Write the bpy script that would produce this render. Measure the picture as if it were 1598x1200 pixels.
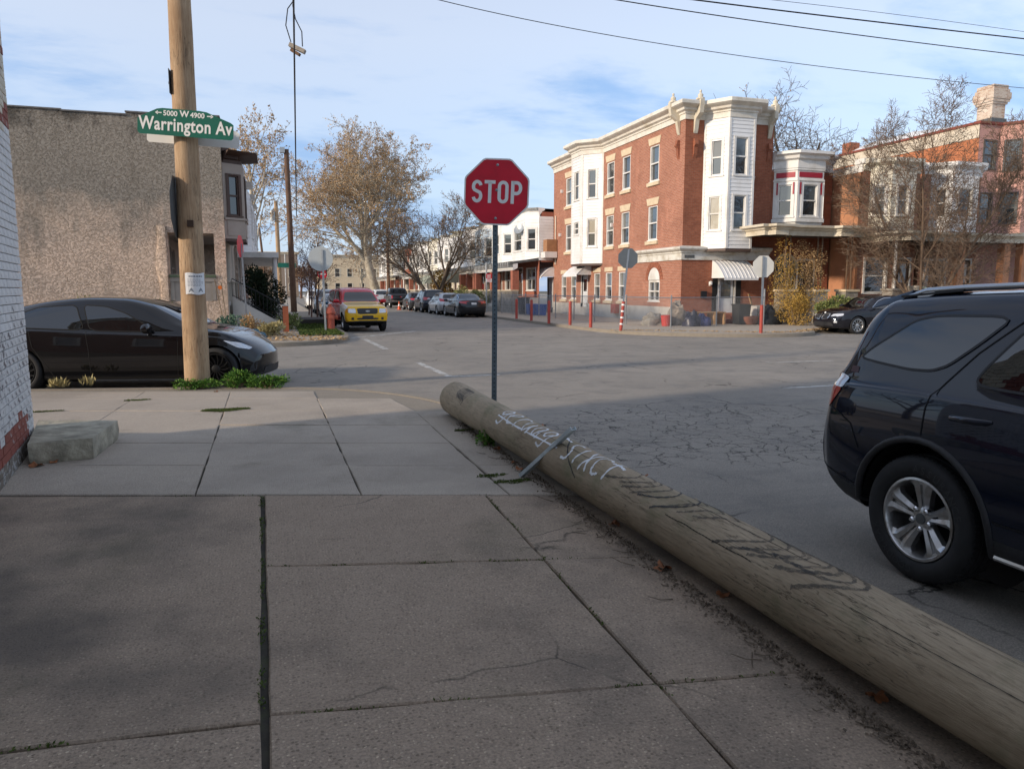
import bpy, bmesh, math, random
from mathutils import Vector, Matrix, noise
from mathutils.bvhtree import BVHTree
from mathutils.geometry import delaunay_2d_cdt

for o in list(bpy.data.objects): bpy.data.objects.remove(o)
scene = bpy.context.scene
C = scene.collection
R = math.radians
V = Vector

# ------------------------------------------------------------------ camera
CAM_H, FPX, HORIZON = 1.55, 1150.0, 452.0
PITCH = math.atan((600 - HORIZON) / FPX)
YAW = 0.30811
cd = bpy.data.cameras.new('camera'); cam = bpy.data.objects.new('camera', cd); C.objects.link(cam)
cd.sensor_width = 36; cd.lens = 36 * FPX / 1598; cd.clip_start = 0.05; cd.clip_end = 2000
cam.location = (0, 0, CAM_H); cam.rotation_euler = (math.pi / 2 - PITCH, 0, -YAW)
scene.camera = cam

# ------------------------------------------------------------------ sky, sun, exposure
SUN_EL = 18.0
SUN_DIR = V((0.972 * math.cos(R(SUN_EL)), 0.235 * math.cos(R(SUN_EL)), -math.sin(R(SUN_EL))))
w = bpy.data.worlds.new('World'); scene.world = w; w.use_nodes = True
nt = w.node_tree; nt.nodes.clear()
def wn(t, **k):
    n = nt.nodes.new(t)
    for a, b in k.items(): setattr(n, a, b)
    return n
out = wn('ShaderNodeOutputWorld'); bg = wn('ShaderNodeBackground'); bg.inputs[1].default_value = 0.15
sky = wn('ShaderNodeTexSky', sky_type='NISHITA', sun_disc=False, sun_elevation=R(SUN_EL),
         sun_rotation=math.atan2(-SUN_DIR.x, -SUN_DIR.y), air_density=1.0, dust_density=0.4, ozone_density=2.2)
tc = wn('ShaderNodeTexCoord'); sp = wn('ShaderNodeSeparateXYZ'); nt.links.new(tc.outputs['Generated'], sp.inputs[0])
zz = wn('ShaderNodeMath', operation='ADD'); zz.inputs[1].default_value = 0.16; nt.links.new(sp.outputs[2], zz.inputs[0])
zm = wn('ShaderNodeMath', operation='MAXIMUM'); zm.inputs[1].default_value = 0.05; nt.links.new(zz.outputs[0], zm.inputs[0])
dx = wn('ShaderNodeMath', operation='DIVIDE'); dy = wn('ShaderNodeMath', operation='DIVIDE')
for d, i in ((dx, 0), (dy, 1)):
    nt.links.new(sp.outputs[i], d.inputs[0]); nt.links.new(zm.outputs[0], d.inputs[1])
cb = wn('ShaderNodeCombineXYZ'); nt.links.new(dx.outputs[0], cb.inputs[0]); nt.links.new(dy.outputs[0], cb.inputs[1])
mpn = wn('ShaderNodeMapping'); mpn.inputs['Rotation'].default_value = (0, 0, R(25)); mpn.inputs['Scale'].default_value = (0.75, 1.3, 1)
mpn.inputs['Location'].default_value = (3.1, 1.7, 0)
nt.links.new(cb.outputs[0], mpn.inputs[0])
def wnoise(scale, detail, rough, dist):
    n = wn('ShaderNodeTexNoise'); n.inputs['Scale'].default_value = scale; n.inputs['Detail'].default_value = detail
    n.inputs['Roughness'].default_value = rough; n.inputs['Distortion'].default_value = dist
    nt.links.new(mpn.outputs[0], n.inputs['Vector']); return n
n1 = wnoise(1.15, 9, 0.56, 0.35); n2 = wnoise(4.5, 7, 0.6, 0.2)
mx = wn('ShaderNodeMath', operation='MULTIPLY_ADD'); mx.inputs[1].default_value = 0.32
nt.links.new(n2.outputs[0], mx.inputs[0]); nt.links.new(n1.outputs[0], mx.inputs[2])
rp = wn('ShaderNodeValToRGB'); rp.color_ramp.elements[0].position = 0.47; rp.color_ramp.elements[1].position = 0.70
rp.color_ramp.interpolation = 'EASE'
nt.links.new(mx.outputs[0], rp.inputs[0])
el = wn('ShaderNodeMapRange'); el.inputs[1].default_value = 0.0; el.inputs[2].default_value = 0.30
el.inputs[3].default_value = 0.25; el.inputs[4].default_value = 0.88
nt.links.new(sp.outputs[2], el.inputs[0])
fm = wn('ShaderNodeMath', operation='MULTIPLY'); nt.links.new(rp.outputs[0], fm.inputs[0]); nt.links.new(el.outputs[0], fm.inputs[1])
mix = wn('ShaderNodeMix', data_type='RGBA'); 
cadd = wn('ShaderNodeMix', data_type='RGBA', blend_type='ADD'); cadd.inputs['Factor'].default_value = 0.40   # thin cloud keeps part of the sky glow behind it
cadd.inputs['A'].default_value = (2.08, 2.10, 2.26, 1); nt.links.new(sky.outputs[0], cadd.inputs['B']); nt.links.new(cadd.outputs['Result'], mix.inputs['B'])
hz = wn('ShaderNodeMapRange'); hz.inputs[1].default_value = 0.0; hz.inputs[2].default_value = 0.60; hz.inputs[3].default_value = 0.90; hz.inputs[4].default_value = 0.35
nt.links.new(sp.outputs[2], hz.inputs[0])
deck = wn('ShaderNodeMix', data_type='RGBA'); deck.inputs['B'].default_value = (1.22, 1.85, 3.15, 1)   # blue-grey cloud deck low in the sky
nt.links.new(hz.outputs[0], deck.inputs['Factor']); nt.links.new(sky.outputs[0], deck.inputs['A'])
nt.links.new(fm.outputs[0], mix.inputs['Factor']); nt.links.new(deck.outputs['Result'], mix.inputs['A'])
nt.links.new(mix.outputs['Result'], bg.inputs[0]); nt.links.new(bg.outputs[0], out.inputs[0])

sd = bpy.data.lights.new('sun', 'SUN'); so = bpy.data.objects.new('sun', sd); C.objects.link(so)
sd.energy = 2.25; sd.angle = R(3.5); sd.color = (1.0, 0.84, 0.66)
so.rotation_euler = SUN_DIR.to_track_quat('-Z', 'Y').to_euler()
so.location = (-20, -10, 20)
scene.view_settings.view_transform = 'Standard'; scene.view_settings.look = 'None'
scene.view_settings.exposure = 0.80; scene.view_settings.gamma = 1.0
scene.render.engine = 'CYCLES'

# ------------------------------------------------------------------ survey helpers (image ray to world point)
def ray(u, v):
    a = (u - 799) / FPX; b = (600 - v) / FPX
    d = math.cos(PITCH) + b * math.sin(PITCH); z = -math.sin(PITCH) + b * math.cos(PITCH)
    return a * math.cos(YAW) + d * math.sin(YAW), -a * math.sin(YAW) + d * math.cos(YAW), z
def G(u, v, z=0.0):
    x, y, w_ = ray(u, v); t = (z - CAM_H) / w_; return V((x * t, y * t, z))
def atY(u, v, Y):
    x, y, w_ = ray(u, v); t = Y / y; return V((x * t, Y, CAM_H + w_ * t))
def atX(u, v, X):
    x, y, w_ = ray(u, v); t = X / x; return V((X, y * t, CAM_H + w_ * t))

# ------------------------------------------------------------------ mesh builder
class MB:
    def __init__(s): s.v = []; s.f = []; s.m = []
    def add(s, vs, fs, mi=0):
        n = len(s.v); s.v.extend([tuple(q) for q in vs]); s.f.extend([tuple(i + n for i in f) for f in fs]); s.m.extend([mi] * len(fs)); return s
    def poly(s, *p, mi=0): return s.add(p, [tuple(range(len(p)))], mi)
    def hexa(s, p, mi=0):   # 8 corners: 4 bottom, 4 top
        return s.add(p, [(3, 2, 1, 0), (4, 5, 6, 7), (0, 1, 5, 4), (1, 2, 6, 5), (2, 3, 7, 6), (3, 0, 4, 7)], mi)
    def box(s, x0, x1, y0, y1, z0, z1, mi=0):
        return s.hexa([(x0, y0, z0), (x1, y0, z0), (x1, y1, z0), (x0, y1, z0), (x0, y0, z1), (x1, y0, z1), (x1, y1, z1), (x0, y1, z1)], mi)
    def bar(s, a, b, w_, h, up=V((0, 0, 1)), mi=0):
        a = V(a); b = V(b); d = (b - a).normalized(); sd_ = d.cross(up)
        if sd_.length < 1e-4: sd_ = d.cross(V((1, 0, 0)))
        sd_.normalize(); u = sd_.cross(d).normalized(); sx = sd_ * w_ / 2; ux = u * h / 2
        return s.hexa([a - sx - ux, a + sx - ux, b + sx - ux, b - sx - ux, a - sx + ux, a + sx + ux, b + sx + ux, b - sx + ux], mi)
    def tube(s, pts, rad, n=8, cap=True, mi=0, closed=False):
        pts = [V(p) for p in pts]; N = len(pts)
        if not isinstance(rad, (list, tuple)): rad = [rad] * N
        n0 = len(s.v); ref = None
        for i, p in enumerate(pts):
            if closed: d = (pts[(i + 1) % N] - pts[i - 1])
            else: d = pts[min(i + 1, N - 1)] - pts[max(i - 1, 0)]
            d = d.normalized() if d.length > 1e-9 else V((0, 0, 1))
            if ref is None: ref = V((0, 0, 1)) if abs(d.z) < .9 else V((1, 0, 0))
            a = d.cross(ref).normalized(); b = d.cross(a).normalized(); ref = a.cross(d)
            for k in range(n):
                t = 2 * math.pi * k / n; s.v.append(tuple(p + (a * math.cos(t) + b * math.sin(t)) * rad[i]))
        rng = range(N if closed else N - 1)
        for i in rng:
            j = (i + 1) % N
            for k in range(n):
                k2 = (k + 1) % n; s.f.append((n0 + i * n + k, n0 + i * n + k2, n0 + j * n + k2, n0 + j * n + k)); s.m.append(mi)
        if cap and not closed:
            s.f.append(tuple(n0 + k for k in range(n))[::-1]); s.m.append(mi)
            s.f.append(tuple(n0 + (N - 1) * n + k for k in range(n))); s.m.append(mi)
        return s
    def lathe(s, prof, n=24, o=(0, 0, 0), ax=V((0, 0, 1)), mi=0, cap=True):
        o = V(o); ax = V(ax).normalized(); a = ax.cross(V((1, 0, 0)) if abs(ax.x) < .9 else V((0, 1, 0))).normalized(); b = ax.cross(a)
        n0 = len(s.v)
        for r_, h in prof:
            for k in range(n):
                t = 2 * math.pi * k / n; s.v.append(tuple(o + ax * h + (a * math.cos(t) + b * math.sin(t)) * r_))
        for i in range(len(prof) - 1):
            for k in range(n):
                k2 = (k + 1) % n; s.f.append((n0 + i * n + k, n0 + i * n + k2, n0 + (i + 1) * n + k2, n0 + (i + 1) * n + k)); s.m.append(mi)
        if cap:
            if prof[0][0] > 1e-4: s.f.append(tuple(n0 + k for k in range(n))[::-1]); s.m.append(mi)
            if prof[-1][0] > 1e-4: s.f.append(tuple(n0 + (len(prof) - 1) * n + k for k in range(n))); s.m.append(mi)
        return s
    def prism(s, pts, vec, mi=0):
        pts = [V(p) for p in pts]; vec = V(vec); n = len(pts)
        vs = pts + [p + vec for p in pts]
        fs = [tuple(range(n))[::-1], tuple(range(n, 2 * n))] + [(i, (i + 1) % n, n + (i + 1) % n, n + i) for i in range(n)]
        return s.add(vs, fs, mi)
    def sweep(s, path, prof, closed=False, mi=0, cap=True):
        # path: XY points; outward = right of travel; prof: (out, z)
        P = [V((p[0], p[1])) for p in path]; N = len(P); n0 = len(s.v); K = len(prof)
        for i in range(N):
            if closed: a, b = P[i - 1], P[(i + 1) % N]
            else: a, b = P[max(i - 1, 0)], P[min(i + 1, N - 1)]
            d0 = (P[i] - a); d1 = (b - P[i])
            if d0.length < 1e-9: d0 = d1
            if d1.length < 1e-9: d1 = d0
            d0.normalize(); d1.normalize()
            nn = V((d0.y, -d0.x)); n2_ = V((d1.y, -d1.x)); m = (nn + n2_)
            m = m.normalized() if m.length > 1e-6 else nn
            k = 1 / max(.35, m.dot(nn)); m = m * k
            for o_, z in prof: s.v.append((P[i].x + m.x * o_, P[i].y + m.y * o_, z))
        for i in range(N if closed else N - 1):
            j = (i + 1) % N
            for k in range(K - 1):
                s.f.append((n0 + i * K + k, n0 + j * K + k, n0 + j * K + k + 1, n0 + i * K + k + 1)); s.m.append(mi)
        if cap and not closed:
            s.f.append(tuple(n0 + k for k in range(K))); s.m.append(mi)
            s.f.append(tuple(n0 + (N - 1) * K + k for k in range(K))[::-1]); s.m.append(mi)
        return s
    def build(s, name, mats, parent=None, smooth=None, local=False, merge=False):
        me = bpy.data.meshes.new(name); me.from_pydata(s.v, [], s.f)
        if not isinstance(mats, (list, tuple)): mats = [mats]
        for m in mats: me.materials.append(m)
        if len(mats) > 1: me.polygons.foreach_set('material_index', s.m)
        if merge:
            bm = bmesh.new(); bm.from_mesh(me); bmesh.ops.remove_doubles(bm, verts=bm.verts, dist=merge if merge is not True else 1e-4)
            bmesh.ops.recalc_face_normals(bm, faces=bm.faces); bm.to_mesh(me); bm.free()
        if smooth is not None:
            me.polygons.foreach_set('use_smooth', [True] * len(me.polygons))
            if smooth < 179: me.set_sharp_from_angle(angle=R(smooth))
        me.update()
        return link(name, me, parent, local)

def wmat(o):
    m = o.matrix_basis
    return (wmat(o.parent) @ o.matrix_parent_inverse @ m) if o.parent else m
def link(name, me, parent=None, local=False):
    o = bpy.data.objects.new(name, me); C.objects.link(o)
    if parent:
        o.parent = parent
        if not local: o.matrix_parent_inverse = wmat(parent).inverted()
    return o
def tag(o, label=None, cat=None, group=None, kind=None):
    if label: o['label'] = label
    if cat: o['category'] = cat
    if group: o['group'] = group
    if kind: o['kind'] = kind
    return o
def thing(name, label, cat, loc=(0, 0, 0), rz=0.0, group=None):
    o = bpy.data.objects.new(name, None); C.objects.link(o); o.location = loc; o.rotation_euler = (0, 0, rz)
    o.empty_display_size = 0.2
    return tag(o, label, cat, group)
def copy_tree(o, parent=None):
    c = o.copy(); C.objects.link(c); c.parent = parent
    for ch in o.children: copy_tree(ch, c)
    return c
def textmesh(mb, txt, size, fn, mi=0, align='CENTER', space=1.0, bold=0.0):
    """fill text glyphs, fn maps (x, y) to a 3D point"""
    cu = bpy.data.curves.new('t', 'FONT'); cu.body = txt; cu.size = size; cu.align_x = align; cu.space_character = space; cu.resolution_u = 3; cu.offset = bold
    o = bpy.data.objects.new('t', cu); C.objects.link(o)
    dg = bpy.context.evaluated_depsgraph_get(); me = o.evaluated_get(dg).to_mesh()
    mb.add([fn(q.co.x, q.co.y) for q in me.vertices], [tuple(p_.vertices) for p_ in me.polygons], mi)
    bpy.data.objects.remove(o); bpy.data.curves.remove(cu)

# ------------------------------------------------------------------ materials
_m = {}
class NT:
    def __init__(s, name):
        s.m = bpy.data.materials.new(name); s.m.use_nodes = True; s.t = s.m.node_tree; s.b = s.t.nodes['Principled BSDF']
        s.co = s.t.nodes.new('ShaderNodeTexCoord').outputs['Object']
    def n(s, t, ins=None, **k):
        x = s.t.nodes.new(t)
        for a, b in k.items(): setattr(x, a, b)
        for a, b in (ins or {}).items(): s.set(x.inputs[a], b)
        return x
    def set(s, sock, val):
        if isinstance(val, bpy.types.NodeSocket): s.t.links.new(val, sock)
        elif isinstance(val, (tuple, list)) and len(val) == 3 and sock.type == 'RGBA': sock.default_value = (*val, 1)
        else: sock.default_value = val
    def map(s, scale=(1, 1, 1), loc=(0, 0, 0), rot=(0, 0, 0), vec=None):
        return s.n('ShaderNodeMapping', {'Vector': vec or s.co, 'Scale': scale, 'Location': loc, 'Rotation': rot}).outputs[0]
    def noise(s, scale, detail=4, rough=.55, vec=None, dist=0):
        return s.n('ShaderNodeTexNoise', {'Vector': vec or s.co, 'Scale': scale, 'Detail': detail, 'Roughness': rough, 'Distortion': dist}).outputs[0]
    def vor(s, scale, vec=None, feature='F1', rnd=1.0):
        return s.n('ShaderNodeTexVoronoi', {'Vector': vec or s.co, 'Scale': scale, 'Randomness': rnd}, feature=feature)
    def ramp(s, fac, a, b, ca=(0, 0, 0), cb=(1, 1, 1), interp='LINEAR'):
        x = s.n('ShaderNodeValToRGB', {'Fac': fac}); e = x.color_ramp.elements; x.color_ramp.interpolation = interp
        e[0].position = a; e[1].position = b; e[0].color = (*ca, 1); e[1].color = (*cb, 1); return x.outputs[0]
    def mix(s, f, a, b, blend='MIX'):
        x = s.n('ShaderNodeMix', data_type='RGBA', blend_type=blend); s.set(x.inputs['Factor'], f); s.set(x.inputs['A'], a); s.set(x.inputs['B'], b); return x.outputs['Result']
    def math(s, op, a, b=0.0, clamp=False):
        x = s.n('ShaderNodeMath', operation=op, use_clamp=clamp); s.set(x.inputs[0], a); s.set(x.inputs[1], b); return x.outputs[0]
    def bump(s, h, strength=.5, dist=.01, normal=None):
        x = s.n('ShaderNodeBump', {'Height': h, 'Strength': strength, 'Distance': dist})
        if normal: s.set(x.inputs['Normal'], normal)
        return x.outputs[0]
    def xyz(s, vec=None): return s.n('ShaderNodeSeparateXYZ', {'Vector': vec or s.co}).outputs
    def fin(s, col=None, rough=None, normal=None, **k):
        for a, b in (('Base Color', col), ('Roughness', rough), ('Normal', normal)):
            if b is not None: s.set(s.b.inputs[a], b)
        for a, b in k.items(): s.set(s.b.inputs[a.replace('_', ' ')], b)
        return s.m
def M(name, col, rough=.65, metal=0.0, var=.15, vs=3.0, bump=0.0, bs=60.0, coat=0.0, spec=.5, dirt=None, ds=1.2, bd=.004):
    if name in _m: return _m[name]
    t = NT(name); c2 = tuple(x * (1 - var) for x in col); c3 = tuple(min(1, x * (1 + var * .7)) for x in col)
    n_ = t.noise(vs, 6, .6); c_ = t.mix(t.ramp(n_, .3, .7), c2, c3)
    if dirt: c_ = t.mix(t.ramp(t.noise(ds, 7, .65), .48, .72), c_, dirt)
    nm = t.bump(t.noise(bs, 4, .6), bump, bd) if bump else None
    rr = t.math('MULTIPLY_ADD', n_, 0.0); 
    rn = t.n('ShaderNodeMapRange', {'Value': t.noise(vs * 2.3, 4), 'To Min': max(.02, rough * .85), 'To Max': min(1, rough * 1.15)}).outputs[0]
    t.fin(c_, rn, nm, Metallic=metal, Coat_Weight=coat, Specular_IOR_Level=spec)
    if coat: t.b.inputs['Coat Roughness'].default_value = .03
    _m[name] = t.m; return t.m
# ------------------------------------------------------------------ special materials
def m_asphalt():
    t = NT('asphalt'); x, y, z = t.xyz()
    fine = t.vor(260); agg = t.ramp(fine.outputs['Distance'], .1, .6)
    g = t.noise(120, 5, .7); big = t.noise(.35, 6, .62); mid = t.noise(1.7, 6, .6, dist=.4)
    base = t.mix(t.ramp(big, .35, .66), (.295, .262, .218), (.395, .35, .292))
    base = t.mix(t.math('MULTIPLY', t.ramp(mid, .5, .66), .55), base, (.185, .170, .153))
    base = t.mix(t.math('MULTIPLY', agg, .55), base, t.mix(.55, base, (.34, .31, .27)))
    base = t.mix(t.ramp(g, .42, .62), t.mix(.45, base, (.03, .03, .03)), base)
    # long worn tyre and seal streaks running along the cross street
    st = t.noise(.9, 5, .6, t.map((.10, 1.6, 1), rot=(0, 0, R(7))))
    base = t.mix(t.math('MULTIPLY', t.ramp(st, .58, .70), .38), base, (.16, .15, .138))
    # alligator cracks in a patch by the kerb, sparse cracks elsewhere
    wv = t.mix(.22, t.co, t.n('ShaderNodeTexNoise', {'Vector': t.co, 'Scale': 2.6, 'Detail': 7, 'Roughness': .65}).outputs['Color'])
    ck = t.vor(5.2, wv, 'DISTANCE_TO_EDGE').outputs['Distance']
    ck2 = t.vor(1.1, wv, 'DISTANCE_TO_EDGE').outputs['Distance']
    dxx = t.math('DIVIDE', t.math('SUBTRACT', x, 4.8), 3.3); dyy = t.math('DIVIDE', t.math('SUBTRACT', y, 7.6), 2.6)
    rr = t.math('ADD', t.math('MULTIPLY', dxx, dxx), t.math('MULTIPLY', dyy, dyy))
    patch = t.ramp(t.math('ADD', rr, t.math('MULTIPLY', mid, .9)), .9, 1.7, (1, 1, 1), (0, 0, 0))
    a = t.math('MULTIPLY', t.ramp(ck, .006, .026, (1, 1, 1), (0, 0, 0)), t.math('MULTIPLY', patch, t.ramp(t.noise(1.1, 4), .36, .48)))
    b = t.math('MULTIPLY', t.ramp(ck2, .003, .011, (1, 1, 1), (0, 0, 0)), t.ramp(t.noise(.5, 3), .50, .60))
    crack = t.math('MAXIMUM', a, b)
    base = t.mix(t.math('MULTIPLY', crack, .88), base, (.018, .016, .014))
    h = t.math('SUBTRACT', t.math('MULTIPLY', t.math('ADD', agg, g), .5), t.math('MULTIPLY', crack, 1.5))
    return t.fin(base, .88, t.bump(h, .75, .006), Specular_IOR_Level=.35)
def m_concrete(name, c1, c2, pebble, dark, joints=None, pamt=.7, stain=.0):
    t = NT(name)
    info = t.n('ShaderNodeObjectInfo').outputs['Random']
    big = t.noise(.8, 6, .65); mid = t.noise(4, 7, .68); fine = t.noise(85, 5, .7); sp_ = t.noise(22, 5, .75)
    c_ = t.mix(t.ramp(big, .32, .68), c1, c2)
    c_ = t.mix(t.math('MULTIPLY', t.ramp(mid, .45, .72), .55), c_, dark)
    c_ = t.mix(t.math('MULTIPLY', t.ramp(sp_, .5, .66), .35), c_, dark)
    pv = t.vor(60); pv.voronoi_dimensions = '2D'; pm = t.ramp(pv.outputs['Distance'], .26, .38, (1, 1, 1), (0, 0, 0))
    pick = t.ramp(t.xyz(pv.outputs['Color'])[0], .42, .6)
    pm = t.math('MULTIPLY', pm, pick)
    pc = t.mix(t.ramp(t.xyz(pv.outputs['Color'])[1], .2, .9), tuple(x * .16 for x in pebble), tuple(min(1, x * 1.1) for x in pebble))
    c_ = t.mix(t.math('MULTIPLY', pm, pamt), c_, pc)
    c_ = t.mix(t.ramp(fine, .40, .60), t.mix(.55, c_, (.03, .028, .025)), c_)
    c_ = t.mix(t.math('MULTIPLY_ADD', info, .22), c_, dark)
    if stain:
        c_ = t.mix(t.math('MULTIPLY', t.ramp(t.noise(.55, 5, .6, t.map(loc=(4, 2, 0))), .47, .64), stain), c_, (.085, .073, .062))
        c_ = t.mix(t.math('MULTIPLY', t.ramp(t.noise(.7, 6, .7, t.map(loc=(9, 5, 0))), .56, .72), .35), c_, (.07, .07, .035))
    if stain > .5:   # a few hairline cracks
        wv = t.mix(.18, t.co, t.n('ShaderNodeTexNoise', {'Vector': t.co, 'Scale': 3.0, 'Detail': 6}).outputs['Color'])
        hc_ = t.math('MULTIPLY', t.ramp(t.vor(.75, wv, 'DISTANCE_TO_EDGE').outputs['Distance'], .0012, .005, (1, 1, 1), (0, 0, 0)), t.ramp(t.noise(.9, 3, vec=t.map(loc=(1, 7, 0))), .52, .60))
        c_ = t.mix(t.math('MULTIPLY', hc_, .8), c_, (.03, .027, .022))
    h = t.math('ADD', t.math('MULTIPLY', pm, .7), t.math('ADD', fine, t.math('MULTIPLY', sp_, .6)))
    if joints:
        bt = t.n('ShaderNodeTexBrick', {'Vector': t.map(rot=(0, 0, joints)), 'Color1': (1, 1, 1), 'Color2': (1, 1, 1), 'Mortar': (0, 0, 0), 'Scale': 1.0,
             'Mortar Size': .012, 'Brick Width': 1.5, 'Row Height': 1.5}, offset=0.0).outputs[0]
        c_ = t.mix(bt, (.05, .045, .035), c_)
    return t.fin(c_, .9, t.bump(h, .7, .005), Specular_IOR_Level=.3)
def m_brick(name, c1, c2, mortar, grime=(.12, .06, .04), soot=.5, bw=.215, rh=.075):
    t = NT(name); x, y, z = t.xyz()
    u = t.math('ADD', x, y); vec = t.n('ShaderNodeCombineXYZ', {'X': u, 'Y': z}).outputs[0]
    b = t.n('ShaderNodeTexBrick', {'Vector': vec, 'Color1': c1, 'Color2': c2, 'Mortar': mortar, 'Scale': 1, 'Mortar Size': .007,
            'Mortar Smooth': .3, 'Bias': -.1, 'Brick Width': bw, 'Row Height': rh}, offset=.5)
    c_ = t.mix(t.math('MULTIPLY', t.ramp(t.noise(.8, 7, .65), .45, .75), soot), b.outputs[0], grime)
    c_ = t.mix(t.math('MULTIPLY', t.ramp(t.noise(9, 5, .7), .5, .7), .35), c_, grime)
    c_ = t.mix(t.math('MULTIPLY', t.ramp(t.noise(1.3, 6, .7, t.map((1, 1, .35))), .56, .74), .35), c_, tuple(min(1, q * 1.5 + .05) for q in c2))
    h = t.math('ADD', t.math('SUBTRACT', 1.0, b.outputs[1]), t.math('MULTIPLY', t.noise(60, 3), .3))
    return t.fin(c_, .88, t.bump(h, .5, .012), Specular_IOR_Level=.25)
def m_stucco():
    t = NT('stucco'); x, y, z = t.xyz()
    big = t.noise(.55, 7, .62); str_ = t.noise(1.4, 6, .66, t.map((1, 1, .22)))
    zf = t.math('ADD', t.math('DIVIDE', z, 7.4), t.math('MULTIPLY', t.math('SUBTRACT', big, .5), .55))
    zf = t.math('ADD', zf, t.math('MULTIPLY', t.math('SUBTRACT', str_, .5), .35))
    c_ = t.mix(t.ramp(zf, .40, .66), (.86, .64, .475), (.34, .30, .25))  # lower wall lightened in colour to stand for grazing sun; upper part grimy
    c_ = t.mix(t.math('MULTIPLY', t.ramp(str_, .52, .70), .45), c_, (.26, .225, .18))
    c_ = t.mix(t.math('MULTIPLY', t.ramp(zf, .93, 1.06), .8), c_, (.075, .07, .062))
    rel = t.noise(13, 7, .70, t.map((1, 1, 1.2)), .9); rel2 = t.noise(30, 4, .6)
    ridge = t.math('ABSOLUTE', t.math('SUBTRACT', rel, .5))
    c_ = t.mix(t.math('MULTIPLY', t.ramp(ridge, .0, .03, (1, 1, 1), (0, 0, 0)), .40), c_, (.22, .17, .125))
    h = t.math('ADD', t.math('MULTIPLY', rel, 3.0), t.math('ADD', t.math('MULTIPLY', ridge, 4.0), t.math('MULTIPLY', rel2, .4)))
    return t.fin(c_, .92, t.bump(h, 1.0, .032), Specular_IOR_Level=.2)
def m_wood(name, c1, c2, c3, scale, checks=.6, green=None):
    t = NT(name); mp = t.map(scale)
    g = t.noise(4, 8, .68, mp, .6); g2 = t.noise(11, 6, .7, mp); lg = t.noise(1.3, 5, .6)
    c_ = t.mix(t.ramp(g, .32, .66), c1, c2); c_ = t.mix(t.math('MULTIPLY', t.ramp(g2, .5, .68), .6), c_, c3)
    c_ = t.mix(t.math('MULTIPLY', t.ramp(lg, .42, .7), .5), c_, c3)
    if green: c_ = t.mix(t.math('MULTIPLY', t.ramp(t.noise(2.2, 6, .7), .5, .66), .55), c_, green)
    mp2 = t.map(tuple(q * .55 for q in scale)); ck = t.noise(6, 4, .5, mp2, .3)
    line = t.ramp(t.math('ABSOLUTE', t.math('SUBTRACT', ck, .5)), .002, .014, (1, 1, 1), (0, 0, 0))
    line = t.math('MULTIPLY', line, t.ramp(t.noise(1.7, 3, vec=t.map(loc=(3, 1, 7))), .46, .56))
    c_ = t.mix(t.math('MULTIPLY', line, checks), c_, (.02, .016, .012))
    h = t.math('SUBTRACT', t.math('ADD', g, t.math('MULTIPLY', g2, .5)), t.math('MULTIPLY', line, 2.0))
    return t.fin(c_, .85, t.bump(h, .6, .008), Specular_IOR_Level=.25)
def m_paint(name, col, wear, scale=6, cut=.5, under=None, rough=.6):
    """worn paint: lets the surface below show through where it has flaked"""
    t = NT(name); n_ = t.math('ADD', t.noise(scale, 8, .75), t.math('MULTIPLY', t.noise(scale * 9, 4, .6), .3))
    a = t.ramp(n_, cut, cut + .12)
    t.fin(t.mix(t.noise(3, 4), col, tuple(x * .75 for x in col)), rough, Alpha=t.math('MULTIPLY', a, wear)); return t.m
def m_carpaint(name, col, flake=.0, coat=1.0, rough=.35):
    t = NT(name); d = t.noise(2.0, 5, .6)
    t.fin(col, t.n('ShaderNodeMapRange', {'Value': d, 'To Min': rough * .85, 'To Max': rough * 1.2}).outputs[0], Metallic=flake, Coat_Weight=coat, Specular_IOR_Level=.03)
    t.b.inputs['Coat Roughness'].default_value = .025; return t.m
def m_leaf(name, c1, c2, sss=.25):
    t = NT(name); r_ = t.n('ShaderNodeNewGeometry').outputs['Random Per Island']
    return t.fin(t.mix(r_, c1, c2), .7, Specular_IOR_Level=.2, Transmission_Weight=0.0)
MA = m_asphalt()
MC_near = m_concrete('concrete_aggregate', (.53, .405, .295), (.63, .495, .37), (.90, .72, .52), (.27, .205, .15), pamt=1.0, stain=.75)
MC_mid = m_concrete('concrete_slab', (.52, .43, .33), (.62, .52, .405), (.68, .60, .50), (.37, .32, .265), pamt=.3, stain=.25)
MC_far = m_concrete('concrete_walk', (.53, .455, .36), (.63, .545, .435), (.6, .54, .47), (.36, .31, .25), joints=R(0), pamt=.15)
M_kerb = m_concrete('kerb_stone', (.42, .36, .28), (.50, .43, .34), (.5, .46, .4), (.22, .19, .15), pamt=.3)
M_dirt = M('joint_dirt', (.045, .038, .028), .95, var=.4, vs=12, bump=.6, bs=40, dirt=(.05, .06, .022), ds=5)
M_ground = M('earth', (.12, .10, .065), .95, var=.35, vs=.8, bump=.5, bs=8, dirt=(.09, .10, .04), ds=.6)
MB_red = m_brick('brick_side', (.33, .125, .075), (.43, .18, .11), (.42, .34, .28), (.19, .08, .052), .45)
MB_dark = m_brick('brick_front', (.30, .095, .05), (.38, .13, .07), (.27, .16, .115), (.13, .05, .032), .5)
MB_old = m_brick('brick_old', (.28, .10, .06), (.36, .15, .09), (.40, .35, .30), (.12, .06, .04), .5)
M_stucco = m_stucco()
M_pole = m_wood('pole_wood', (.36, .235, .135), (.50, .365, .235), (.22, .125, .065), (7, 7, .55), .5)
M_poledark = m_wood('pole_wood_dark', (.13, .075, .048), (.19, .115, .075), (.07, .04, .028), (6, 6, .5), .4)
M_log = m_wood('log_wood', (.31, .243, .163), (.41, .33, .23), (.165, .126, .084), (11, .9, 11), .6, (.15, .155, .085))
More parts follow.
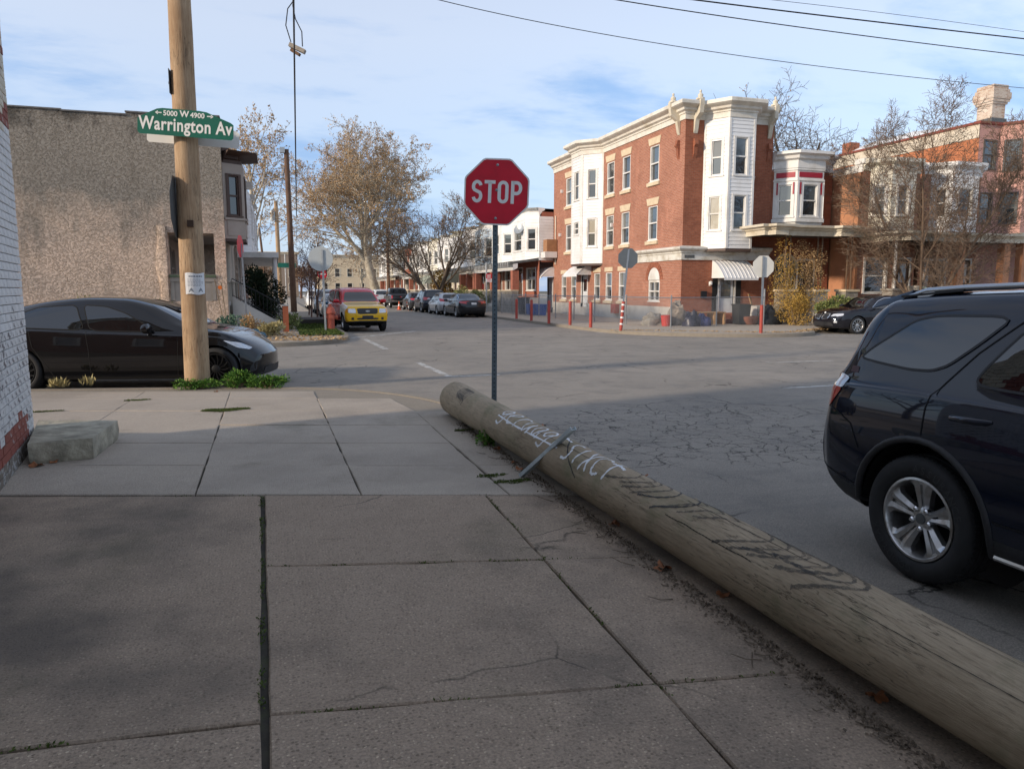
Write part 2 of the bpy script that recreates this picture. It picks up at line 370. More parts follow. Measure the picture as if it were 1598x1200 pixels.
M_stone = M('step_stone', (.36, .325, .245), .9, var=.4, vs=7, bump=1.0, bs=16, dirt=(.17, .155, .11), ds=3.2, bd=.02)
M_white = M('white_paint', (.74, .72, .68), .55, var=.08, vs=2, dirt=(.52, .49, .43), ds=1.1)
M_siding = M('white_siding', (.78, .775, .76), .5, var=.05, vs=1.5, dirt=(.66, .64, .60), ds=.8)
M_cream = M('cream_paint', (.66, .60, .48), .6, var=.1, vs=2, dirt=(.48, .40, .28), ds=1.3)
M_tan = M('tan_stone', (.62, .50, .34), .8, var=.15, vs=4, bump=.3, bs=30)
M_found = M('foundation', (.50, .48, .44), .85, var=.15, vs=1.2, bump=.3, bs=20, dirt=(.30, .28, .25), ds=.9)
M_dark = M('dark_interior', (.012, .012, .013), .8)
M_metal = M('galvanised', (.34, .35, .36), .42, .75, var=.2, vs=7)
M_iron = M('black_iron', (.02, .02, .022), .5, .3)
M_plate = M('sign_back', (.10, .105, .105), .6, .2, var=.25, vs=9)
M_alu = M('sign_alu', (.42, .44, .44), .45, .55, var=.12, vs=8)
M_green = M('sign_green', (.004, .125, .085), .45, var=.1)
M_signwhite = M('sign_white', (.80, .80, .77), .5, var=.04)
M_signred = M('sign_red', (.62, .006, .028), .42, var=.12, vs=5, dirt=(.52, .008, .026), ds=3)
M_red = M('red_post_paint', (.40, .055, .035), .6, var=.25, vs=8, dirt=(.25, .05, .04), ds=5)
M_wire = M('wire_rubber', (.018, .018, .02), .6)
def pane_mat(name, col, rough=.04):
    t = NT(name); n_ = t.noise(.9, 3)
    t.fin(t.mix(n_, col, tuple(x * .6 for x in col)), rough, t.bump(t.noise(1.6, 2), .04, .02), Specular_IOR_Level=.9, Coat_Weight=1.0); t.b.inputs['Coat Roughness'].default_value = .01; return t.m
P_dark = pane_mat('pane_dark', (.030, .034, .036)); P_mid = pane_mat('pane_curtain', (.17, .17, .15)); P_blind = pane_mat('pane_blind', (.52, .47, .37))
P_sky = pane_mat('pane_grey', (.10, .12, .125))
M_carglass = pane_mat('car_glass', (.004, .005, .006), .012); M_carglass.node_tree.nodes['Principled BSDF'].inputs['Coat Weight'].default_value = .35

# ------------------------------------------------------------------ ground, road, blocks
def sheet(name, pts, z, mat, kind='structure', thick=None):
    mb = MB()
    if thick: mb.prism([(p[0], p[1], z - thick) for p in pts], (0, 0, thick))
    else: mb.poly(*[(p[0], p[1], z) for p in pts])
    return tag(mb.build(name, mat), kind=kind)
sheet('ground', [(-500, -500), (500, -500), (500, 700), (-500, 700)], -.150, M_ground)
sheet('road', [(-70, -25), (90, -25), (90, 320), (-70, 320)], -.13, MA)
def arc_smooth(P, it=3):
    P = [V((p[0], p[1])) for p in P]
    for _ in range(it):
        Q = [P[0]]
        for a, b in zip(P, P[1:]): Q += [a * .75 + b * .25, a * .25 + b * .75]
        P = Q + [P[-1]]
    return P
def kerb(name, path, flip=False, mat=None, it=2, wdt=.15, top=.004):
    p = arc_smooth(path, it); p = p[::-1] if flip else p
    mb = MB().sweep(p, [(-wdt, -.16), (-wdt, top), (-.02, top), (0, top - .02), (.012, -.16)])
    return tag(mb.build(name, mat or M_kerb, smooth=40), kind='structure'), p
# travel direction chosen so the road is on the right of travel
near_path = [(-40, 20.2), (-12, 14.95), (-3.64, 13.25), (.1, 12.35), (1.2, 11.75), (2.0, 10.7), (2.42, 9.4), (2.60, 8.0), (2.62, 4), (2.62, -20)]
_, NP = kerb('kerb_near', near_path, flip=True)
left_path = [(2.4, 300), (2.4, 60), (2.4, 30), (2.4, 26.2), (2.2, 24.6), (1.4, 23.2), (0, 22.75), (-3, 23.0), (-12, 24.6), (-40, 30)]
_, LP = kerb('kerb_far_left', left_path, flip=True)
right_path = [(12.15, 300), (12.15, 60), (12.15, 33), (12.15, 27.5), (12.4, 25.6), (13.2, 24.0), (14.9, 22.7), (16.6, 22.05), (18.3, 22.1), (19.3, 22.9), (19.9, 24.1), (21.2, 24.55), (30, 24.4), (90, 22)]
_, RP = kerb('kerb_far_right', right_path)
kr_path = [(90, 8.5), (16, 10.0), (13.6, 9.8), (12.6, 8.4), (12.5, 5), (12.5, -20)]
_, KP = kerb('kerb_near_right', kr_path)
def inset_path(p, d):
    o = []
    for i in range(len(p)):
        a = p[max(i - 1, 0)]; b = p[min(i + 1, len(p) - 1)]; t_ = (b - a).normalized(); o.append(p[i] - V((t_.y, -t_.x)) * d)
    return o
sheet('sidewalk_far_left', list(inset_path(LP, .145)) + [V((-40, 300))][:0] + [V((-60, 300))] if False else list(inset_path(LP, .145)) + [V((-70, 300))], 0.0, MC_far, thick=.14)
sheet('sidewalk_far_right', [V((90, 300))] + list(inset_path(RP, .145)), 0.0, MC_far, thick=.14)
sheet('sidewalk_near_right', list(inset_path(KP, .145)) + [V((90, -20))], 0.0, MC_far, thick=.14)
walk = sheet('sidewalk', list(inset_path(NP, .145)) + [V((-40, -20))], -.022, M_dirt, thick=.12)

# slabs of the near corner, one by one
def lineX(a, b, X):
    t_ = (X - a.x) / (b.x - a.x); return a + (b - a) * t_
def isect(a, b, c, d):
    r_ = b - a; s_ = d - c; k = r_.x * s_.y - r_.y * s_.x; t_ = ((c.x - a.x) * s_.y - (c.y - a.y) * s_.x) / k; return a + r_ * t_
rs = random.Random(5)
_cp = [p for p in inset_path(NP, .14) if p.y > 8.6 and p.x > -8]
sheet('sidewalk_corner', _cp + [V((-8, 11.4)), V((-1, 10.6)), V((.6, 9.6)), V((1.9, 8.3))] if _cp[0].x > _cp[-1].x else _cp[::-1] + [V((-8, 11.4)), V((-1, 10.6)), V((.6, 9.6)), V((1.9, 8.3))], -.007, M_kerb)
def slab(pts, mat, gap=.0045, dz=None):
    pts = [V((p[0], p[1])) for p in pts]
    ar = sum(pts[i].x * pts[(i + 1) % len(pts)].y - pts[(i + 1) % len(pts)].x * pts[i].y for i in range(len(pts)))
    if ar < 0: pts = pts[::-1]
    n = len(pts)
    # densify the edges and let them wander so the joints are not ruled
    D = []
    for i in range(n):
        a, b = pts[i], pts[(i + 1) % n]; k = max(1, int((b - a).length / .16))
        for j in range(k): D.append(a.lerp(b, j / k))
    def off(d):
        o = []
        for i, q in enumerate(D):
            a = D[i - 1]; b = D[(i + 1) % len(D)]; t_ = (b - a).normalized(); nn = V((t_.y, -t_.x))
            jit = noise.noise(V((q.x * 5, q.y * 5, 1.7))) * .010 + noise.noise(V((q.x * 17, q.y * 17, 4.7))) * .006
            o.append(q - nn * (d + jit))
        return o
    h = rs.uniform(-.004, .004) if dz is None else dz; gx, gy = rs.uniform(-.0015, .0015), rs.uniform(-.0015, .0015)
    cx = sum(p.x for p in pts) / n; cy = sum(p.y for p in pts) / n
    Z = lambda q, z: z + h + (q.x - cx) * gx + (q.y - cy) * gy
    o0 = off(gap); o1 = off(gap + .007); N = len(D); mb = MB()
    mb.v += [(q.x, q.y, -.06) for q in o0] + [(q.x, q.y, Z(q, -.008)) for q in o0] + [(q.x, q.y, Z(q, 0)) for q in o1]
    for i in range(N):
        j = (i + 1) % N
        mb.f += [(i, j, N + j, N + i), (N + i, N + j, 2 * N + j, 2 * N + i)]; mb.m += [0, 0]
    mb.f.append(tuple(range(2 * N, 3 * N))); mb.m.append(0)
    return mb.build('slab', mat, walk, local=True)
XE = 2.46
T0 = (G(0, 775), G(880, 772)); T1 = (G(413, 884), G(1020, 868)); T2 = (G(413, 1116), G(1210, 1051)); T2l = (G(0, 1171), G(400, 1126))
L1 = (G(408, 775), G(410, 1200)); L2 = (G(760, 775), G(1130, 1180))
bk = [V((-6, -6, 0)), V((6, -6, 0))]
def on(l, m): return isect(l[0], l[1], m[0], m[1])
WL = (V((-2.36, 8.37, 0)), V((-2.09, 6.47, 0)))   # foot of the painted wall
WLs = (WL[0] + V((-.25, 0, 0)), WL[1] + V((-.25, 0, 0)))
a0, a1, a2 = on(L1, T0), on(L1, T2l), on(L1, (V((-5, -1.5, 0)), V((5, -1.9, 0))))
slab([on(WLs, T0), a0, a1, on(WLs, T2l)], MC_near, dz=.0)
slab([on(WLs, T2l), a1, on(L1, (V((-5, .6, 0)), V((5, .1, 0)))), on(WLs, (V((-5, .6, 0)), V((5, .1, 0))))], MC_near, dz=-.005)
b0, b1, b2 = on(L2, T0), on(L2, T1), on(L2, T2); b3 = on(L2, (V((-5, .6, 0)), V((5, .1, 0))))
g_ = V((.018, 0, 0))
c0, c1, c2_, c3 = on(L1, T0) + g_, on(L1, T1) + g_, on(L1, T2) + g_, on(L1, (V((-5, .6, 0)), V((5, .1, 0)))) + g_
slab([c0, b0, b1, c1], MC_near, dz=.002); slab([c1, b1, b2, c2_], MC_near, dz=-.002); slab([c2_, b2, b3, c3], MC_near, dz=.001)
slab([b0, lineX(*T0, XE), lineX(*T1, XE), b1], MC_near, dz=-.003); slab([b1, lineX(*T1, XE), lineX(*T2, XE), b2], MC_near, dz=.002)
slab([b2, lineX(*T2, XE), V((XE, .2, 0)), b3], MC_near, dz=-.002)
for k in range(4):
    y0, y1 = .4 - k * 1.6, -1.2 - k * 1.6
    for xa, xb in ((-1.3, .0), (.0, 1.2), (1.2, XE)):
        if xa < -1 and k > 1: continue
        slab([(xa, y0), (xb, y0 - .1), (xb, y1 - .1), (xa, y1)], MC_near)
vs_ = [772, 726, 691, 663, 641, 622, 611]
def mcol(k, v):
    return [169 + (647 - v) * 59 / 37, 305 + (770 - v) * 50 / 145, 563 - (770 - v) * 76 / 165, 793 - (770 - v) * 144 / 127][k]
def curb_u(v):   # where the row at image height v meets the inner kerb edge
    for u in range(560, 1100, 2):
        q = G(u, v)
        lim = XE if q.y < 8.2 else max(.2, XE - (q.y - 8.2) * .20 - max(0, q.y - 9.6) * .55)
        if q.x > lim: return u
    return 900
for r_ in range(len(vs_) - 1):
    va, vb = vs_[r_], vs_[r_ + 1]
    cols = [(-1, 0), (0, 1), (1, 2), (2, 3), (3, 4)]
    for ca, cb_ in cols:
        def U(k, v):
            if k == -1: return -200
            if k == 4: return curb_u(v)
            return mcol(k, v)
        ua, ub, uc, ud = U(ca, va), U(cb_, va), U(cb_, vb), U(ca, vb)
        if r_ >= 5 and cb_ >= 3: continue
        if cb_ == 4 and r_ >= 4: continue
        ub = min(ub, curb_u(va)); uc = min(uc, curb_u(vb))
        if ub - ua < 12 or uc - ud < 12: continue
        P4 = [G(ua, va), G(ub, va), G(uc, vb), G(ud, vb)]
        if max(p.x for p in P4) < -3.9: continue
        slab(P4, MC_mid)
# ------------------------------------------------------------------ building helpers
class Wall:
    def __init__(s, O, Ud, N): s.O = V((O[0], O[1], 0)); s.U = V((Ud[0], Ud[1], 0)).normalized(); s.N = V((N[0], N[1], 0)).normalized()
    def P(s, u, z, n=0.0): return s.O + s.U * u + V((0, 0, z)) + s.N * n
    def u(s, p): return (V((p[0], p[1], 0)) - s.O).dot(s.U)
def seg_wall(a, b, side):
    """wall from a to b, outward on the side where 'side' lies"""
    a = V((a[0], a[1])); b = V((b[0], b[1])); d = b - a; n = V((d.y, -d.x)).normalized()
    if n.dot(V((side[0], side[1])) - a) < 0: n = -n
    w_ = Wall(a, d, n); w_.L = d.length; return w_
def wbox(mb, W, u0, u1, z0, z1, n0, n1, mi=0):
    P = W.P
    return mb.hexa([P(u0, z0, n0), P(u1, z0, n0), P(u1, z0, n1), P(u0, z0, n1), P(u0, z1, n0), P(u1, z1, n0), P(u1, z1, n1), P(u0, z1, n1)], mi)
def panel(mb, W, u0, u1, z0, z1, holes=(), reveal=.14, mi=0, n=0.0):
    us = sorted({u0, u1, *[min(max(h[0], u0), u1) for h in holes], *[min(max(h[1], u0), u1) for h in holes]})
    zs = sorted({z0, z1, *[min(max(h[2], z0), z1) for h in holes], *[min(max(h[3], z0), z1) for h in holes]})
    for a, b in zip(us, us[1:]):
        for c, d in zip(zs, zs[1:]):
            m_ = ((a + b) / 2, (c + d) / 2)
            if any(h[0] < m_[0] < h[1] and h[2] < m_[1] < h[3] for h in holes): continue
            mb.poly(W.P(a, c, n), W.P(b, c, n), W.P(b, d, n), W.P(a, d, n), mi=mi)
    for h in holes:
        a, b, c, d = h[:4]
        for q in (((a, c), (b, c)), ((b, c), (b, d)), ((b, d), (a, d)), ((a, d), (a, c))):
            mb.poly(W.P(*q[0], n), W.P(*q[1], n), W.P(*q[1], n - reveal), W.P(*q[0], n - reveal), mi=mi)
    return mb
def siding(mb, W, u0, u1, z0, z1, holes=(), course=.17, lip=.022, mi=0):
    n_ = max(1, round((z1 - z0) / course)); c = (z1 - z0) / n_
    for k in range(n_):
        a, b = z0 + k * c, z0 + (k + 1) * c; segs = [(u0, u1)]
        for h in holes:
            if h[2] < (a + b) / 2 < h[3]:
                ns = []
                for s0, s1 in segs:
                    if h[1] <= s0 or h[0] >= s1: ns.append((s0, s1)); continue
                    if s0 < h[0]: ns.append((s0, h[0]))
                    if s1 > h[1]: ns.append((h[1], s1))
                segs = ns
        for s0, s1 in segs:
            mb.poly(W.P(s0, a, lip), W.P(s1, a, lip), W.P(s1, b, 0), W.P(s0, b, 0), mi=mi)
            mb.poly(W.P(s0, a, 0), W.P(s1, a, 0), W.P(s1, a, lip), W.P(s0, a, lip), mi=mi)
    return mb
def window(parent, W, u0, u1, z0, z1, frame=None, pane=None, case=.07, proud=.035, deep=.09, sash=.5, upper=None, name='window', mull=0):
    frame = frame or M_white; pane = pane or P_dark
    mb = MB()
    wbox(mb, W, u0 - case, u0 + .045, z0, z1, -deep, proud); wbox(mb, W, u1 - .045, u1 + case, z0, z1, -deep, proud)
    wbox(mb, W, u0 - case, u1 + case, z1, z1 + case, -deep, proud + .004); wbox(mb, W, u0 - case - .03, u1 + case + .03, z0 - case, z0, -deep, proud + .03)
    zs = z0 + (z1 - z0) * sash; ww = .045
    if sash: wbox(mb, W, u0 + .045, u1 - .045, zs - .03, zs + .03, -deep + .02, -.015)
    wbox(mb, W, u0 + .045, u0 + .045 + ww, z0, z1, -deep + .015, -.02); wbox(mb, W, u1 - .045 - ww, u1 - .045, z0, z1, -deep + .015, -.02)
    wbox(mb, W, u0 + .09, u1 - .09, z1 - .05, z1, -deep + .015, -.02); wbox(mb, W, u0 + .09, u1 - .09, z0, z0 + .06, -deep + .015, -.02)
    for k in range(mull):
        um = u0 + (u1 - u0) * (k + 1) / (mull + 1); wbox(mb, W, um - .02, um + .02, z0 + .06, z1 - .05, -deep + .018, -.022)
    f = mb.build(name, frame, parent)
    q = MB()
    if upper and sash:
        q.poly(W.P(u0, z0, -deep + .02), W.P(u1, z0, -deep + .02), W.P(u1, zs, -deep + .02), W.P(u0, zs, -deep + .02))
        q.build('pane', pane, f)
        q = MB().poly(W.P(u0, zs, -deep + .03), W.P(u1, zs, -deep + .03), W.P(u1, z1, -deep + .03), W.P(u0, z1, -deep + .03))
        q.build('pane', upper, f)
    else:
        q.poly(W.P(u0, z0, -deep + .02), W.P(u1, z0, -deep + .02), W.P(u1, z1, -deep + .02), W.P(u0, z1, -deep + .02)); q.build('pane', pane, f)
    return f
def door(parent, W, u0, u1, z0, z1, mat, glass=(.45, .9), frame=None, pane=None, name='door'):
    mb = MB(); wbox(mb, W, u0 - .09, u0, z0, z1 + .09, -.08, .03, 1); wbox(mb, W, u1, u1 + .09, z0, z1 + .09, -.08, .03, 1); wbox(mb, W, u0, u1, z1, z1 + .09, -.08, .034, 1)
    wbox(mb, W, u0, u1, z0, z1, -.12, -.06)
    if glass[0] > .3: wbox(mb, W, u0 + .15, u1 - .15, z0 + .15, z0 + (z1 - z0) * (glass[0] - .06), -.06, -.045)
    d = mb.build(name, [mat, frame or M_white], parent)
    if glass[1] > glass[0]:
        g0, g1 = z0 + (z1 - z0) * glass[0], z0 + (z1 - z0) * glass[1]
        q = MB(); wbox(q, W, u0 + .15, u1 - .15, g0, g1, -.07, -.05); q.build('pane', pane or P_dark, d)
    h = MB().lathe([(.0, -.005), (.03, 0), (.03, .03), (.012, .04), (.012, .06), (.035, .07), (.0, .1)], 8, W.P(u0 + .08, z0 + 1.0, -.06), W.N); h.build('handle', M_metal, d)
    return d
CORN = lambda z, o=.45, h=.7: [(0.0, z), (.05, z), (.05, z + h * .30), (.10, z + h * .33), (.10, z + h * .42), (o * .45, z + h * .50), (o * .50, z + h * .62), (o * .85, z + h * .72), (o, z + h * .78), (o, z + h * .95), (o * .95, z + h), (-.1, z + h + .03)]
def awning(parent, W, u0, u1, z0, z1, out_, mat, name='awning', under=None, stripes=0):
    mb = MB(); N_ = 8
    def prof(t): return z1 - (z1 - z0) * (t * .55 + .45 * t * t), out_ * (t ** .85)
    for k in range(N_):
        za, na = prof(k / N_); zb_, nb = prof((k + 1) / N_)
        mb.poly(W.P(u0, za, na), W.P(u1, za, na), W.P(u1, zb_, nb), W.P(u0, zb_, nb))
        for u in (u0, u1): mb.poly(W.P(u, za, na), W.P(u, zb_, nb), W.P(u, z0, nb), W.P(u, z0, na))
        if stripes:
            for j in range(stripes + 1):
                u = u0 + (u1 - u0) * j / stripes; mb.bar(W.P(u, za, na + .01), W.P(u, zb_, nb + .01), .03, .025, W.N)
    wbox(mb, W, u0, u1, z0 - .10, z0, out_ - .012, out_)
    return mb.build(name, mat, parent)

# ------------------------------------------------------------------ painted brick wall at the left
nb = thing('corner_building', 'white painted brick corner building with flaking paint at left edge', 'building', (-2.4, 8.3, 0))
dW = (WL[1] - WL[0]).normalized(); endp = WL[0] + dW * 16.0
nW = seg_wall((WL[0].x, WL[0].y), (endp.x, endp.y), (5, 5))
core = [V((WL[0].x, WL[0].y)), V((endp.x, endp.y)), V((-16, -9)), V((-16, 4.4))]
core_in = [core[0] + V((-.055, -.02)), core[1] + V((-.055, 0)), core[2], core[3]]
M_mortar = M('painted_mortar', (.55, .53, .51), .9, var=.2, vs=9, bump=.5, bs=60)
MB().prism([(p.x, p.y, -.05) for p in core_in], (0, 0, 8.6)).build('wall', M_mortar, nb)
MB().sweep([core[3], core[0], core[1]][::-1], CORN(8.0, .4, .6)).build('cornice', M_white, nb)
nbW = seg_wall((core[0].x, core[0].y), (core[3].x, core[3].y), (-8, 20)); mb = MB()
nh = [(3.0 + 3.2 * k, 4.0 + 3.2 * k, z, z + 1.6) for k in range(3) for z in (1.2, 4.6)]
panel(mb, nbW, 0.02, nbW.L, 0, 8.0, nh, .12, n=.02); mb.build('side_wall', MB_old, nb)
for q in nh: window(nb, nbW, *q, M_white, P_dark, proud=.05, deep=.06)
def m_pbrick(name, col, chip, cut):
    t = NT(name); n_ = t.math('ADD', t.noise(14, 7, .72), t.math('MULTIPLY', t.n('ShaderNodeObjectInfo').outputs['Random'], .10))
    fac = t.ramp(n_, cut, cut + .03)
    c_ = t.mix(fac, t.mix(t.ramp(t.noise(5, 5, .6), .35, .7), col, tuple(x * .72 for x in col)), chip)
    return t.fin(c_, .75, t.bump(t.math('SUBTRACT', t.noise(30, 5), fac), .6, .004))
PB_white = m_pbrick('paint_white', (.72, .70, .675), (.30, .27, .25), .70)
PB_chip = m_pbrick('paint_chipped', (.66, .64, .615), (.13, .11, .11), .61)
PB_cream = m_pbrick('paint_cream', (.66, .585, .46), (.22, .05, .04), .68)
PB_red = m_pbrick('bare_red', (.26, .065, .042), (.42, .38, .36), .66)
PB_base = m_pbrick('paint_base', (.42, .40, .37), (.16, .13, .10), .52)
BW, BH = .205, .0745
bm_cache = {}
rb = random.Random(3)
def brick_mesh(mat, kind):
    key = (mat.name, kind)
    if key in bm_cache: return bm_cache[key]
    w_ = (BW - .007) if kind != 'half' else (BW / 2 - .007); h = BH - .006; d = .06; e = .004; mb = MB()
    # bevelled front
    b = [(0, 0), (w_, 0), (w_, h), (0, h)]; f_ = [(e, e), (w_ - e, e), (w_ - e, h - e), (e, h - e)]
    mb.v += [(x, 0 - d, y) for x, y in b] + [(x, -.004, y) for x, y in b] + [(x, 0, y) for x, y in f_]
    for i in range(4):
        j = (i + 1) % 4; mb.f += [(i, j, 4 + j, 4 + i), (4 + i, 4 + j, 8 + j, 8 + i)]; mb.m += [0, 0]
    mb.f.append((8, 9, 10, 11)); mb.m.append(0)
    me = bpy.data.meshes.new('brick'); me.from_pydata(mb.v, [], mb.f); me.materials.append(mat); bm_cache[key] = me; return me
rotm = Matrix((( nW.U.x, nW.N.x, 0), (nW.U.y, nW.N.y, 0), (0, 0, 1))).to_4x4()
bricks = []; rest = {}
for c in range(0, 108):
    z = .004 + c * BH; off = 0 if c % 2 else -BW / 2; k = 0
    while True:
        u = off + k * BW; k += 1
        if u > 3.3: break
        half = u < 0
        uu = max(u, 0.0)
        dpt = (WL[0] + dW * uu).length
        n_ = noise.noise(V((uu * 2.2, z * 1.9, 2.0))) + .35 * noise.noise(V((uu * 9, z * 7, 5)))
        if z > 3.02 - .28 * n_: 
            mat = PB_cream if not (z < 3.95 and n_ < .16 - (z - 3.02) * .3) else PB_red
        elif z < .10: mat = PB_base
        elif z < .30 + n_ * .22: mat = PB_red if n_ > -.25 else PB_chip
        elif z < 1.15 + n_ * .5: mat = PB_chip
        else: mat = PB_white
        vis = uu < 2.35 and z < 4.75
        bricks.append((0 if vis else 1, z if vis else 9, uu, z, mat, 'half' if half else 'full'))
bricks.sort(key=lambda q: (q[0], (q[2] > 1.15), q[1]))
for i, (_, _, uu, z, mat, kind) in enumerate(bricks):
    dn = .003 + rb.uniform(-.002, .003)
    if i < 300:
        o = link('brick', brick_mesh(mat, kind), nb); m_ = Matrix.Translation(nW.P(uu, z, dn)) @ rotm
        o.matrix_basis = wmat(nb) @ m_ if False else m_
    else:
        rest.setdefault(mat.name, (mat, MB()))[1]
        mb = rest[mat.name][1]; w_ = (BW if kind == 'full' else BW / 2) - .010
        wbox(mb, nW, uu, uu + w_, z, z + BH - .008, -.05, dn)
rm = MB(); mats_ = []
for k, (mat, mb) in enumerate(rest.values()):
    mats_.append(mat); rm.add(mb.v, mb.f, k)
tag(rm.build('brick_courses', mats_, nb), kind='stuff')

# ------------------------------------------------------------------ stucco house across the side street
SY = 28.0
st = thing('stucco_house', 'rough tan stucco corner house with brown bay window and porch', 'house', (-2, SY, 0))
sx1 = -1.62; sW = Wall((-13, SY), (1, 0), (0, -1)); U_ = lambda X: X + 13
mb = MB()
# subdivided front so the top edge steps and the corner bulges like old render
hole = (U_(-3.45), U_(-1.98), 1.15, 3.48)
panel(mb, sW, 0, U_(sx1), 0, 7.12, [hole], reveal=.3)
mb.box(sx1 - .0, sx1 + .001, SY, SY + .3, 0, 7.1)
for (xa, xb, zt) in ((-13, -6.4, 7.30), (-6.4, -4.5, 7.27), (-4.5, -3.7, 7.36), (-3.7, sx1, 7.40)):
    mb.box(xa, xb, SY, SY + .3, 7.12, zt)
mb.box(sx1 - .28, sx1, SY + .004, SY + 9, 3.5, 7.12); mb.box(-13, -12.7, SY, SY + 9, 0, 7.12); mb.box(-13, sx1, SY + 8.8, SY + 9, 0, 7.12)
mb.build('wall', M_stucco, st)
M_brown = M('brown_trim', (.085, .05, .036), .6, var=.2); M_taupe = M('taupe_paint', (.36, .30, .25), .6, var=.1, vs=2)
MB().box(-13, sx1 - .3, SY + .3, SY + 8.8, 6.9, 7.0).build('roof', M_plate, st)
cp = MB()
for (xa, xb, zt) in ((-13, -6.4, 7.30), (-6.4, -4.5, 7.27), (-4.5, -3.7, 7.36), (-3.7, sx1, 7.40)): cp.box(xa - .02, xb + .02, SY - .04, SY + .34, zt + .002, zt + .05)
cp.build('coping', M('coping_tar', (.14, .13, .12), .8, var=.3, vs=6), st)
# engaged buttress strip beside the porch opening
bt = MB()
for k in range(12):
    z0, z1 = k * .31, (k + 1) * .31; o0 = .10 + .05 * math.sin(k * 1.3); o1 = .10 + .05 * math.sin((k + 1) * 1.3); wd0 = .34 + .1 * math.sin(k); wd1 = .34 + .1 * math.sin(k + 1)
    bt.hexa([(-3.62 - wd0 * .6, SY, z0), (-3.55, SY, z0), (-3.5, SY - o0, z0), (-3.62 - wd0 * .3, SY - o0, z0), (-3.62 - wd1 * .6, SY, z1), (-3.55, SY, z1), (-3.5, SY - o1, z1), (-3.62 - wd1 * .3, SY - o1, z1)])
bt.build('buttress', M_stucco, st, smooth=80, merge=True)
# porch: floor, back wall, door, columns
MB().box(-3.7, -1.66, SY + .31, SY + 6, .95, 1.1).build('porch_floor', M_found, st)
pb = Wall((-3.7, SY + .3), (0, 1), (1, 0)); mbp = MB(); panel(mbp, pb, 0, 6, 1.1, 3.5, [(.4, 1.35, 1.12, 3.1), (2.2, 3.4, 1.6, 3.1)], .1); mbp.build('porch_wall', M_taupe, st)
door(st, pb, .45, 1.3, 1.12, 3.05, M('door_dark', (.05, .045, .04), .5), (.5, .9), M_taupe)
window(st, pb, 2.25, 3.35, 1.65, 3.05, M_taupe)
MB().box(-3.7, -1.64, SY + .31, SY + 6, 3.42, 3.50).build('porch_ceiling', M_taupe, st)
kn = MB(); kn.box(-3.45, -1.98, SY - .02, SY + .2, 1.82, 1.96).box(-3.45, -1.98, SY + .02, SY + .18, 1.15, 1.82)
for u in (-3.38, -2.75, -2.05): kn.box(u - .06, u + .06, SY - .025, SY + .03, 1.18, 1.80)
kn.build('porch_parapet', M('parapet_paint', (.32, .28, .235), .7, var=.15), st)
MB().box(-3.46, -1.97, SY - .05, SY + .22, 1.97, 2.06).build('parapet_cap', M('green_cap', (.10, .13, .07), .7, var=.2), st)
MB().box(-3.46, -1.97, SY - .05, SY + .22, 2.062, 2.07).build('ledge', M_taupe, st)
for (cx, cy) in ((-1.80, SY + .35), (-1.72, SY + 2.6), (-1.72, SY + 3.1), (-1.72, SY + 5.2)):
    c_ = MB(); c_.lathe([(.17, 1.86), (.17, 1.93), (.13, 1.97), (.135, 2.3), (.115, 3.22), (.15, 3.28), (.15, 3.34), (.18, 3.36), (.18, 3.43)], 16, (cx, cy, 0)); c_.build('column', M('column_paint', (.46, .41, .34), .6, var=.12), st, smooth=40)
    pp = MB(); pp.box(cx - .2, cx + .2, cy - .2, cy + .2, 0, 1.80); pp.box(cx - .24, cx + .24, cy - .24, cy + .24, 1.80, 1.86); pp.build('pier', M('pier_render', (.42, .37, .30), .85, var=.15, bump=.3, bs=25), st)
# upstairs bay
bpts = [(sx1, SY + .35), (-.95, SY + .75), (-.95, SY + 2.5), (sx1, SY + 2.9)]
bay_z0, bay_z1 = 3.35, 5.95
for i in range(3):
    W_ = seg_wall(bpts[i], bpts[i + 1], (3, SY + 1.5)); wdt = W_.L; m0 = .16 if i != 1 else .35
    hole = (m0, wdt - m0, 4.15, 5.55); mb = MB(); panel(mb, W_, 0, wdt, bay_z0, bay_z1, [hole], .08)
    wbox(mb, W_, m0 - .06, wdt - m0 + .06, 3.45, 3.98, .0, .02); wbox(mb, W_, 0, wdt, 4.00, 4.08, 0, .06)
    mb.build('bay_panel', M_taupe, st); window(st, W_, *hole, M_brown, P_dark, case=.05)
MB().sweep(bpts[::-1], [(.0, 5.95), (.04, 5.95), (.05, 6.08), (.15, 6.15), (.16, 6.26), (-.5, 6.34)]).build('bay_cornice', M_brown, st)
MB().prism([(p[0], p[1], 3.25) for p in bpts], (0, 0, .1)).build('bay_base', M_brown, st)
mr = MB(); mr.poly((sx1, SY + .1, 7.3), (sx1, SY + 8.8, 7.3), (-1.35, SY + 8.8, 6.35), (-1.35, SY + .1, 6.35)); mr.poly((sx1, SY + .1, 7.3), (-1.35, SY + .1, 6.35), (sx1, SY + .1, 6.3)); mr.build('mansard', M_brown, st)
# steps and rail
stp = MB()
for k in range(6): stp.box(-1.5 + k * .28, -1.22 + k * .28, SY + .9, SY + 2.2, 0, 1.05 - k * .17)
stp.build('steps', M_found, st)
ck = MB(); ck.prism([(-1.5, SY + .86, 0), (.35, SY + .86, 0), (.35, SY + .86, .2), (-1.5, SY + .86, 1.3)], (0, -.16, 0)); ck.build('stair_wall', M_found, st)
rl = MB(); a = V((-1.5, SY + .78, 1.95)); b = V((.35, SY + .78, .92)); rl.tube([a, b], .02, 6); rl.tube([a - V((0, 0, .6)), b - V((0, 0, .6))], .014, 6)
for k in range(15):
    p = a.lerp(b, k / 14); rl.tube([p, p - V((0, 0, .68))], .009, 5)
rl.build('railing', M_iron, st)
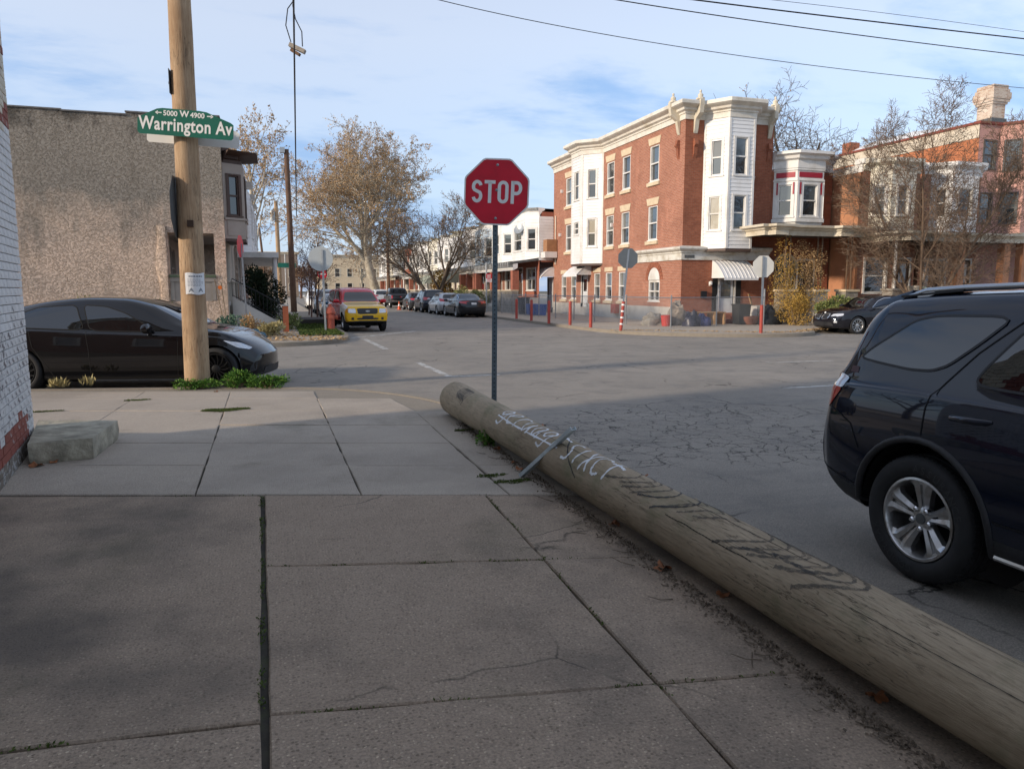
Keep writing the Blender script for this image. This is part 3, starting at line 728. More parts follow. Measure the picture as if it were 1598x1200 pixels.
# neighbours up the left side of the street
def left_house(i, y0, y1, col, label):
    h = thing('row_house', label, 'house', (-2, y0, 0), group='row houses along the left side of the street')
    W_ = Wall((-1.7, y0), (0, 1), (1, 0)); Lw = y1 - y0; mb = MB(); hs = [(.6, 1.6, 1.3, 2.9), (2.6, 3.5, 1.05, 3.1)]
    panel(mb, W_, 0, Lw, 0, 3.4, hs); mb.box(-9, -1.9, y0, y1, 0, 6.4); mb.build('wall', col, h)
    window(h, W_, *hs[0]); door(h, W_, *hs[1], M_brown)
    bp = [(-1.7, y0 + .5), (-1.0, y0 + 1.1), (-1.0, y1 - 1.1), (-1.7, y1 - .5)]
    for k in range(3):
        Wb = seg_wall(bp[k], bp[k + 1], (4, (y0 + y1) / 2)); q = .2 if k != 1 else .45; hh = (q, Wb.L - q, 4.1, 5.5); m2 = MB(); siding(m2, Wb, 0, Wb.L, 3.3, 6.0, [hh]); m2.build('bay_panel', M_siding, h); window(h, Wb, *hh)
    MB().sweep(([(-1.7, y1), (-1.7, y1 - .5)] + bp[::-1][1:-1] + [(-1.7, y0 + .5), (-1.7, y0)]), CORN(6.0, .35, .6)).build('cornice', M_white, h)
    MB().box(-1.7, .2, y0 + .1, y1 - .1, 3.05, 3.3).build('porch_roof', M_white, h)
    for yy in (y0 + .4, y1 - .4): MB().lathe([(.13, 1.0), (.11, 3.05)], 10, (0, yy, 0)).build('column', M_white, h, smooth=50)
    MB().box(-1.69, .2, y0 + .05, y1 - .05, 0, 1.0).build('porch_wall', M_found, h)
left_house(0, 37.1, 42, M_taupe, 'white bay-fronted row house right behind the stucco house')
left_house(1, 42.05, 47, M_siding, 'second row house behind the stucco house on the left')
left_house(2, 47.05, 52, MB_old, 'third row house behind the stucco house on the left')

# ------------------------------------------------------------------ three-storey brick corner building
bc = thing('brick_apartment', 'three-storey red brick corner building with two white bays', 'building', (18, 30.6, 0))
BX0, BX1, BY0, BY1 = 18.0, 22.72, 30.6, 47.3
cs = lambda x, y: (840 + x * 380 / 1200, 140 + y * 380 / 1200)
sideW = Wall((BX0, BY0), (0, 1), (-1, 0)); frontW = Wall((BX0, BY0), (1, 0), (0, -1))
def srect(x0, y0, x1, y1):   # rectangle on the long side from image reading
    a = atX(*cs(x0, y0), BX0); b = atX(*cs(x1, y1), BX0); c = atX(*cs(x0, y1), BX0); d = atX(*cs(x1, y0), BX0)
    return (min(b.y, d.y) - BY0, max(a.y, c.y) - BY0, (b.z + c.z) / 2, (a.z + d.z) / 2)
sw = [srect(*q) for q in ((555, 280, 590, 455), (418, 335, 450, 495), (343, 365, 370, 520), (140, 455, 160, 585),
      (545, 562, 582, 738), (412, 597, 444, 757), (338, 617, 367, 772), (138, 672, 160, 765))]
def lvl(q, z0, z1, w_=.95):
    m_ = (q[0] + q[1]) / 2; return (m_ - w_ / 2, m_ + w_ / 2, z0, z1)
sw = [lvl(q, 6.85, 8.55) for q in sw[:4]] + [lvl(q, 4.0, 5.65) for q in sw[4:]]
g1 = [srect(*q) for q in ((398, 895, 427, 1050), (333, 903, 360, 1048), (275, 908, 303, 1045), (162, 955, 185, 1048), (115, 920, 137, 1050))]
g1 = [lvl(q, .98, 2.5, .85) for q in g1]
arch = lvl(srect(540, 885, 600, 1055), .98, 2.35, 1.15); dr = lvl(srect(213, 955, 243, 1075), .5, 2.4, .85); dr2 = lvl(srect(48, 975, 70, 1085), .35, 2.3, .9)
mb = MB(); panel(mb, sideW, 0, BY1 - BY0, .72, 9.25, sw + g1 + [arch, dr, (dr2[0], dr2[1], .72, dr2[3])], .16)
mb.build('side_wall', MB_red, bc)
mb = MB(); dfw = (2.03, 2.85, .45, 2.12); panel(mb, frontW, 0, BX1 - BX0, .005, 9.25, [dfw], .16); mb.build('front_wall', MB_dark, bc)
mb = MB(); mb.poly((BX1, BY0, 0), (BX1, BY1, 0), (BX1, BY1, 9.9), (BX1, BY0, 9.9)); mb.poly((BX0, BY1, 0), (BX1, BY1, 0), (BX1, BY1, 9.9), (BX0, BY1, 9.9)); mb.build('party_wall', MB_old, bc)
MB().poly((BX0, BY0, 9.75), (BX1, BY0, 9.75), (BX1, BY1, 9.75), (BX0, BY1, 9.75)).build('roof', M_plate, bc)
mb = MB(); panel(mb, sideW, -.03, BY1 - BY0, -.02, .72, [(dr[0], dr[1], .5, .72), (dr2[0], dr2[1], .35, .72)], .1, n=.03); mb.poly(sideW.P(-.03, .72, .03), sideW.P(17, .72, .03), sideW.P(17, .72, 0), sideW.P(-.03, .72, 0)); mb.build('foundation', M_found, bc)
panes = [P_sky, P_dark, P_dark, P_mid, P_sky, P_mid, P_mid, P_dark]
for i, q in enumerate(sw):
    window(bc, sideW, *q, M_white, P_dark, upper=panes[i], case=.05, proud=-.02, deep=.15)
    li = MB(); zt = q[3] + .05
    li.prism([sideW.P(q[0] - .06, zt, 0), sideW.P(q[1] + .06, zt, 0), sideW.P(q[1] + .17, zt + .34, 0), sideW.P(q[0] - .17, zt + .34, 0)], sideW.N * .03); li.build('lintel', M_tan, bc)
    si = MB(); wbox(si, sideW, q[0] - .14, q[1] + .14, q[2] - .22, q[2] - .055, -.05, .09); si.build('sill', M_tan, bc)
for i, q in enumerate(g1):
    window(bc, sideW, *q, M_white, P_dark, upper=P_sky if i % 2 else P_mid, case=.05, proud=-.02, deep=.15)
    li = MB(); wbox(li, sideW, q[0] - .1, q[1] + .1, q[3] + .055, q[3] + .30, 0, .03); li.build('lintel', M_tan, bc)
    si = MB(); wbox(si, sideW, q[0] - .14, q[1] + .14, q[2] - .2, q[2] - .055, -.05, .09); si.build('sill', M_tan, bc)
door(bc, sideW, *dr, M('door_pale', (.60, .62, .63), .5), (.5, .88)); door(bc, sideW, *dr2, M('door_pale', (.6, .62, .63), .5), (.5, .5))
aw_ = window(bc, sideW, arch[0], arch[1], arch[2], 1.95, M_white, P_dark, case=.05, proud=-.02, deep=.15, mull=1, name='arch_window')
# arched head filled white with a ring of brick
ah = MB(); cu_ = (arch[0] + arch[1]) / 2; rr_ = (arch[1] - arch[0]) / 2
pts = [sideW.P(cu_ + rr_ * math.cos(t_ * math.pi / 14), 2.02 + rr_ * 1.05 * math.sin(t_ * math.pi / 14), -.03) for t_ in range(15)]
ah.prism(pts, sideW.N * .05); ah.build('arch_head', M_white, bc)
ar_ = MB()
for t_ in range(14):
    a_, b_ = t_ * math.pi / 14, (t_ + .88) * math.pi / 14
    q = [(rr_ + .04, a_), (rr_ + .04, b_), (rr_ + .30, b_), (rr_ + .30, a_)]
    ar_.prism([sideW.P(cu_ + r_ * math.cos(t2), 2.02 + r_ * 1.05 * math.sin(t2), -.01) for r_, t2 in q], sideW.N * .035)
ar_.build('arch_ring', MB_dark, bc)
awning(bc, sideW, dr[0] - .55, dr[1] + .75, 2.42, 3.05, .95, M_siding, stripes=7); awning(bc, sideW, dr2[0] - .3, dr2[1] + 1.2, 2.40, 3.05, .95, M_siding, stripes=7)
# side bay
by = [(18, 39.4), (17.05, 40.35), (17.05, 41.8), (18, 42.75)]
def bay(parent, P, z0, z1, side, wins, mat=M_siding, corner=M_white):
    for i in range(3):
        W_ = seg_wall(P[i], P[i + 1], side); hs = [q for q in wins.get(i, [])]
        hh = [(q[0] * W_.L, q[1] * W_.L, q[2], q[3]) for q in hs]
        mb = MB(); siding(mb, W_, .0, W_.L, z0, z1, hh, .17); mb.build('bay_siding', mat, parent)
        cp_ = MB(); wbox(cp_, W_, -.01, .09, z0, z1, 0, .03); wbox(cp_, W_, W_.L - .09, W_.L + .01, z0, z1, 0, .031); cp_.build('corner_board', corner, parent)
        for q, hq in zip(hs, hh): window(parent, W_, *hq, M_white, q[4], case=.06, upper=q[5] if len(q) > 5 else None)
    bs = MB(); bs.prism([(p[0], p[1], z0 - .12) for p in P], (0, 0, .11)); bs.build('bay_base', M_brown, parent)
bay(bc, by, 3.05, 9.25, (10, 40), {0: [(.30, .72, 6.75, 8.35, P_dark, P_sky), (.30, .72, 4.0, 5.55, P_mid, P_blind)], 1: [(.22, .72, 6.75, 8.35, P_dark), (.22, .72, 4.75, 5.45, P_dark)], 2: []})
fb = [(19.0, 30.6), (19.65, 29.6), (21.0, 29.6), (21.7, 30.6)]
bay(bc, fb, 3.42, 9.25, (20, 20), {0: [(.28, .76, 6.7, 8.3, P_sky, P_mid), (.24, .74, 4.25, 5.75, P_blind, P_blind)], 1: [(.22, .74, 6.7, 8.35, P_dark, P_sky), (.22, .74, 4.25, 5.8, P_sky, P_dark)], 2: [(.25, .75, 6.7, 8.3, P_dark), (.25, .75, 4.25, 5.8, P_dark)]})
cpath = [(BX1 + .0, BY0), (21.7, 30.6), (21.0, 29.6), (19.65, 29.6), (19.0, 30.6), (18, 30.6), (18, 39.4), (17.05, 40.35), (17.05, 41.8), (18, 42.75), (18, BY1)]
cpath = cpath[::-1]
MB().sweep(cpath[::1], CORN(9.2, .5, .75)).build('cornice', M('cornice_paint', (.70, .66, .58), .6, var=.12, vs=2, dirt=(.50, .44, .34), ds=1.5), bc)
# belt cornice over the ground floor
M_beltp = M('belt_paint', (.66, .64, .58), .65, var=.12, vs=2, dirt=(.36, .30, .20), ds=2.2)
MB().sweep([(BX0, 35.3), (BX0, BY0), (BX1, BY0)], [(0, 2.92), (.06, 2.92), (.06, 3.22), (.12, 3.24), (.12, 3.30), (.24, 3.36), (.30, 3.42), (.30, 3.50), (0, 3.56)]).build('belt_course', M_beltp, bc)
nm = MB(); wbox(nm, frontW, .10, .62, 3.0, 3.14, .062, .075); nm.build('name_plate', M_plate, bc)
# corner brackets with finials
for (px_, py_, d) in ((BX0, BY0 + .55, (-1, 0)), (BX0 + .5, BY0, (0, -1)), (BX1 - .25, BY0, (0, -1))):
    bq = MB(); n_ = V((d[0], d[1], 0)); t_ = V((-d[1], d[0], 0)); o_ = V((px_, py_, 0)); w2 = .10
    prof = [(.02, 8.6), (.08, 8.7), (.12, 8.9), (.18, 9.2), (.50, 9.42), (.56, 9.9), (.56, 10.0), (.02, 10.0)]
    bq.prism([o_ + n_ * a_ + V((0, 0, z)) - t_ * w2 for a_, z in prof], t_ * w2 * 2)
    ce = o_ + n_ * .36
    bq.lathe([(.2, 10.0), (.2, 10.06), (.11, 10.1), (.13, 10.2), (.07, 10.27), (.035, 10.3), (.06, 10.35), (.045, 10.41), (.0, 10.43)], 10, (ce.x, ce.y, 0))
    bq.build('bracket', M_cream, bc, smooth=35)
    sh = MB(); sh.prism([o_ + n_ * a_ + V((0, 0, z)) - t_ * .09 for a_, z in ((.0, 7.5), (.08, 7.7), (.10, 8.0), (.2, 8.1), (.12, 8.36), (.0, 8.36))], t_ * .18); sh.build('corbel', MB_dark, bc)
# front door with awning, shutters and lamp
door(bc, frontW, *dfw, M('door_storm', (.62, .66, .68), .4), (.42, .93), M_white, P_sky)
for ua in (1.66, 2.95):
    sh = MB(); wbox(sh, frontW, ua, ua + .27, .35, 2.15, .005, .04); sh.build('shutter', M_dark, bc)
awning(bc, frontW, 1.62, 3.45, 2.08, 2.90, 1.05, M_siding, stripes=9)
lm = MB(); lm.lathe([(.0, 0), (.09, .03), (.09, .16), (.0, .2)], 10, frontW.P(1.5, 1.75, .12)); lm.tube([frontW.P(1.5, 1.75, 0), frontW.P(1.5, 1.75, .12)], .03, 6); lm.build('lamp', M_white, bc, smooth=40)
mbx = MB(); wbox(mbx, frontW, 1.05, 1.33, 1.15, 1.48, 0, .1); mbx.build('mailbox', M_iron, bc)
stp = MB(); wbox(stp, frontW, 1.75, 3.6, 0, .40, 0, .9); wbox(stp, frontW, 1.6, 3.8, 0, .2, .9, 1.3); stp.build('doorstep', MB_dark, bc)
ch = MB(); ch.box(19.2, 19.9, 45.9, 46.6, 9.7, 10.6); ch.build('chimney', MB_red, bc)
MB().box(19.1, 20.0, 45.8, 46.7, 10.72, 10.78).box(19.3, 19.8, 46, 46.5, 10.6, 10.72).build('chimney_cap', M_iron, bc)
dp = MB(); dp.tube([sideW.P(16.2, 3.2, .06), sideW.P(16.2, 6.4, .06)], .04, 6); dp.build('drainpipe', M_cream, bc)
eb = MB(); wbox(eb, sideW, 16.75, 17.3, 3.9, 4.9, 0, 1.3); 
for (k, z) in ((7.4, 5.2), (14.9, 7.6), (15.3, 5.4), (9.1, 5.3)):
    wbox(eb, sideW, k, k + .12, z, z + .18, 0, .14)
eb2 = MB()
for (k, z) in ((7.4, 5.0), (15.0, 7.75), (15.3, 5.0), (9.1, 2.95)): wbox(eb2, sideW, k, k + .12, z, z + .2, 0, .14)
eb2.build('wall_lamp', M_white, bc)
MB().box(17.25, 17.95, 46.55, 47.28, 4.05, 4.85).build('wood_screen', M('fence_wood', (.34, .17, .08), .8, var=.2, vs=6), bc)
MB().box(17.1, 17.95, 46.5, 47.3, 3.65, 4.04).build('balcony_base', M_white, bc)
gb = MB(); gb.box(17.72, 17.95, 37.0, 37.6, .25, .75); gb.build('gas_meter', M_red, bc)
# ------------------------------------------------------------------ row houses beyond the brick building
M_porchbrick = M('porch_brick', (.34, .12, .075), .85, var=.25, vs=6, bump=.3, bs=25)
M_rubble = m_brick('rubble_stone', (.20, .18, .15), (.34, .31, .27), (.42, .38, .32), (.10, .095, .085), .4, .38, .2)
M_awn = M('awning_green', (.34, .36, .29), .6, var=.12); M_awnw = M('awning_white', (.72, .71, .66), .55, var=.08)
M_bluegrey = M('bluegrey_siding', (.42, .50, .57), .55, var=.06); M_creams = M('cream_siding', (.74, .70, .58), .55, var=.06)
M_doorred = M('door_red', (.25, .03, .025), .5)
rr = random.Random(11)
def row_house(i, y0, y1, side_col, top_col, awn, lab, pil, roofz):
    h = thing('row_house', lab, 'house', (17, y0, 0), group='row houses along the right side of the street')
    L_ = y1 - y0; W_ = Wall((17.0, y0), (0, 1), (-1, 0))
    hs = [(L_ - 1.55, L_ - .55, 1.05, 3.05), (.7, 2.6, 1.5, 3.0)]
    mb = MB(); panel(mb, W_, 0, L_, 0, 3.5, hs, .12); mb.box(17.15, 25, y0 + .002, y1 - .002, 3.4, roofz - .25); mb.build('wall', (MB_old if i % 3 else M_porchbrick) if i < 3 or i == 9 else (M_creams if i % 2 else M_cream), h)
    door(h, W_, *hs[0], M_doorred if i % 4 == 2 else M_brown, (.5, .9)); window(h, W_, *hs[1], M_white, P_dark, mull=1)
    ys_ = y0 + (.05 if i == 0 else .35); bp = [(17.0, ys_), (16.2, ys_ + .7), (16.2, y1 - 1.5), (17.0, y1 - .8)]
    if i == 0:
        es = MB(); siding(es, Wall((17.0, y0 - .004), (1, 0), (0, -1)), 0, 1.0, 3.5, roofz - .55, course=.2); es.build('end_siding', side_col, h)
    for k in range(3):
        Wb = seg_wall(bp[k], bp[k + 1], (10, (y0 + y1) / 2)); q = .20 if k != 1 else .5
        hh = (q, Wb.L - q, 4.2, 5.65) if k != 1 else (.55, Wb.L - .55, 4.2, 5.65)
        m2 = MB(); siding(m2, Wb, 0, Wb.L, 3.55, roofz - .55, [hh], .2); m2.build('bay_siding', side_col, h)
        window(h, Wb, *hh, M_white, rr.choice([P_dark, P_dark, P_sky]), case=.08, upper=rr.choice([P_sky, P_mid, P_dark]))
    fl = MB(); panel(fl, W_, 0, .4, 3.5, roofz - .55, n=.01); panel(fl, W_, L_ - .85, L_, 3.5, roofz - .55, n=.01); fl.build('upper_wall', side_col, h)
    MB().sweep([(17.0, y0), (17.0, ys_), (16.2, ys_ + .7), (16.2, y1 - 1.5), (17.0, y1 - .8), (17, y1)], CORN(roofz - .6, .38, .6)).build('cornice', top_col, h)
    MB().poly((17, y0, roofz - .02), (17, y1, roofz - .02), (25, y1, roofz - .2), (25, y0, roofz - .2)).build('roof', M_plate, h)
    # porch
    pr = MB(); pr.prism([(17, y0 + .04, 3.5), (14.95, y0 + .04, 3.22), (14.95, y0 + .04, 3.34), (17, y0 + .04, 3.68)], (0, L_ - .08, 0)); pr.build('porch_roof', M_plate, h)
    fc = MB(); fc.sweep([(15.15, y0 + .05), (15.15, y1 - .05)], [(0, 2.82), (.30, 2.96), (.34, 3.02), (.34, 3.36), (0, 3.40)], cap=True)
    for k in range(12): fc.box(14.80, 14.812, y0 + .1 + k * (L_ - .2) / 12, y0 + .14 + k * (L_ - .2) / 12, 3.04, 3.34)
    fc.build('porch_fascia', top_col, h)
    for yy in ((y0 + .35, y1 - .35) if pil != 2 else (y0 + .3, (y0 + y1) / 2, y1 - .3)):
        c_ = MB()
        if pil == 0: c_.lathe([(.14, 1.5), (.14, 1.6), (.10, 1.64), (.085, 2.7), (.13, 2.82)], 10, (15.35, yy, 0))
        else: c_.box(15.15, 15.6, yy - .23, yy + .23, 1.5, 2.83)
        c_.build('column', [M_white, M_porchbrick, M_porchbrick][pil], h)
    pw = MB(); pw.box(15.05, 15.5, y0 + .03, y1 - 1.7, 0, 1.45); pw.box(15.0, 15.55, y0 + .02, y1 - 1.69, 1.45, 1.53, 1); pw.build('porch_wall', [M_rubble, M_tan], h)
    MB().box(15.5, 17, y0 + .03, y1 - .03, 0, 1.0).build('porch_floor', M_found, h)
    sp_ = MB()
    for k in range(5): sp_.box(15.5 - .28 * (k + 1), 15.5 - .28 * k, y1 - 1.62, y1 - .5, 0, .95 - .19 * k)
    sp_.build('steps', M_found, h)
    if awn: awning(h, Wall((15.15, y0), (0, 1), (-1, 0)), .3, L_ - .4, 2.15, 3.0, 1.0, awn, stripes=10)
    return h
cols = [(M_siding, M_siding, None, 1), (M_siding, M_siding, None, 1), (M_bluegrey, M_white, None, 2), (M_siding, M_white, M_awn, 0), (M_siding, M_creams, None, 0), (M_siding, M_siding, M_awn, 0),
        (M_creams, M_creams, None, 0), (M_siding, M_white, None, 1), (M_siding, M_siding, None, 0), (M_porchbrick, M_brown, None, 1), (M_creams, M_cream, None, 1), (M_siding, M_siding, None, 0), (M_creams, M_white, None, 1), (M_siding, M_white, None, 0), (M_siding, M_white, None, 0)]
ordn = ['first', 'second', 'third', 'fourth', 'fifth', 'sixth', 'seventh', 'eighth', 'ninth', 'tenth', 'eleventh', 'twelfth', 'thirteenth', 'fourteenth', 'fifteenth']
desc = ['white bay-fronted row house with brick porch pillars', 'white row house with broad white porch fascia', 'pale blue-grey row house', 'white row house with large green porch awning', 'white row house with slim porch posts', 'white row house with small green awning', 'cream row house', 'white row house with brick pillars', 'white row house', 'red brick fronted row house', 'cream row house', 'white row house', 'cream row house', 'white row house', 'white row house']
Y0 = 47.36
for i, (a, b, c_, p_) in enumerate(cols):
    row_house(i, Y0 + i * 5.1, Y0 + i * 5.1 + 5.08, a, b, c_, f'{desc[i]}, {ordn[i]} from the brick corner building', p_, 6.95 + (.25 if i > 7 else 0))
# satellite dish on the first row house
ds_ = thing('satellite_dish', 'small grey satellite dish on the first white row house', 'dish', (16.3, 48.5, 5.4))
d_ = MB(); d_.lathe([(.0, 0), (.15, .015), (.28, .06), (.36, .11), (.365, .115), (.28, .075), (.15, .03), (0, .015)], 18, (16.0, 48.6, 5.6), V((-.7, -.6, .4))); d_.build('reflector', M_alu, ds_, smooth=40)
MB().tube([(16.05, 48.65, 5.55), (16.3, 48.8, 5.3)], .03, 6).tube([(16.0, 48.6, 5.4), (15.7, 48.3, 5.75)], .012, 5).build('arm', M_alu, ds_)

# ------------------------------------------------------------------ houses to the right of the brick building
M_dred = M('deep_red_panel', (.34, .012, .03), .5, var=.1)
M_terra = M('terracotta_render', (.50, .235, .125), .85, var=.18, vs=1.5, bump=.3, bs=12, dirt=(.34, .16, .09), ds=1.0)
M_pink = M('pink_paint', (.56, .305, .25), .75, var=.08, vs=1.5, dirt=(.45, .25, .20), ds=.8)
M_membrane = M('white_roof', (.78, .77, .74), .55, var=.05, vs=.6, bump=.4, bs=2.2, bd=.05)
hA = thing('bay_house', 'two-storey brick house with white bay and two deep red panels', 'house', (22.8, 30.6, 0))
WA = Wall((22.74, 30.6), (1, 0), (0, -1)); hs = [(1.7, 2.6, .95, 2.95)]
mb = MB(); panel(mb, WA, 0, 3.5, 0, 7.3, hs, .12); mb.build('front_wall', MB_dark, hA)
MB().box(22.74, 26.2, 30.76, 40, 0, 7.2).build('wall', MB_old, hA)
door(hA, WA, *hs[0], M_brown, (.4, .9))
ad = MB(); ad.prism([WA.P(.95 + .62 * math.cos(t_ * math.pi / 12), 2.55 + .62 * math.sin(t_ * math.pi / 12), .0) for t_ in range(13)] + [WA.P(.33, 1.2, 0), WA.P(1.57, 1.2, 0)], WA.N * .02); ad.build('arched_window', P_dark, hA)
ai = MB()
for t_ in range(12):
    a_, b_ = t_ * math.pi / 12, (t_ + 1) * math.pi / 12
    ai.prism([WA.P(.95 + r_ * math.cos(t2), 2.55 + r_ * math.sin(t2), 0) for r_, t2 in ((.62, a_), (.62, b_), (.74, b_), (.74, a_))], WA.N * .06)
for k in range(7): wbox(ai, WA, .36 + k * .19, .38 + k * .19, 1.2, 3.0, .03, .05)
ai.build('window_surround', M_tan, hA)
bA = [(22.85, 30.6), (23.5, 29.75), (25.0, 29.75), (25.65, 30.6)]
for k in range(3):
    Wb = seg_wall(bA[k], bA[k + 1], (24, 20)); q = .17 * Wb.L if k != 1 else .32; hh = (q, Wb.L - q, 5.0, 6.45)
    m2 = MB(); panel(m2, Wb, 0, Wb.L, 4.45, 7.3, [hh], .1); wbox(m2, Wb, -.02, Wb.L + .02, 6.62, 6.70, 0, .05); wbox(m2, Wb, -.02, Wb.L + .02, 7.1, 7.18, 0, .05); wbox(m2, Wb, -.03, Wb.L + .03, 4.72, 4.88, 0, .10); wbox(m2, Wb, 0, .10, 4.9, 6.62, 0, .04)
    m2.build('bay_panel', M_white, hA); window(hA, Wb, *hh, M_white, P_dark, upper=P_sky, case=.08)
    rp_ = MB(); wbox(rp_, Wb, .10, Wb.L - .10, 6.78, 7.02, .0, .02); rp_.build('red_panel', M_dred, hA)
    for u in (.12, Wb.L - .2):
        dd = MB(); wbox(dd, Wb, u + .02, u + .09, 6.0, 6.55, .042, .055); dd.build('trim_strip', M_dred, hA)
pathA = [(22.74, 30.6), (22.85, 30.6), (23.5, 29.75), (25.0, 29.75), (25.65, 30.6), (26.2, 30.6)]
MB().sweep(pathA[::1], [(0, 7.2), (.05, 7.2), (.05, 7.55), (.2, 7.62), (.24, 7.75), (.42, 7.82), (.42, 7.95), (-.1, 8.0)]).build('cornice', M_white, hA)
def porch(parent, x0, x1, yf, yb, z0, z1, cols_, colmat, fascia=M_cream, brk=()):
    path = [(x0, yb), (x0, yf)]
    for b in brk: path += [(b, yf), (b + .15, yf - .35), (b + .75, yf - .35), (b + .9, yf)]
    path += [(x1, yf), (x1, yb)]
    MB().sweep(path[::1], [(0, z0), (.04, z0), (.06, z0 + .2), (.14, z0 + .24), (.16, z0 + .3), (.34, z1 - .1), (.36, z1), (-.2, z1 + .03)]).build('porch_fascia', fascia, parent)
    MB().box(x0, x1, yf, yb, z0 + .1, z1 - .02).build('porch_roof', M_plate, parent)
    for cx in cols_:
        c_ = MB(); c_.box(cx - .19, cx + .19, yf + .1, yf + .48, 1.55, z0); c_.build('porch_column', colmat, parent)
        p_ = MB(); p_.box(cx - .28, cx + .28, yf + .02, yf + .56, 0, 1.5); p_.box(cx - .33, cx + .33, yf - .03, yf + .61, 1.5, 1.6, 1); p_.build('pier', [M_rubble, M_tan], parent)
    MB().box(x0 + .1, x1 - .1, yf + .5, yb, 0, .8).build('porch_floor', M_found, parent)
porch(hA, 20.75, 26.6, 28.25, 30.55, 3.95, 4.40, [], M_porchbrick, brk=(20.9, 24.4))
for x in (22.15, 23.9, 25.6):
    mp_ = MB(); mp_.tube([(x, 28.6, 1.55), (x, 28.6, 4.0)], .035, 6).tube([(x + .25, 28.6, 1.55), (x + .25, 28.6, 4.0)], .035, 6); mp_.build('porch_post', M('rust_iron', (.16, .10, .06), .7), hA)
    p_ = MB(); p_.box(x - .25, x + .45, 28.3, 28.95, 0, 1.45); p_.box(x - .31, x + .51, 28.24, 29.0, 1.45, 1.56, 1); p_.build('pier', [M_rubble, M_tan], hA)
for (xa, xb) in ((22.6, 23.65), (24.4, 25.35)): MB().box(xa, xb, 28.5, 28.85, 0, 1.0).build('garden_wall', M_rubble, hA)
def white_house(name, lab, x0, x1, yf, mat, side, winpanes):
    h = thing(name, lab, 'house', (x0, yf, 0)); W_ = Wall((x0, yf), (1, 0), (0, -1)); L_ = x1 - x0; hs = [(L_ - 1.2, L_ - .3, 1.0, 3.0), (.4, 1.7, 1.4, 3.0)]
    mb = MB(); panel(mb, W_, 0, L_, 0, 7.15, hs, .12); mb.build('front_wall', MB_red, h); door(h, W_, *hs[0], M_brown); window(h, W_, *hs[1], M_white, P_dark)
    MB().box(x0, x1, yf + .15, yf + 9, 0, 7.0).build('wall', side, h)
    b_ = [(x0 + .45, yf), (x0 + 1.0, yf - .75), (x1 - 1.0, yf - .75), (x1 - .45, yf)]
    for k in range(3):
        Wb = seg_wall(b_[k], b_[k + 1], (x0, 10)); q = .2 if k != 1 else .35; hh = (q, Wb.L - q, 5.0, 6.35)
        m2 = MB(); siding(m2, Wb, 0, Wb.L, 4.3, 7.15, [hh], .15); m2.build('bay_siding', mat, h); window(h, Wb, *hh, M_white, winpanes[k], case=.07)
    MB().sweep([(x0, yf), b_[0], b_[1], b_[2], b_[3], (x1, yf)], [(0, 7.05), (.05, 7.05), (.06, 7.25), (.3, 7.38), (.32, 7.55), (-.1, 7.6)]).build('cornice', mat, h)
    return h
hB = white_house('siding_house', 'cream siding bay house with terracotta side wall behind bare tree', 26.35, 29.75, 28.75, M_creams, M_terra, [P_mid, P_mid, P_dark])
MB().box(26.30, 26.36, 28.75, 38, 7.0, 7.35).box(26.25, 26.9, 28.6, 29.2, 7.36, 7.6).build('side_coping', M_white, hB)
hC = white_house('siding_house', 'white siding bay house between cream house and pink building', 30.0, 33.6, 28.75, M_siding, MB_red, [P_dark, P_dark, P_mid])
porch(hB, 26.5, 29.8, 26.6, 28.7, 3.72, 4.12, [], M_porchbrick, brk=(26.7,)); porch(hC, 30.0, 33.7, 26.6, 28.7, 3.72, 4.12, [30.4, 33.2], M_terra)
MB().tube([(26.75, 26.9, .9), (26.75, 26.9, 3.75)], .06, 8).build('porch_post', M_white, hB)
p_ = MB(); p_.box(26.5, 27.1, 26.7, 27.3, 0, 1.5); p_.box(26.43, 27.17, 26.63, 27.37, 1.5, 1.6); p_.build('pier', M_rubble, hB)
MB().box(27.6, 29.6, 26.8, 27.1, 0, 1.3).build('porch_wall', M_terra, hB); MB().box(30.7, 32.9, 26.8, 27.1, 0, 1.2).build('porch_wall', M_rubble, hC)
# pink three-storey building
pk = thing('pink_building', 'tall pink painted three-storey building with white roof and chimney', 'building', (34, 29.5, 0))
WP = Wall((33.9, 29.3), (1, 0), (0, -1)); hs = [(.35, 1.15, 7.6, 9.0), (.35, 1.15, 4.9, 6.4), (3.6, 4.6, 7.6, 9.0)]
mb = MB(); panel(mb, WP, 0, 9, 0, 9.75, hs, .12); mb.build('front_wall', M_pink, pk)
for q in hs: window(pk, WP, *q, M_plate, P_dark, upper=P_sky, case=.04)
bP = [(35.3, 29.3), (36.0, 28.4), (37.6, 28.4), (38.3, 29.3)]
for k in range(3):
    Wb = seg_wall(bP[k], bP[k + 1], (36, 10)); q = .22 if k != 1 else .4; h2 = [(q, Wb.L - q, 7.5, 9.0), (q, Wb.L - q, 4.9, 6.4)]
    m2 = MB(); panel(m2, Wb, 0, Wb.L, 4.2, 9.75, h2, .1); m2.build('bay_panel', M_pink, pk)
    for z in h2: window(pk, Wb, *z, M_plate, P_dark, upper=P_sky, case=.04)
Wsd = Wall((33.9, 29.3), (0, 1), (-1, 0)); mb = MB(); panel(mb, Wsd, 0, 14, 0, 9.1); mb.build('side_wall', M('orange_brick', (.46, .17, .075), .85, var=.2, vs=4, bump=.3, bs=20), pk)
mb = MB(); panel(mb, Wsd, 0, 14, 9.1, 9.75, n=.03); mb.build('side_frieze', M_cream, pk)
MB().sweep([(33.9, 43.3), (33.9, 29.3), (35.3, 29.3), (36.0, 28.4), (37.6, 28.4), (38.3, 29.3), (43, 29.3)], [(0, 9.75), (.12, 9.78), (.16, 9.88), (0, 9.92)]).build('gutter', M('gutter_red', (.30, .09, .07), .5), pk)
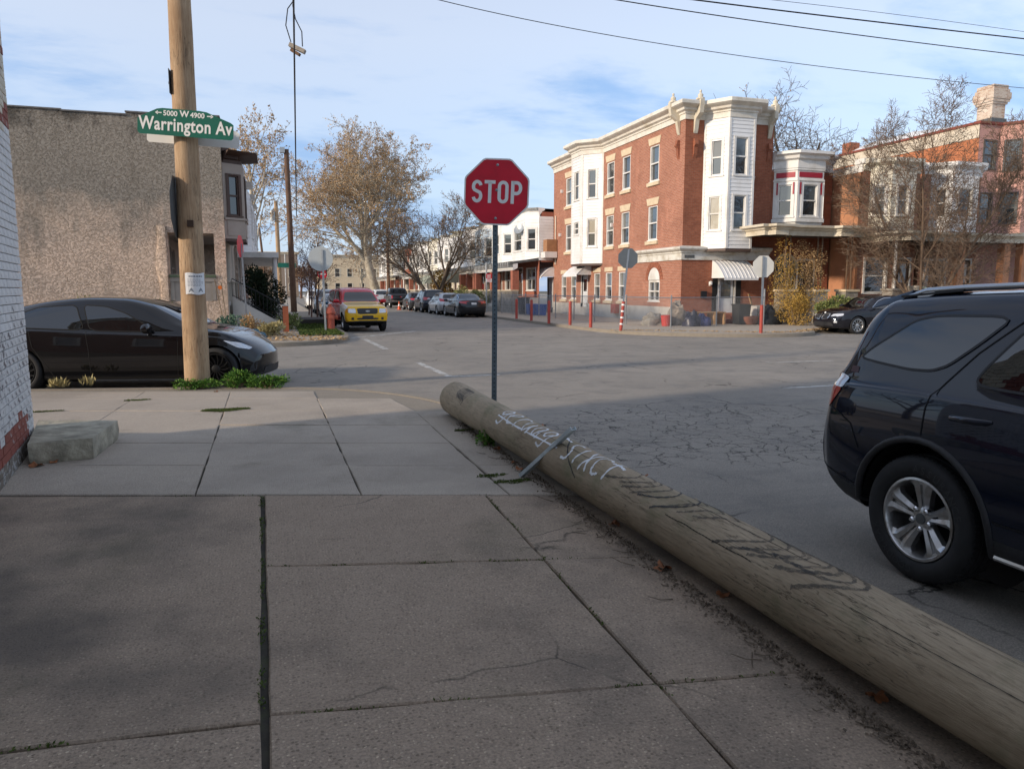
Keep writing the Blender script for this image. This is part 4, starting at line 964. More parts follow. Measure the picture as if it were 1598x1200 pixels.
rf = MB(); N1, N2 = 18, 12
for i in range(N1 + 1):
    for j in range(N2 + 1):
        x = 34.0 + i * .5; y = 29.3 + j * 1.15; t_ = math.sin(math.pi * min(1, j / N2)); rf.v.append((x, y, 9.85 + .75 * (1 - abs(2 * j / N2 - 1) ** 2) * min(1, i / 3) + .12 * noise.noise(V((x * .7, y * .7, 0)))))
for i in range(N1):
    for j in range(N2): a = i * (N2 + 1) + j; rf.f.append((a, a + N2 + 1, a + N2 + 2, a + 1)); rf.m.append(0)
rf.build('roof', M_membrane, pk, smooth=179)
chm = MB(); M_chim = m_brick('chimney_brick', (.34, .20, .13), (.55, .46, .36), (.62, .57, .50), (.66, .60, .52), .75)
cc = (37.7, 32.0)
for (w_, z0, z1) in ((.46, 9.6, 11.5), (.53, 11.5, 11.62), (.60, 11.62, 11.76), (.64, 11.76, 12.1), (.58, 12.1, 12.28), (.52, 12.28, 12.5)): chm.box(cc[0] - w_, cc[0] + w_, cc[1] - w_, cc[1] + w_, z0, z1)
chm.build('chimney', M_chim, pk)
MB().box(cc[0] - .54, cc[0] + .54, cc[1] - .54, cc[1] + .54, 9.6, 10.75).build('chimney_flashing', M_plate, pk)
MB().box(34.3, 35.0, 38.6, 39.3, 9.8, 10.6).build('chimney', MB_dark, pk)
porch(pk, 33.95, 42, 26.7, 29.2, 3.75, 4.2, [34.5, 36.6, 39.2], M_terra)
MB().box(34.9, 36.2, 26.8, 27.2, 0, 1.15).build('garden_wall', M_rubble, pk)
# pots and boxes on the porch wall
def pot(lab, x, y, z, r_, h, mat, nm='flower_pot'):
    t = MB().lathe([(r_ * .72, 0), (r_, h * .82), (r_ * 1.1, h * .82), (r_ * 1.1, h), (r_ * .92, h), (r_ * .85, h * .8), (0, h * .8)], 16, (x, y, z)).build(nm, mat, smooth=40)
    tag(t, lab, 'pot'); return t
MB_c = M('clay_white', (.62, .55, .45), .7); MB_t = M('mint_pot', (.36, .58, .52), .5)
pot('white tapered flower pot on the terracotta porch wall', 27.95, 26.95, 1.3, .24, .42, MB_c); pot('mint green flower pot on the terracotta porch wall', 28.7, 26.95, 1.3, .25, .36, MB_t)
ys = thing('yard_sign', 'small pink and white yard sign beside the green shrub', 'sign', (23.3, 26.6, 0))
q = MB(); q.box(22.9, 23.7, 26.58, 26.6, .55, 1.1, 0); q.build('board', M('sign_pink', (.50, .14, .33), .5, var=.3, vs=3, dirt=(.62, .55, .55), ds=2.5), ys)
for x in (23.05, 23.55): MB().box(x - .02, x + .02, 26.6, 26.63, 0, .9).build('stake', M_white, ys)

# ------------------------------------------------------------------ buildings closing the street
def far_block(lab, x0, x1, y0, y1, h, mat, nwin, floors, mansard=None):
    b = thing('distant_building', lab, 'building', (x0, y0, 0), group='buildings at the far end of the street'); W_ = Wall((x0, y0), (1, 0), (0, -1)); hs = []
    for f in range(floors):
        for k in range(nwin):
            u = (k + .5) * (x1 - x0) / nwin; hs.append((u - .55, u + .55, 1.2 + f * 3.1, 2.9 + f * 3.1))
    mb = MB(); panel(mb, W_, 0, x1 - x0, 0, h, hs, .15); mb.box(x0, x1, y0 + .2, y1, 0, h - .05); mb.build('wall', mat, b)
    for q in hs: window(b, W_, *q, M_cream, P_dark)
    MB().sweep([(x0, y1), (x0, y0), (x1, y0), (x1, y1)], CORN(h - .2, .5, .6)).build('cornice', M_cream, b)
far_block('tan three-storey building closing the far end of street', 9.0, 22, 165, 178, 8.6, M_tan, 5, 2)
far_block('long low grey-brown building far up the left sidewalk', -14, 5, 175, 185, 9.5, M('greybrown', (.26, .21, .17), .9, var=.15), 6, 2)
far_block('dark brick block far behind the big sycamore', 24, 44, 185, 198, 9.5, MB_old, 6, 3)
# ------------------------------------------------------------------ vehicles
def pchip(pts):
    X = [p[0] for p in pts]; Y = [p[1] for p in pts]; n = len(X); h = [X[i + 1] - X[i] for i in range(n - 1)]; d = [(Y[i + 1] - Y[i]) / h[i] for i in range(n - 1)]
    m = [d[0]] + [0 if d[i - 1] * d[i] <= 0 else 2 * d[i - 1] * d[i] / (d[i - 1] + d[i]) for i in range(1, n - 1)] + [d[-1]]
    def f(x):
        if x <= X[0]: return Y[0]
        if x >= X[-1]: return Y[-1]
        i = 0
        while x > X[i + 1]: i += 1
        t = (x - X[i]) / h[i]; t2 = t * t; t3 = t2 * t
        return (2 * t3 - 3 * t2 + 1) * Y[i] + (t3 - 2 * t2 + t) * h[i] * m[i] + (-2 * t3 + 3 * t2) * Y[i + 1] + (t3 - t2) * h[i] * m[i + 1]
    return f
def catmull(P, sub):
    o = []
    for i in range(len(P) - 1):
        p0, p1, p2, p3 = P[max(i - 1, 0)], P[i], P[i + 1], P[min(i + 2, len(P) - 1)]
        for k in range(sub):
            t = k / sub
            o.append(tuple(.5 * (2 * p1[c] + (p2[c] - p0[c]) * t + (2 * p0[c] - 5 * p1[c] + 4 * p2[c] - p3[c]) * t * t + (-p0[c] + 3 * p1[c] - 3 * p2[c] + p3[c]) * t ** 3) for c in range(2)))
    o.append(P[-1]); return o
def rnd(poly, it=2, k=.10):
    for _ in range(it):
        Q = []
        for i in range(len(poly)):
            a, b = poly[i], poly[(i + 1) % len(poly)]; Q += [(a[0] * (1 - k) + b[0] * k, a[1] * (1 - k) + b[1] * k), (a[0] * k + b[0] * (1 - k), a[1] * k + b[1] * (1 - k))]
        poly = Q
    return poly
def car_body(S):
    top, belt, bot, wid, rwf = [pchip(S[k]) for k in ('top', 'belt', 'bot', 'wid', 'rw')]
    x0, x1 = S['top'][0][0], S['top'][-1][0]; step = S.get('step', .05); sub = S.get('sub', 4)
    xs = {round(x0 + (x1 - x0) * k / int((x1 - x0) / step), 4) for k in range(int((x1 - x0) / step) + 1)}
    for k in S['top']: xs.add(round(k[0], 4))
    for e in (.012, .03, .06, .1): xs |= {round(x0 + e, 4), round(x1 - e, 4)}
    xs = sorted(xs); rings = []; W0 = max(p[1] for p in S['wid'])
    for x in xs:
        w_, b, z0, rw_ = wid(x), belt(x), bot(x), rwf(x); t = max(top(x), b + .015); z0 = min(z0, b - .15); hgt = t - b
        rw_ = min(rw_, w_ * .93); md = z0 + .50 * (b - z0); f = min(1, hgt / .35)
        P = [(0, z0), (.78 * w_, z0), (.93 * w_, z0 + .03), (.975 * w_, z0 + .14 * (b - z0) + .02), (w_, md), (.992 * w_, b - .22 * (b - z0)), (.968 * w_, b - .03), (.935 * w_, b + .012 * f),
             ((.935 * w_ * .55 + rw_ * .45) + .012 * f, b + hgt * .48), (rw_ + .02 * f, t - min(.085, hgt * .30)), (rw_ * .86, t - min(.028, hgt * .12)), (rw_ * .5, t - min(.008, hgt * .05)), (0, t)]
        rings.append(catmull(P, sub))
    J = len(rings[0]); mb = MB(); nose, tail = S.get('nose', (.30, .06, .5)), S.get('tail', (.22, .05, .6))
    def dfm(x, y, z):
        for sg, xe, (pl, zk, zc) in ((1, x1, nose), (-1, x0, tail)):
            e = 1 - abs(x - xe) / .75
            if e > 0:
                e = e * e; x -= sg * e * (pl * (abs(y) / W0) ** 2.4 + zk * min(4, ((z - zc) / .3) ** 2))
        return (x, y, z)
    full = []
    for x, ring in zip(xs, rings):
        row = [dfm(x, y, z) for y, z in ring] + [dfm(x, -y, z) for y, z in ring[-2:0:-1]]; full.append(row)
    n = len(full[0])
    for row in full: mb.v += row
    for i in range(len(full) - 1):
        for k in range(n):
            k2 = (k + 1) % n; mb.f.append((i * n + k, i * n + k2, (i + 1) * n + k2, (i + 1) * n + k)); mb.m.append(0)
    CS = 8
    for xi, x in ((0, xs[0]), (len(xs) - 1, xs[-1])):
        ring = rings[xi]; base = len(mb.v)
        for y, z in ring:
            for c in range(CS + 1): mb.v.append(dfm(x, y * (1 - 2 * c / CS), z))
        for j in range(J - 1):
            for c in range(CS): a = base + j * (CS + 1) + c; mb.f.append((a, a + 1, a + CS + 2, a + CS + 1)); mb.m.append(0)
    bm = bmesh.new(); vs = [bm.verts.new(q) for q in mb.v]
    for f in mb.f:
        try: bm.faces.new([vs[i] for i in f])
        except ValueError: pass
    bmesh.ops.remove_doubles(bm, verts=bm.verts, dist=2e-4); bmesh.ops.recalc_face_normals(bm, faces=bm.faces)
    bvh = BVHTree.FromBMesh(bm)
    # wheel openings
    ra = S['arch']
    for xw in S['axles']:
        zw = S['wr']
        ins = {v for v in bm.verts if abs(v.co.y) > W0 * .52 and math.hypot(v.co.x - xw, v.co.z - zw) < ra}
        dl = [f for f in bm.faces if all(v in ins for v in f.verts)]
        bmesh.ops.delete(bm, geom=dl, context='FACES_ONLY')
        for v in ins:
            if v.is_valid and v.link_faces:
                dx, dz = v.co.x - xw, v.co.z - zw; d = math.hypot(dx, dz) or 1; v.co.x = xw + dx / d * ra; v.co.z = zw + dz / d * ra
        bmesh.ops.delete(bm, geom=[v for v in bm.verts if not v.link_faces], context='VERTS')
    clad = S.get('clad', 0)
    for f in bm.faces:
        c = f.calc_center_median(); f.smooth = True
        f.material_index = 1 if c.z < bot(c.x) + clad else 0
        if S.get('zone'):
            zi = S['zone'](c)
            if zi is not None and f.material_index == 0: f.material_index = zi
    me = bpy.data.meshes.new('body'); bm.to_mesh(me); bm.free(); me.set_sharp_from_angle(angle=R(42))
    return me, bvh, W0
def decal(bvh, poly, axis, sg, off=.004, res=.06, mb=None, mi=0, thick=0.0):
    mb = mb or MB(); out = []
    for i in range(len(poly)):
        a, b = poly[i], poly[(i + 1) % len(poly)]; L = math.hypot(b[0] - a[0], b[1] - a[1]); k = max(1, int(L / res))
        for j in range(k): out.append((a[0] + (b[0] - a[0]) * j / k, a[1] + (b[1] - a[1]) * j / k))
    n = len(out); xs = [p[0] for p in out]; zs = [p[1] for p in out]
    def inside(x, z):
        c = False; j = n - 1
        for i in range(n):
            if (out[i][1] > z) != (out[j][1] > z) and x < (out[j][0] - out[i][0]) * (z - out[i][1]) / (out[j][1] - out[i][1]) + out[i][0]: c = not c
            j = i
        return c
    pts = [V(p) for p in out]; x = min(xs) + res * .6
    while x < max(xs):
        z = min(zs) + res * .6
        while z < max(zs):
            if inside(x, z) and min((x - p[0]) ** 2 + (z - p[1]) ** 2 for p in out) > (res * .4) ** 2: pts.append(V((x, z)))
            z += res
        x += res
    r_ = delaunay_2d_cdt(pts, [], [list(range(n))], 1, 1e-5)
    vs = []
    for p in r_[0]:
        if axis == 'y': o = V((p[0], sg * 3, p[1])); d = V((0, -sg, 0))
        elif axis == 'x': o = V((sg * 6, p[0], p[1])); d = V((-sg, 0, 0))
        else: o = V((p[0], p[1], 4)); d = V((0, 0, -1))
        hit, nrm, _, _ = bvh.ray_cast(o, d)
        if hit is None: hit, nrm, _, _ = bvh.find_nearest(o + d * (2.2 if axis == 'y' else 3.8 if axis == 'x' else 2.6))
        if nrm.dot(d) > 0: nrm = -nrm
        vs.append(hit + nrm * off)
    mb.add(vs, [tuple(f) for f in r_[2]], mi); return mb
def seam(bvh, line, axis, sg, w_=.007, off=.0015, mb=None):
    mb = mb or MB(); P = []
    for a, b in zip(line, line[1:]):
        L = math.hypot(b[0] - a[0], b[1] - a[1]); k = max(1, int(L / .04))
        for j in range(k): P.append((a[0] + (b[0] - a[0]) * j / k, a[1] + (b[1] - a[1]) * j / k))
    P.append(line[-1])
    L_, R_ = [], []
    for i, p in enumerate(P):
        a, b = P[max(i - 1, 0)], P[min(i + 1, len(P) - 1)]; d = math.hypot(b[0] - a[0], b[1] - a[1]) or 1; nx, nz = -(b[1] - a[1]) / d * w_ / 2, (b[0] - a[0]) / d * w_ / 2
        for lst, s_ in ((L_, 1), (R_, -1)):
            q = (p[0] + nx * s_, p[1] + nz * s_)
            o, dd = (V((q[0], sg * 3, q[1])), V((0, -sg, 0))) if axis == 'y' else (V((sg * 6, q[0], q[1])), V((-sg, 0, 0))) if axis == 'x' else (V((q[0], q[1], 4)), V((0, 0, -1)))
            hit, nrm, _, _ = bvh.ray_cast(o, dd)
            if hit is None: hit, nrm, _, _ = bvh.find_nearest(o + dd * (2.2 if axis == 'y' else 3.8))
            if nrm.dot(dd) > 0: nrm = -nrm
            lst.append(hit + nrm * off)
    n = len(P); mb.add(L_ + R_, [(i, i + 1, n + i + 1, n + i) for i in range(n - 1)]); return mb
M_tyre = M('tyre_rubber', (.018, .018, .019), .75, var=.3, vs=9, bump=.25, bs=70)
M_tyretext = M('tyre_letter', (.036, .036, .037), .7)
M_alloy = M('alloy', (.60, .60, .60), .30, .85, var=.10, vs=9, dirt=(.30, .27, .23), ds=9)
M_rimdark = M('rim_dark', (.035, .036, .038), .35, .7)
M_blk = M('black_plastic', (.022, .022, .024), .55, var=.2, vs=20)
M_well = M('wheel_well', (.006, .006, .006), .95)
M_chrome = M('chrome', (.75, .76, .78), .12, 1.0, var=.03)
M_lampw = M('lamp_clear', (.66, .67, .68), .08, .35, var=.2, vs=30, coat=1); M_lampr = M('lamp_red', (.42, .008, .014), .10, var=.15, vs=25, coat=1); M_lampa = M('lamp_amber', (.70, .26, .02), .12, coat=1)
M_plate_w = M('plate_white', (.62, .63, .62), .45)
def wheel(parent, x, y, r_, wd, rimr, sg, mat, style='five', n=40, letters=False):
    """axis along local Y; sg = outward side"""
    ax = V((0, sg, 0)); o = V((x, y, r_)); h = wd / 2
    t = MB(); t.lathe([(rimr, -h * .8), (rimr + .01, -h * .95), (r_ * .86, -h), (r_ * .965, -h * .86), (r_ * .992, -h * .6), (r_ * .992, -h * .42), (r_ * .975, -h * .40), (r_ * .975, -h * .34), (r_, -h * .32), (r_, -.04 * h), (r_ * .98, -.03 * h), (r_ * .98, .03 * h), (r_, .04 * h), (r_, h * .32), (r_ * .975, h * .34), (r_ * .975, h * .40), (r_ * .992, h * .42), (r_ * .99, h * .62), (r_ * .965, h * .86), (r_ * .93, h * .95), (r_ * .86, h), (r_ * .80, h * 1.0), (rimr + .018, h * .93), (rimr + .006, h * .84), (rimr, h * .72)], n, o, ax, cap=False)
    if letters:   # shoulder sipes
        for k in range(72):
            a = 2 * math.pi * k / 72; c_, s_ = math.cos(a), math.sin(a)
            for hh in (.74,):
                p = o + ax * h * hh + V((c_, 0, s_)) * (r_ * .985); q = o + ax * h * .45 + V((c_, 0, s_)) * (r_ * .996); t.bar(p, q, .012, .006, V((c_, 0, s_)))
    ty = t.build('tyre', M_tyre, parent, smooth=35, local=True)
    if letters:
        def arc_text(txt, a_mid, rad, size, flip):
            tm = MB()
            wtot = len(txt) * size * .78
            for i, chh in enumerate(txt):
                a = a_mid + (i - (len(txt) - 1) / 2) * size * .80 / rad
                def fn(px, py):
                    rr_ = rad + (py - size * .35); aa = a + px / rad
                    # local frame: seen from outside (sg side), angle runs clockwise from top
                    return o + ax * (h * 1.0 + .002) + V((math.sin(aa) * (1 if sg < 0 else -1), 0, math.cos(aa))) * rr_
                textmesh(tm, chh, size, fn)
            tm.build('tyre_lettering', M_tyretext, ty, local=True)
        arc_text('ASSURANCE', .62, r_ * .80, .06, 0); arc_text('GOODYEAR', math.pi + .62, r_ * .80, .06, 0)
    d = MB(); d.lathe([(rimr * .99, -h * .75), (rimr * .99, h * .80), (rimr * .985, h * .86), (rimr * .93, h * .88), (rimr * .90, h * .80), (rimr * .88, h * .45), (rimr * .87, -h * .7)], n, o, ax, cap=False)
    ff = h * .62; hub = rimr * .26
    def P(rad, a, dep): return o + ax * dep + V((math.cos(a) * rad, 0, math.sin(a) * rad))
    if style == 'twin':
        for k in range(5):
            a0 = math.pi / 2 + k * 2 * math.pi / 5
            for s_ in (-1, 1):
                ins, outa = a0 + s_ * .07, a0 + s_ * .055
                r0, r1 = hub * .7, rimr * .95
                i0, i1 = s_ * .20, s_ * .50; o0, o1 = s_ * .055, s_ * .33
                # three stations hub, mid, rim : inner edge (by the slot) and outer edge angles
                st_ = [(r0, a0 + s_ * .06, a0 + s_ * .62, ff * .78), (rimr * .50, a0 + s_ * .052, a0 + s_ * .36, ff * .98), (rimr * .78, a0 + s_ * .055, a0 + s_ * .33, ff * 1.12), (rimr * .90, a0 + s_ * .058, a0 + s_ * .44, ff * 1.17), (r1, a0 + s_ * .06, a0 + s_ * .58, ff * 1.2)]
                base = len(d.v)
                for (rad, aa, ab, dep) in st_:
                    am = (aa + ab) / 2; d.v += [tuple(P(rad, aa, dep - .03)), tuple(P(rad, aa, dep)), tuple(P(rad, am, dep + .010)), tuple(P(rad, ab, dep - .012)), tuple(P(rad, ab, dep - .05))]
                for i in range(len(st_) - 1):
                    for c in range(4): a_ = base + i * 5 + c; d.f.append((a_, a_ + 1, a_ + 6, a_ + 5)); d.m.append(0)
                # slot floor
            d.add([P(rimr * .45, a0 - .05, ff * .80), P(rimr * .45, a0 + .05, ff * .80), P(rimr * .93, a0 + .06, ff * 1.0), P(rimr * .93, a0 - .06, ff * 1.0)], [(0, 1, 2, 3)])
            # rim bridge
            d.add([P(rimr * .86, a0 - .26, ff * 1.14), P(rimr * .86, a0 + .26, ff * 1.14), P(rimr * .95, a0 + .34, ff * 1.2), P(rimr * .95, a0 - .34, ff * 1.2)], [(0, 1, 2, 3)])
        d.lathe([(hub * 1.15, ff * .5), (hub * 1.12, ff * .80), (hub * .75, ff * .92), (hub * .45, ff * .95), (0, ff * .96)], 20, o, ax)
    else:
        ns = {'five': 5, 'ten': 10, 'turbine': 14}[style]
        for k in range(ns):
            a0 = math.pi / 2 + k * 2 * math.pi / ns; hw = {'five': .13, 'ten': .07, 'turbine': .045}[style]; tw = .35 if style == 'turbine' else 0
            st_ = [(hub * .6, hw * 2.2, 0, ff * .8), (rimr * .55, hw * 1.1, tw * .4, ff), (rimr * .95, hw * 1.1, tw, ff * 1.1)]
            base = len(d.v)
            for rad, wv, sh_, dep in st_: d.v += [tuple(P(rad, a0 - wv + sh_, dep - .04)), tuple(P(rad, a0 - wv + sh_, dep)), tuple(P(rad, a0 + wv + sh_, dep)), tuple(P(rad, a0 + wv + sh_, dep - .04))]
            for i in range(2):
                for c in range(3): a_ = base + i * 4 + c; d.f.append((a_, a_ + 1, a_ + 5, a_ + 4)); d.m.append(0)
        d.lathe([(hub, ff * .5), (hub, ff * .85), (hub * .6, ff * .95), (0, ff * .98)], 16, o, ax)
    rim = d.build('rim', mat, parent, smooth=30, local=True)
    if style in ('twin', 'five'):
        for k in range(5 if style == 'twin' else 0):
            a0 = math.pi / 2 + (k + .5) * 2 * math.pi / 5; l = MB(); l.lathe([(.017, 0), (.017, .026), (.010, .034), (0, .035)], 8, P(hub * .95, a0, ff * .72), ax)
            l.build('lug_nut', M_chrome, rim, local=True)
        MB().lathe([(hub * .5, 0), (hub * .48, .008), (0, .010)], 14, o + ax * ff * .95, ax).build('centre_cap', M_plate, rim, local=True)
    k_ = MB(); k_.lathe([(rimr * .87, -h * .5), (rimr * .6, -h * .4), (0, -h * .4)], 20, o, ax, cap=False); k_.lathe([(rimr * .62, -h * .3), (rimr * .62, -h * .15), (0, -h * .15)], 20, o, ax); k_.build('brake_disc', M_rimdark, rim, local=True)
    return ty
def car(name, label, S, paint, loc, rz, wheelmat=None, group=None, detail=True):
    root = thing(name, label, 'car' if not S.get('cat') else S['cat'], loc, rz, group)
    me, bvh, W0 = car_body(S)
    for m in ([paint, M_blk] + S.get('extra', [])): me.materials.append(m)
    body = link('body', me, root, local=True)
    for sg in (-1, 1):
        for i, poly in enumerate(S['glass']):
            decal(bvh, rnd(poly, 2, S.get('rk', .10)), 'y', sg, .0045, .07).build('side_window', M_carglass, root, smooth=60, local=True)
            if S.get('trim'):
                pr = rnd(poly, 2, S.get('rk', .10)); seam(bvh, pr + [pr[0]], 'y', sg, .014, .006).build('window_trim', S['trim'], root, local=True)
        for line in S.get('seams', []): seam(bvh, line, 'y', sg, .008, .003).build('door_seam', M_well, root, local=True)
        for (hx, hz) in S.get('handles', []):
            hit = bvh.ray_cast(V((hx, sg * 3, hz)), V((0, -sg, 0)))[0]
            if hit:
                q = MB(); q.tube([hit + V((-.115, -sg * .005, -.006)), hit + V((-.09, sg * .035, 0)), hit + V((.06, sg * .038, .004)), hit + V((.115, -sg * .005, .006))], [.012, .017, .018, .012], 8); q.build('door_handle', S.get('handlemat', paint), root, smooth=60, local=True)
        for i, xw in enumerate(S['axles']):
            wd = S.get('tw', .22)
            wt = wheel(root, xw, sg * (W0 - wd / 2 - .015), S['wr'], wd, S['rim'], sg, wheelmat or M_alloy, S.get('style', 'five'), S.get('wn', 28), letters=bool(S.get('letters')) and sg == -1 and i == 0)
            q = MB(); na_ = 24; y0_, y1_ = sg * (W0 - .07), sg * (W0 - .46)
            for k in range(na_ + 1):
                a = R(-4) + R(188) * k / na_; cx2, cz2 = xw + math.cos(a) * (S['arch'] + .006), S['wr'] + math.sin(a) * (S['arch'] + .006); q.v += [(cx2, y0_, cz2), (cx2, y1_, cz2)]
            for k in range(na_): q.f.append((2 * k, 2 * k + 1, 2 * k + 3, 2 * k + 2)); q.m.append(0)
            q.f.append(tuple(2 * k + 1 for k in range(na_ + 1))); q.m.append(0); q.build('wheel_well', M_well, root, local=True)
            if S.get('flare'):
                pts = []
                for k in range(25):
                    a = R(-28) + (math.pi + R(56)) * k / 24; p = (xw + math.cos(a) * (S['arch'] + .012), S['wr'] + math.sin(a) * (S['arch'] + .012)); hit = bvh.ray_cast(V((p[0], sg * 3, p[1])), V((0, -sg, 0)))[0]
                    if hit and abs(hit.y) > .7 * W0: pts.append(hit + V((0, -sg * .006, 0)))
                if len(pts) > 3: MB().tube(pts, S['flare'], 8).build('arch_trim', M_blk, root, smooth=60, local=True)
        if S.get('mirror'):
            mx_, mz_ = S['mirror']; hit = bvh.ray_cast(V((mx_, sg * 3, mz_)), V((0, -sg, 0)))[0]
            b_ = hit + V((0, sg * .17, .05)); q = MB()
            for k in range(7):
                pass
            q.tube([b_ + V((-.05, -sg * .10, -.01)), b_ + V((-.02, -sg * .08, 0)), b_ + V((.02, 0, .01)), b_ + V((.0, sg * .08, .0)), b_ + V((-.03, sg * .10, -.01))], [.03, .072, .085, .07, .03], 12)
            q.bar(hit + V((0, -sg * .02, 0)), b_ + V((0, -sg * .05, -.03)), .05, .03); q.build('mirror', paint if S.get('mirrorpaint', 1) else M_blk, root, smooth=50, local=True)
    if S.get('windshield'): decal(bvh, rnd(S['windshield'], 2), 'x', 1, .004, .08).build('windshield', M_carglass, root, smooth=60, local=True)
    if S.get('rearglass'): decal(bvh, rnd(S['rearglass'], 2), 'x', -1, .004, .08).build('rear_window', M_carglass, root, smooth=60, local=True)
    for nm, sgx, polys, mat in S.get('ends', []):
        for poly in polys:
            decal(bvh, rnd(poly, 1), 'x', sgx, .007, .04).build(nm, mat, root, smooth=60, local=True)
    for nm, polys, mat in S.get('sides', []):
        for poly in polys:
            for sg in (-1, 1): decal(bvh, rnd(poly, 1), 'y', sg, .006, .04).build(nm, mat, root, smooth=60, local=True)
    ub = MB(); ub.box(S['axles'][0] - .3, S['axles'][1] + .3, -W0 * .6, W0 * .6, .22, .34); ub.build('underbody', M_well, root, local=True)
    return root, bvh, W0
def mir(polys): return polys + [[(-y, z) for y, z in p] for p in polys]

# --- dark SUV at the kerb, rear quarter towards the camera
P_navy = m_carpaint('paint_navy_black', (.008, .0115, .023), .0, 1.0, .22)
SUV = dict(cat='SUV', step=.035, sub=6,
  top=[(-2.48, .92), (-2.47, 1.04), (-2.44, 1.16), (-2.34, 1.38), (-2.21, 1.58), (-2.05, 1.655), (-1.5, 1.695), (-.6, 1.715), (.2, 1.695), (.55, 1.63), (.78, 1.53), (1.35, 1.20), (1.5, 1.15), (2.1, 1.08), (2.4, .97), (2.58, .80)],
  belt=[(-2.48, .86), (-2.46, .99), (-2.40, 1.09), (-1.5, 1.11), (0, 1.07), (1.3, 1.04), (2.3, .93), (2.58, .74)],
  bot=[(-2.48, .45), (-2.2, .33), (-1.5, .27), (1.5, .26), (2.4, .3), (2.58, .42)],
  wid=[(-2.48, .87), (-2.36, .92), (-1.95, .945), (0, .955), (1.6, .95), (2.3, .88), (2.58, .72)],
  rw=[(-2.48, .76), (-2.2, .70), (-1.8, .67), (0, .68), (.6, .66), (1.3, .74), (2.58, .6)],
  nose=(.30, .05, .55), tail=(.13, .02, .62), axles=(-1.53, 1.5), wr=.37, arch=.452, rim=.245, tw=.255, style='twin', wn=64, letters=True, flare=.022, rk=.17, clad=.13, mirror=(.75, 1.08), trim=M_blk,
  glass=[[(-2.11, 1.25), (-2.03, 1.32), (-1.93, 1.39), (-1.79, 1.495), (-1.64, 1.53), (-1.17, 1.54), (-1.31, 1.39), (-1.46, 1.26), (-1.56, 1.222), (-1.71, 1.215), (-1.94, 1.232)],
         [(-1.03, 1.545), (-.16, 1.545), (-.16, 1.155), (-1.22, 1.17), (-1.27, 1.21)], [(-.10, 1.545), (.35, 1.50), (.80, 1.22), (.86, 1.14), (-.10, 1.15)]],
  seams=[[(-1.03, 1.60), (-1.12, 1.51), (-1.30, 1.34), (-1.44, 1.17), (-1.50, 1.09), (-1.515, 1.02), (-1.52, .86)], [(-.13, 1.60), (-.13, .5)], [(1.0, 1.06), (.98, .6)], [(-1.05, .5), (.95, .5)], [(-2.34, .93), (-2.2, .90), (-2.06, .84), (-1.98, .70)], [(-2.37, .52), (-2.2, .49), (-2.02, .46)]],
  handles=[(-1.22, 1.0), (-.30, .99)],
  ends=[('rear_glass', -1, [[(-.6, 1.30), (.6, 1.30), (.52, 1.58), (-.52, 1.58)]], M_carglass), ('licence_plate', -1, [[(-.16, .84), (.16, .84), (.16, .98), (-.16, .98)]], M_plate_w), ('tail_lamp', -1, mir([[(.62, .98), (.83, .98), (.83, 1.14), (.62, 1.14)]]), M_lampr)],
  sides=[('tail_lamp_clear', [[(-2.345, 1.06), (-2.31, 1.15), (-2.16, 1.12), (-2.185, 1.05)]], M_lampw), ('tail_lamp', [[(-2.355, .93), (-2.345, 1.06), (-2.185, 1.05), (-2.28, .92)]], M_lampr)])
suv, sb, _ = car('parked_suv', 'glossy black SUV parked beside the log, rear wheel towards the viewer', SUV, P_navy, (4.385, 1.68, -.13), R(-90))
for sg in (-1, 1):
    rl = MB(); base = []
    for x in (-1.98, -1.86, -1.6, -1.0, -.3, .3, .52): 
        hit = sb.ray_cast(V((x, sg * .60, 4)), V((0, 0, -1)))[0]; base.append(hit)
    pts = [base[0] + V((-.05, 0, .0))] + [b + V((0, 0, .032)) for b in base[1:-1]] + [base[-1] + V((.05, 0, 0))]
    rl.tube(pts, [.010, .018, .018, .018, .018, .018, .010], 10)
    for i in (1, 3, 5): rl.bar(base[i] + V((-.06, 0, -.01)), base[i] + V((.06, 0, .025)), .03, .03)
    rl.build('roof_rail', M('rail_satin', (.42, .43, .45), .25, .9), suv, smooth=50, local=True)
    und = MB(); und.prism([base[0] + V((-.06, -sg * .05, .002)), base[2] + V((0, -sg * .05, .012)), base[2] + V((0, sg * .02, .012)), base[0] + V((-.06, sg * .02, .0))], (0, 0, .012)); und.build('rail_foot', M_blk, suv, local=True)
    hr = sb.ray_cast(V((-2.17, sg * 3, 1.17)), V((0, -sg, 0)))[0]
fin = MB(); fz = sb.ray_cast(V((-.95, 0, 4)), V((0, 0, -1)))[0].z
fin.prism([(-1.08, -.025, fz - .01), (-.78, -.025, fz - .01), (-1.04, -.012, fz + .075)], (0, .05, 0)); fin.build('antenna_fin', P_navy, suv, local=True)
spo = MB(); spo.hexa([(-2.30, -.60, 1.555), (-2.0, -.62, 1.61), (-2.0, .62, 1.61), (-2.30, .60, 1.555), (-2.27, -.58, 1.60), (-1.97, -.60, 1.675), (-1.97, .60, 1.675), (-2.27, .58, 1.60)]); spo.build('spoiler', P_navy, suv, local=True)
decal(sb, rnd([(-2.17, 1.155), (-2.10, 1.155), (-2.10, 1.195), (-2.17, 1.195)], 2), 'y', -1, .003, .02).build('body_stain', M('maroon_mark', (.05, .006, .012), .3), suv, local=True)
for sg in (-1, 1): MB().tube([(-1.0, sg * .965, .335), (.95, sg * .965, .335)], .014, 6).build('sill_strip', M_chrome, suv, local=True)

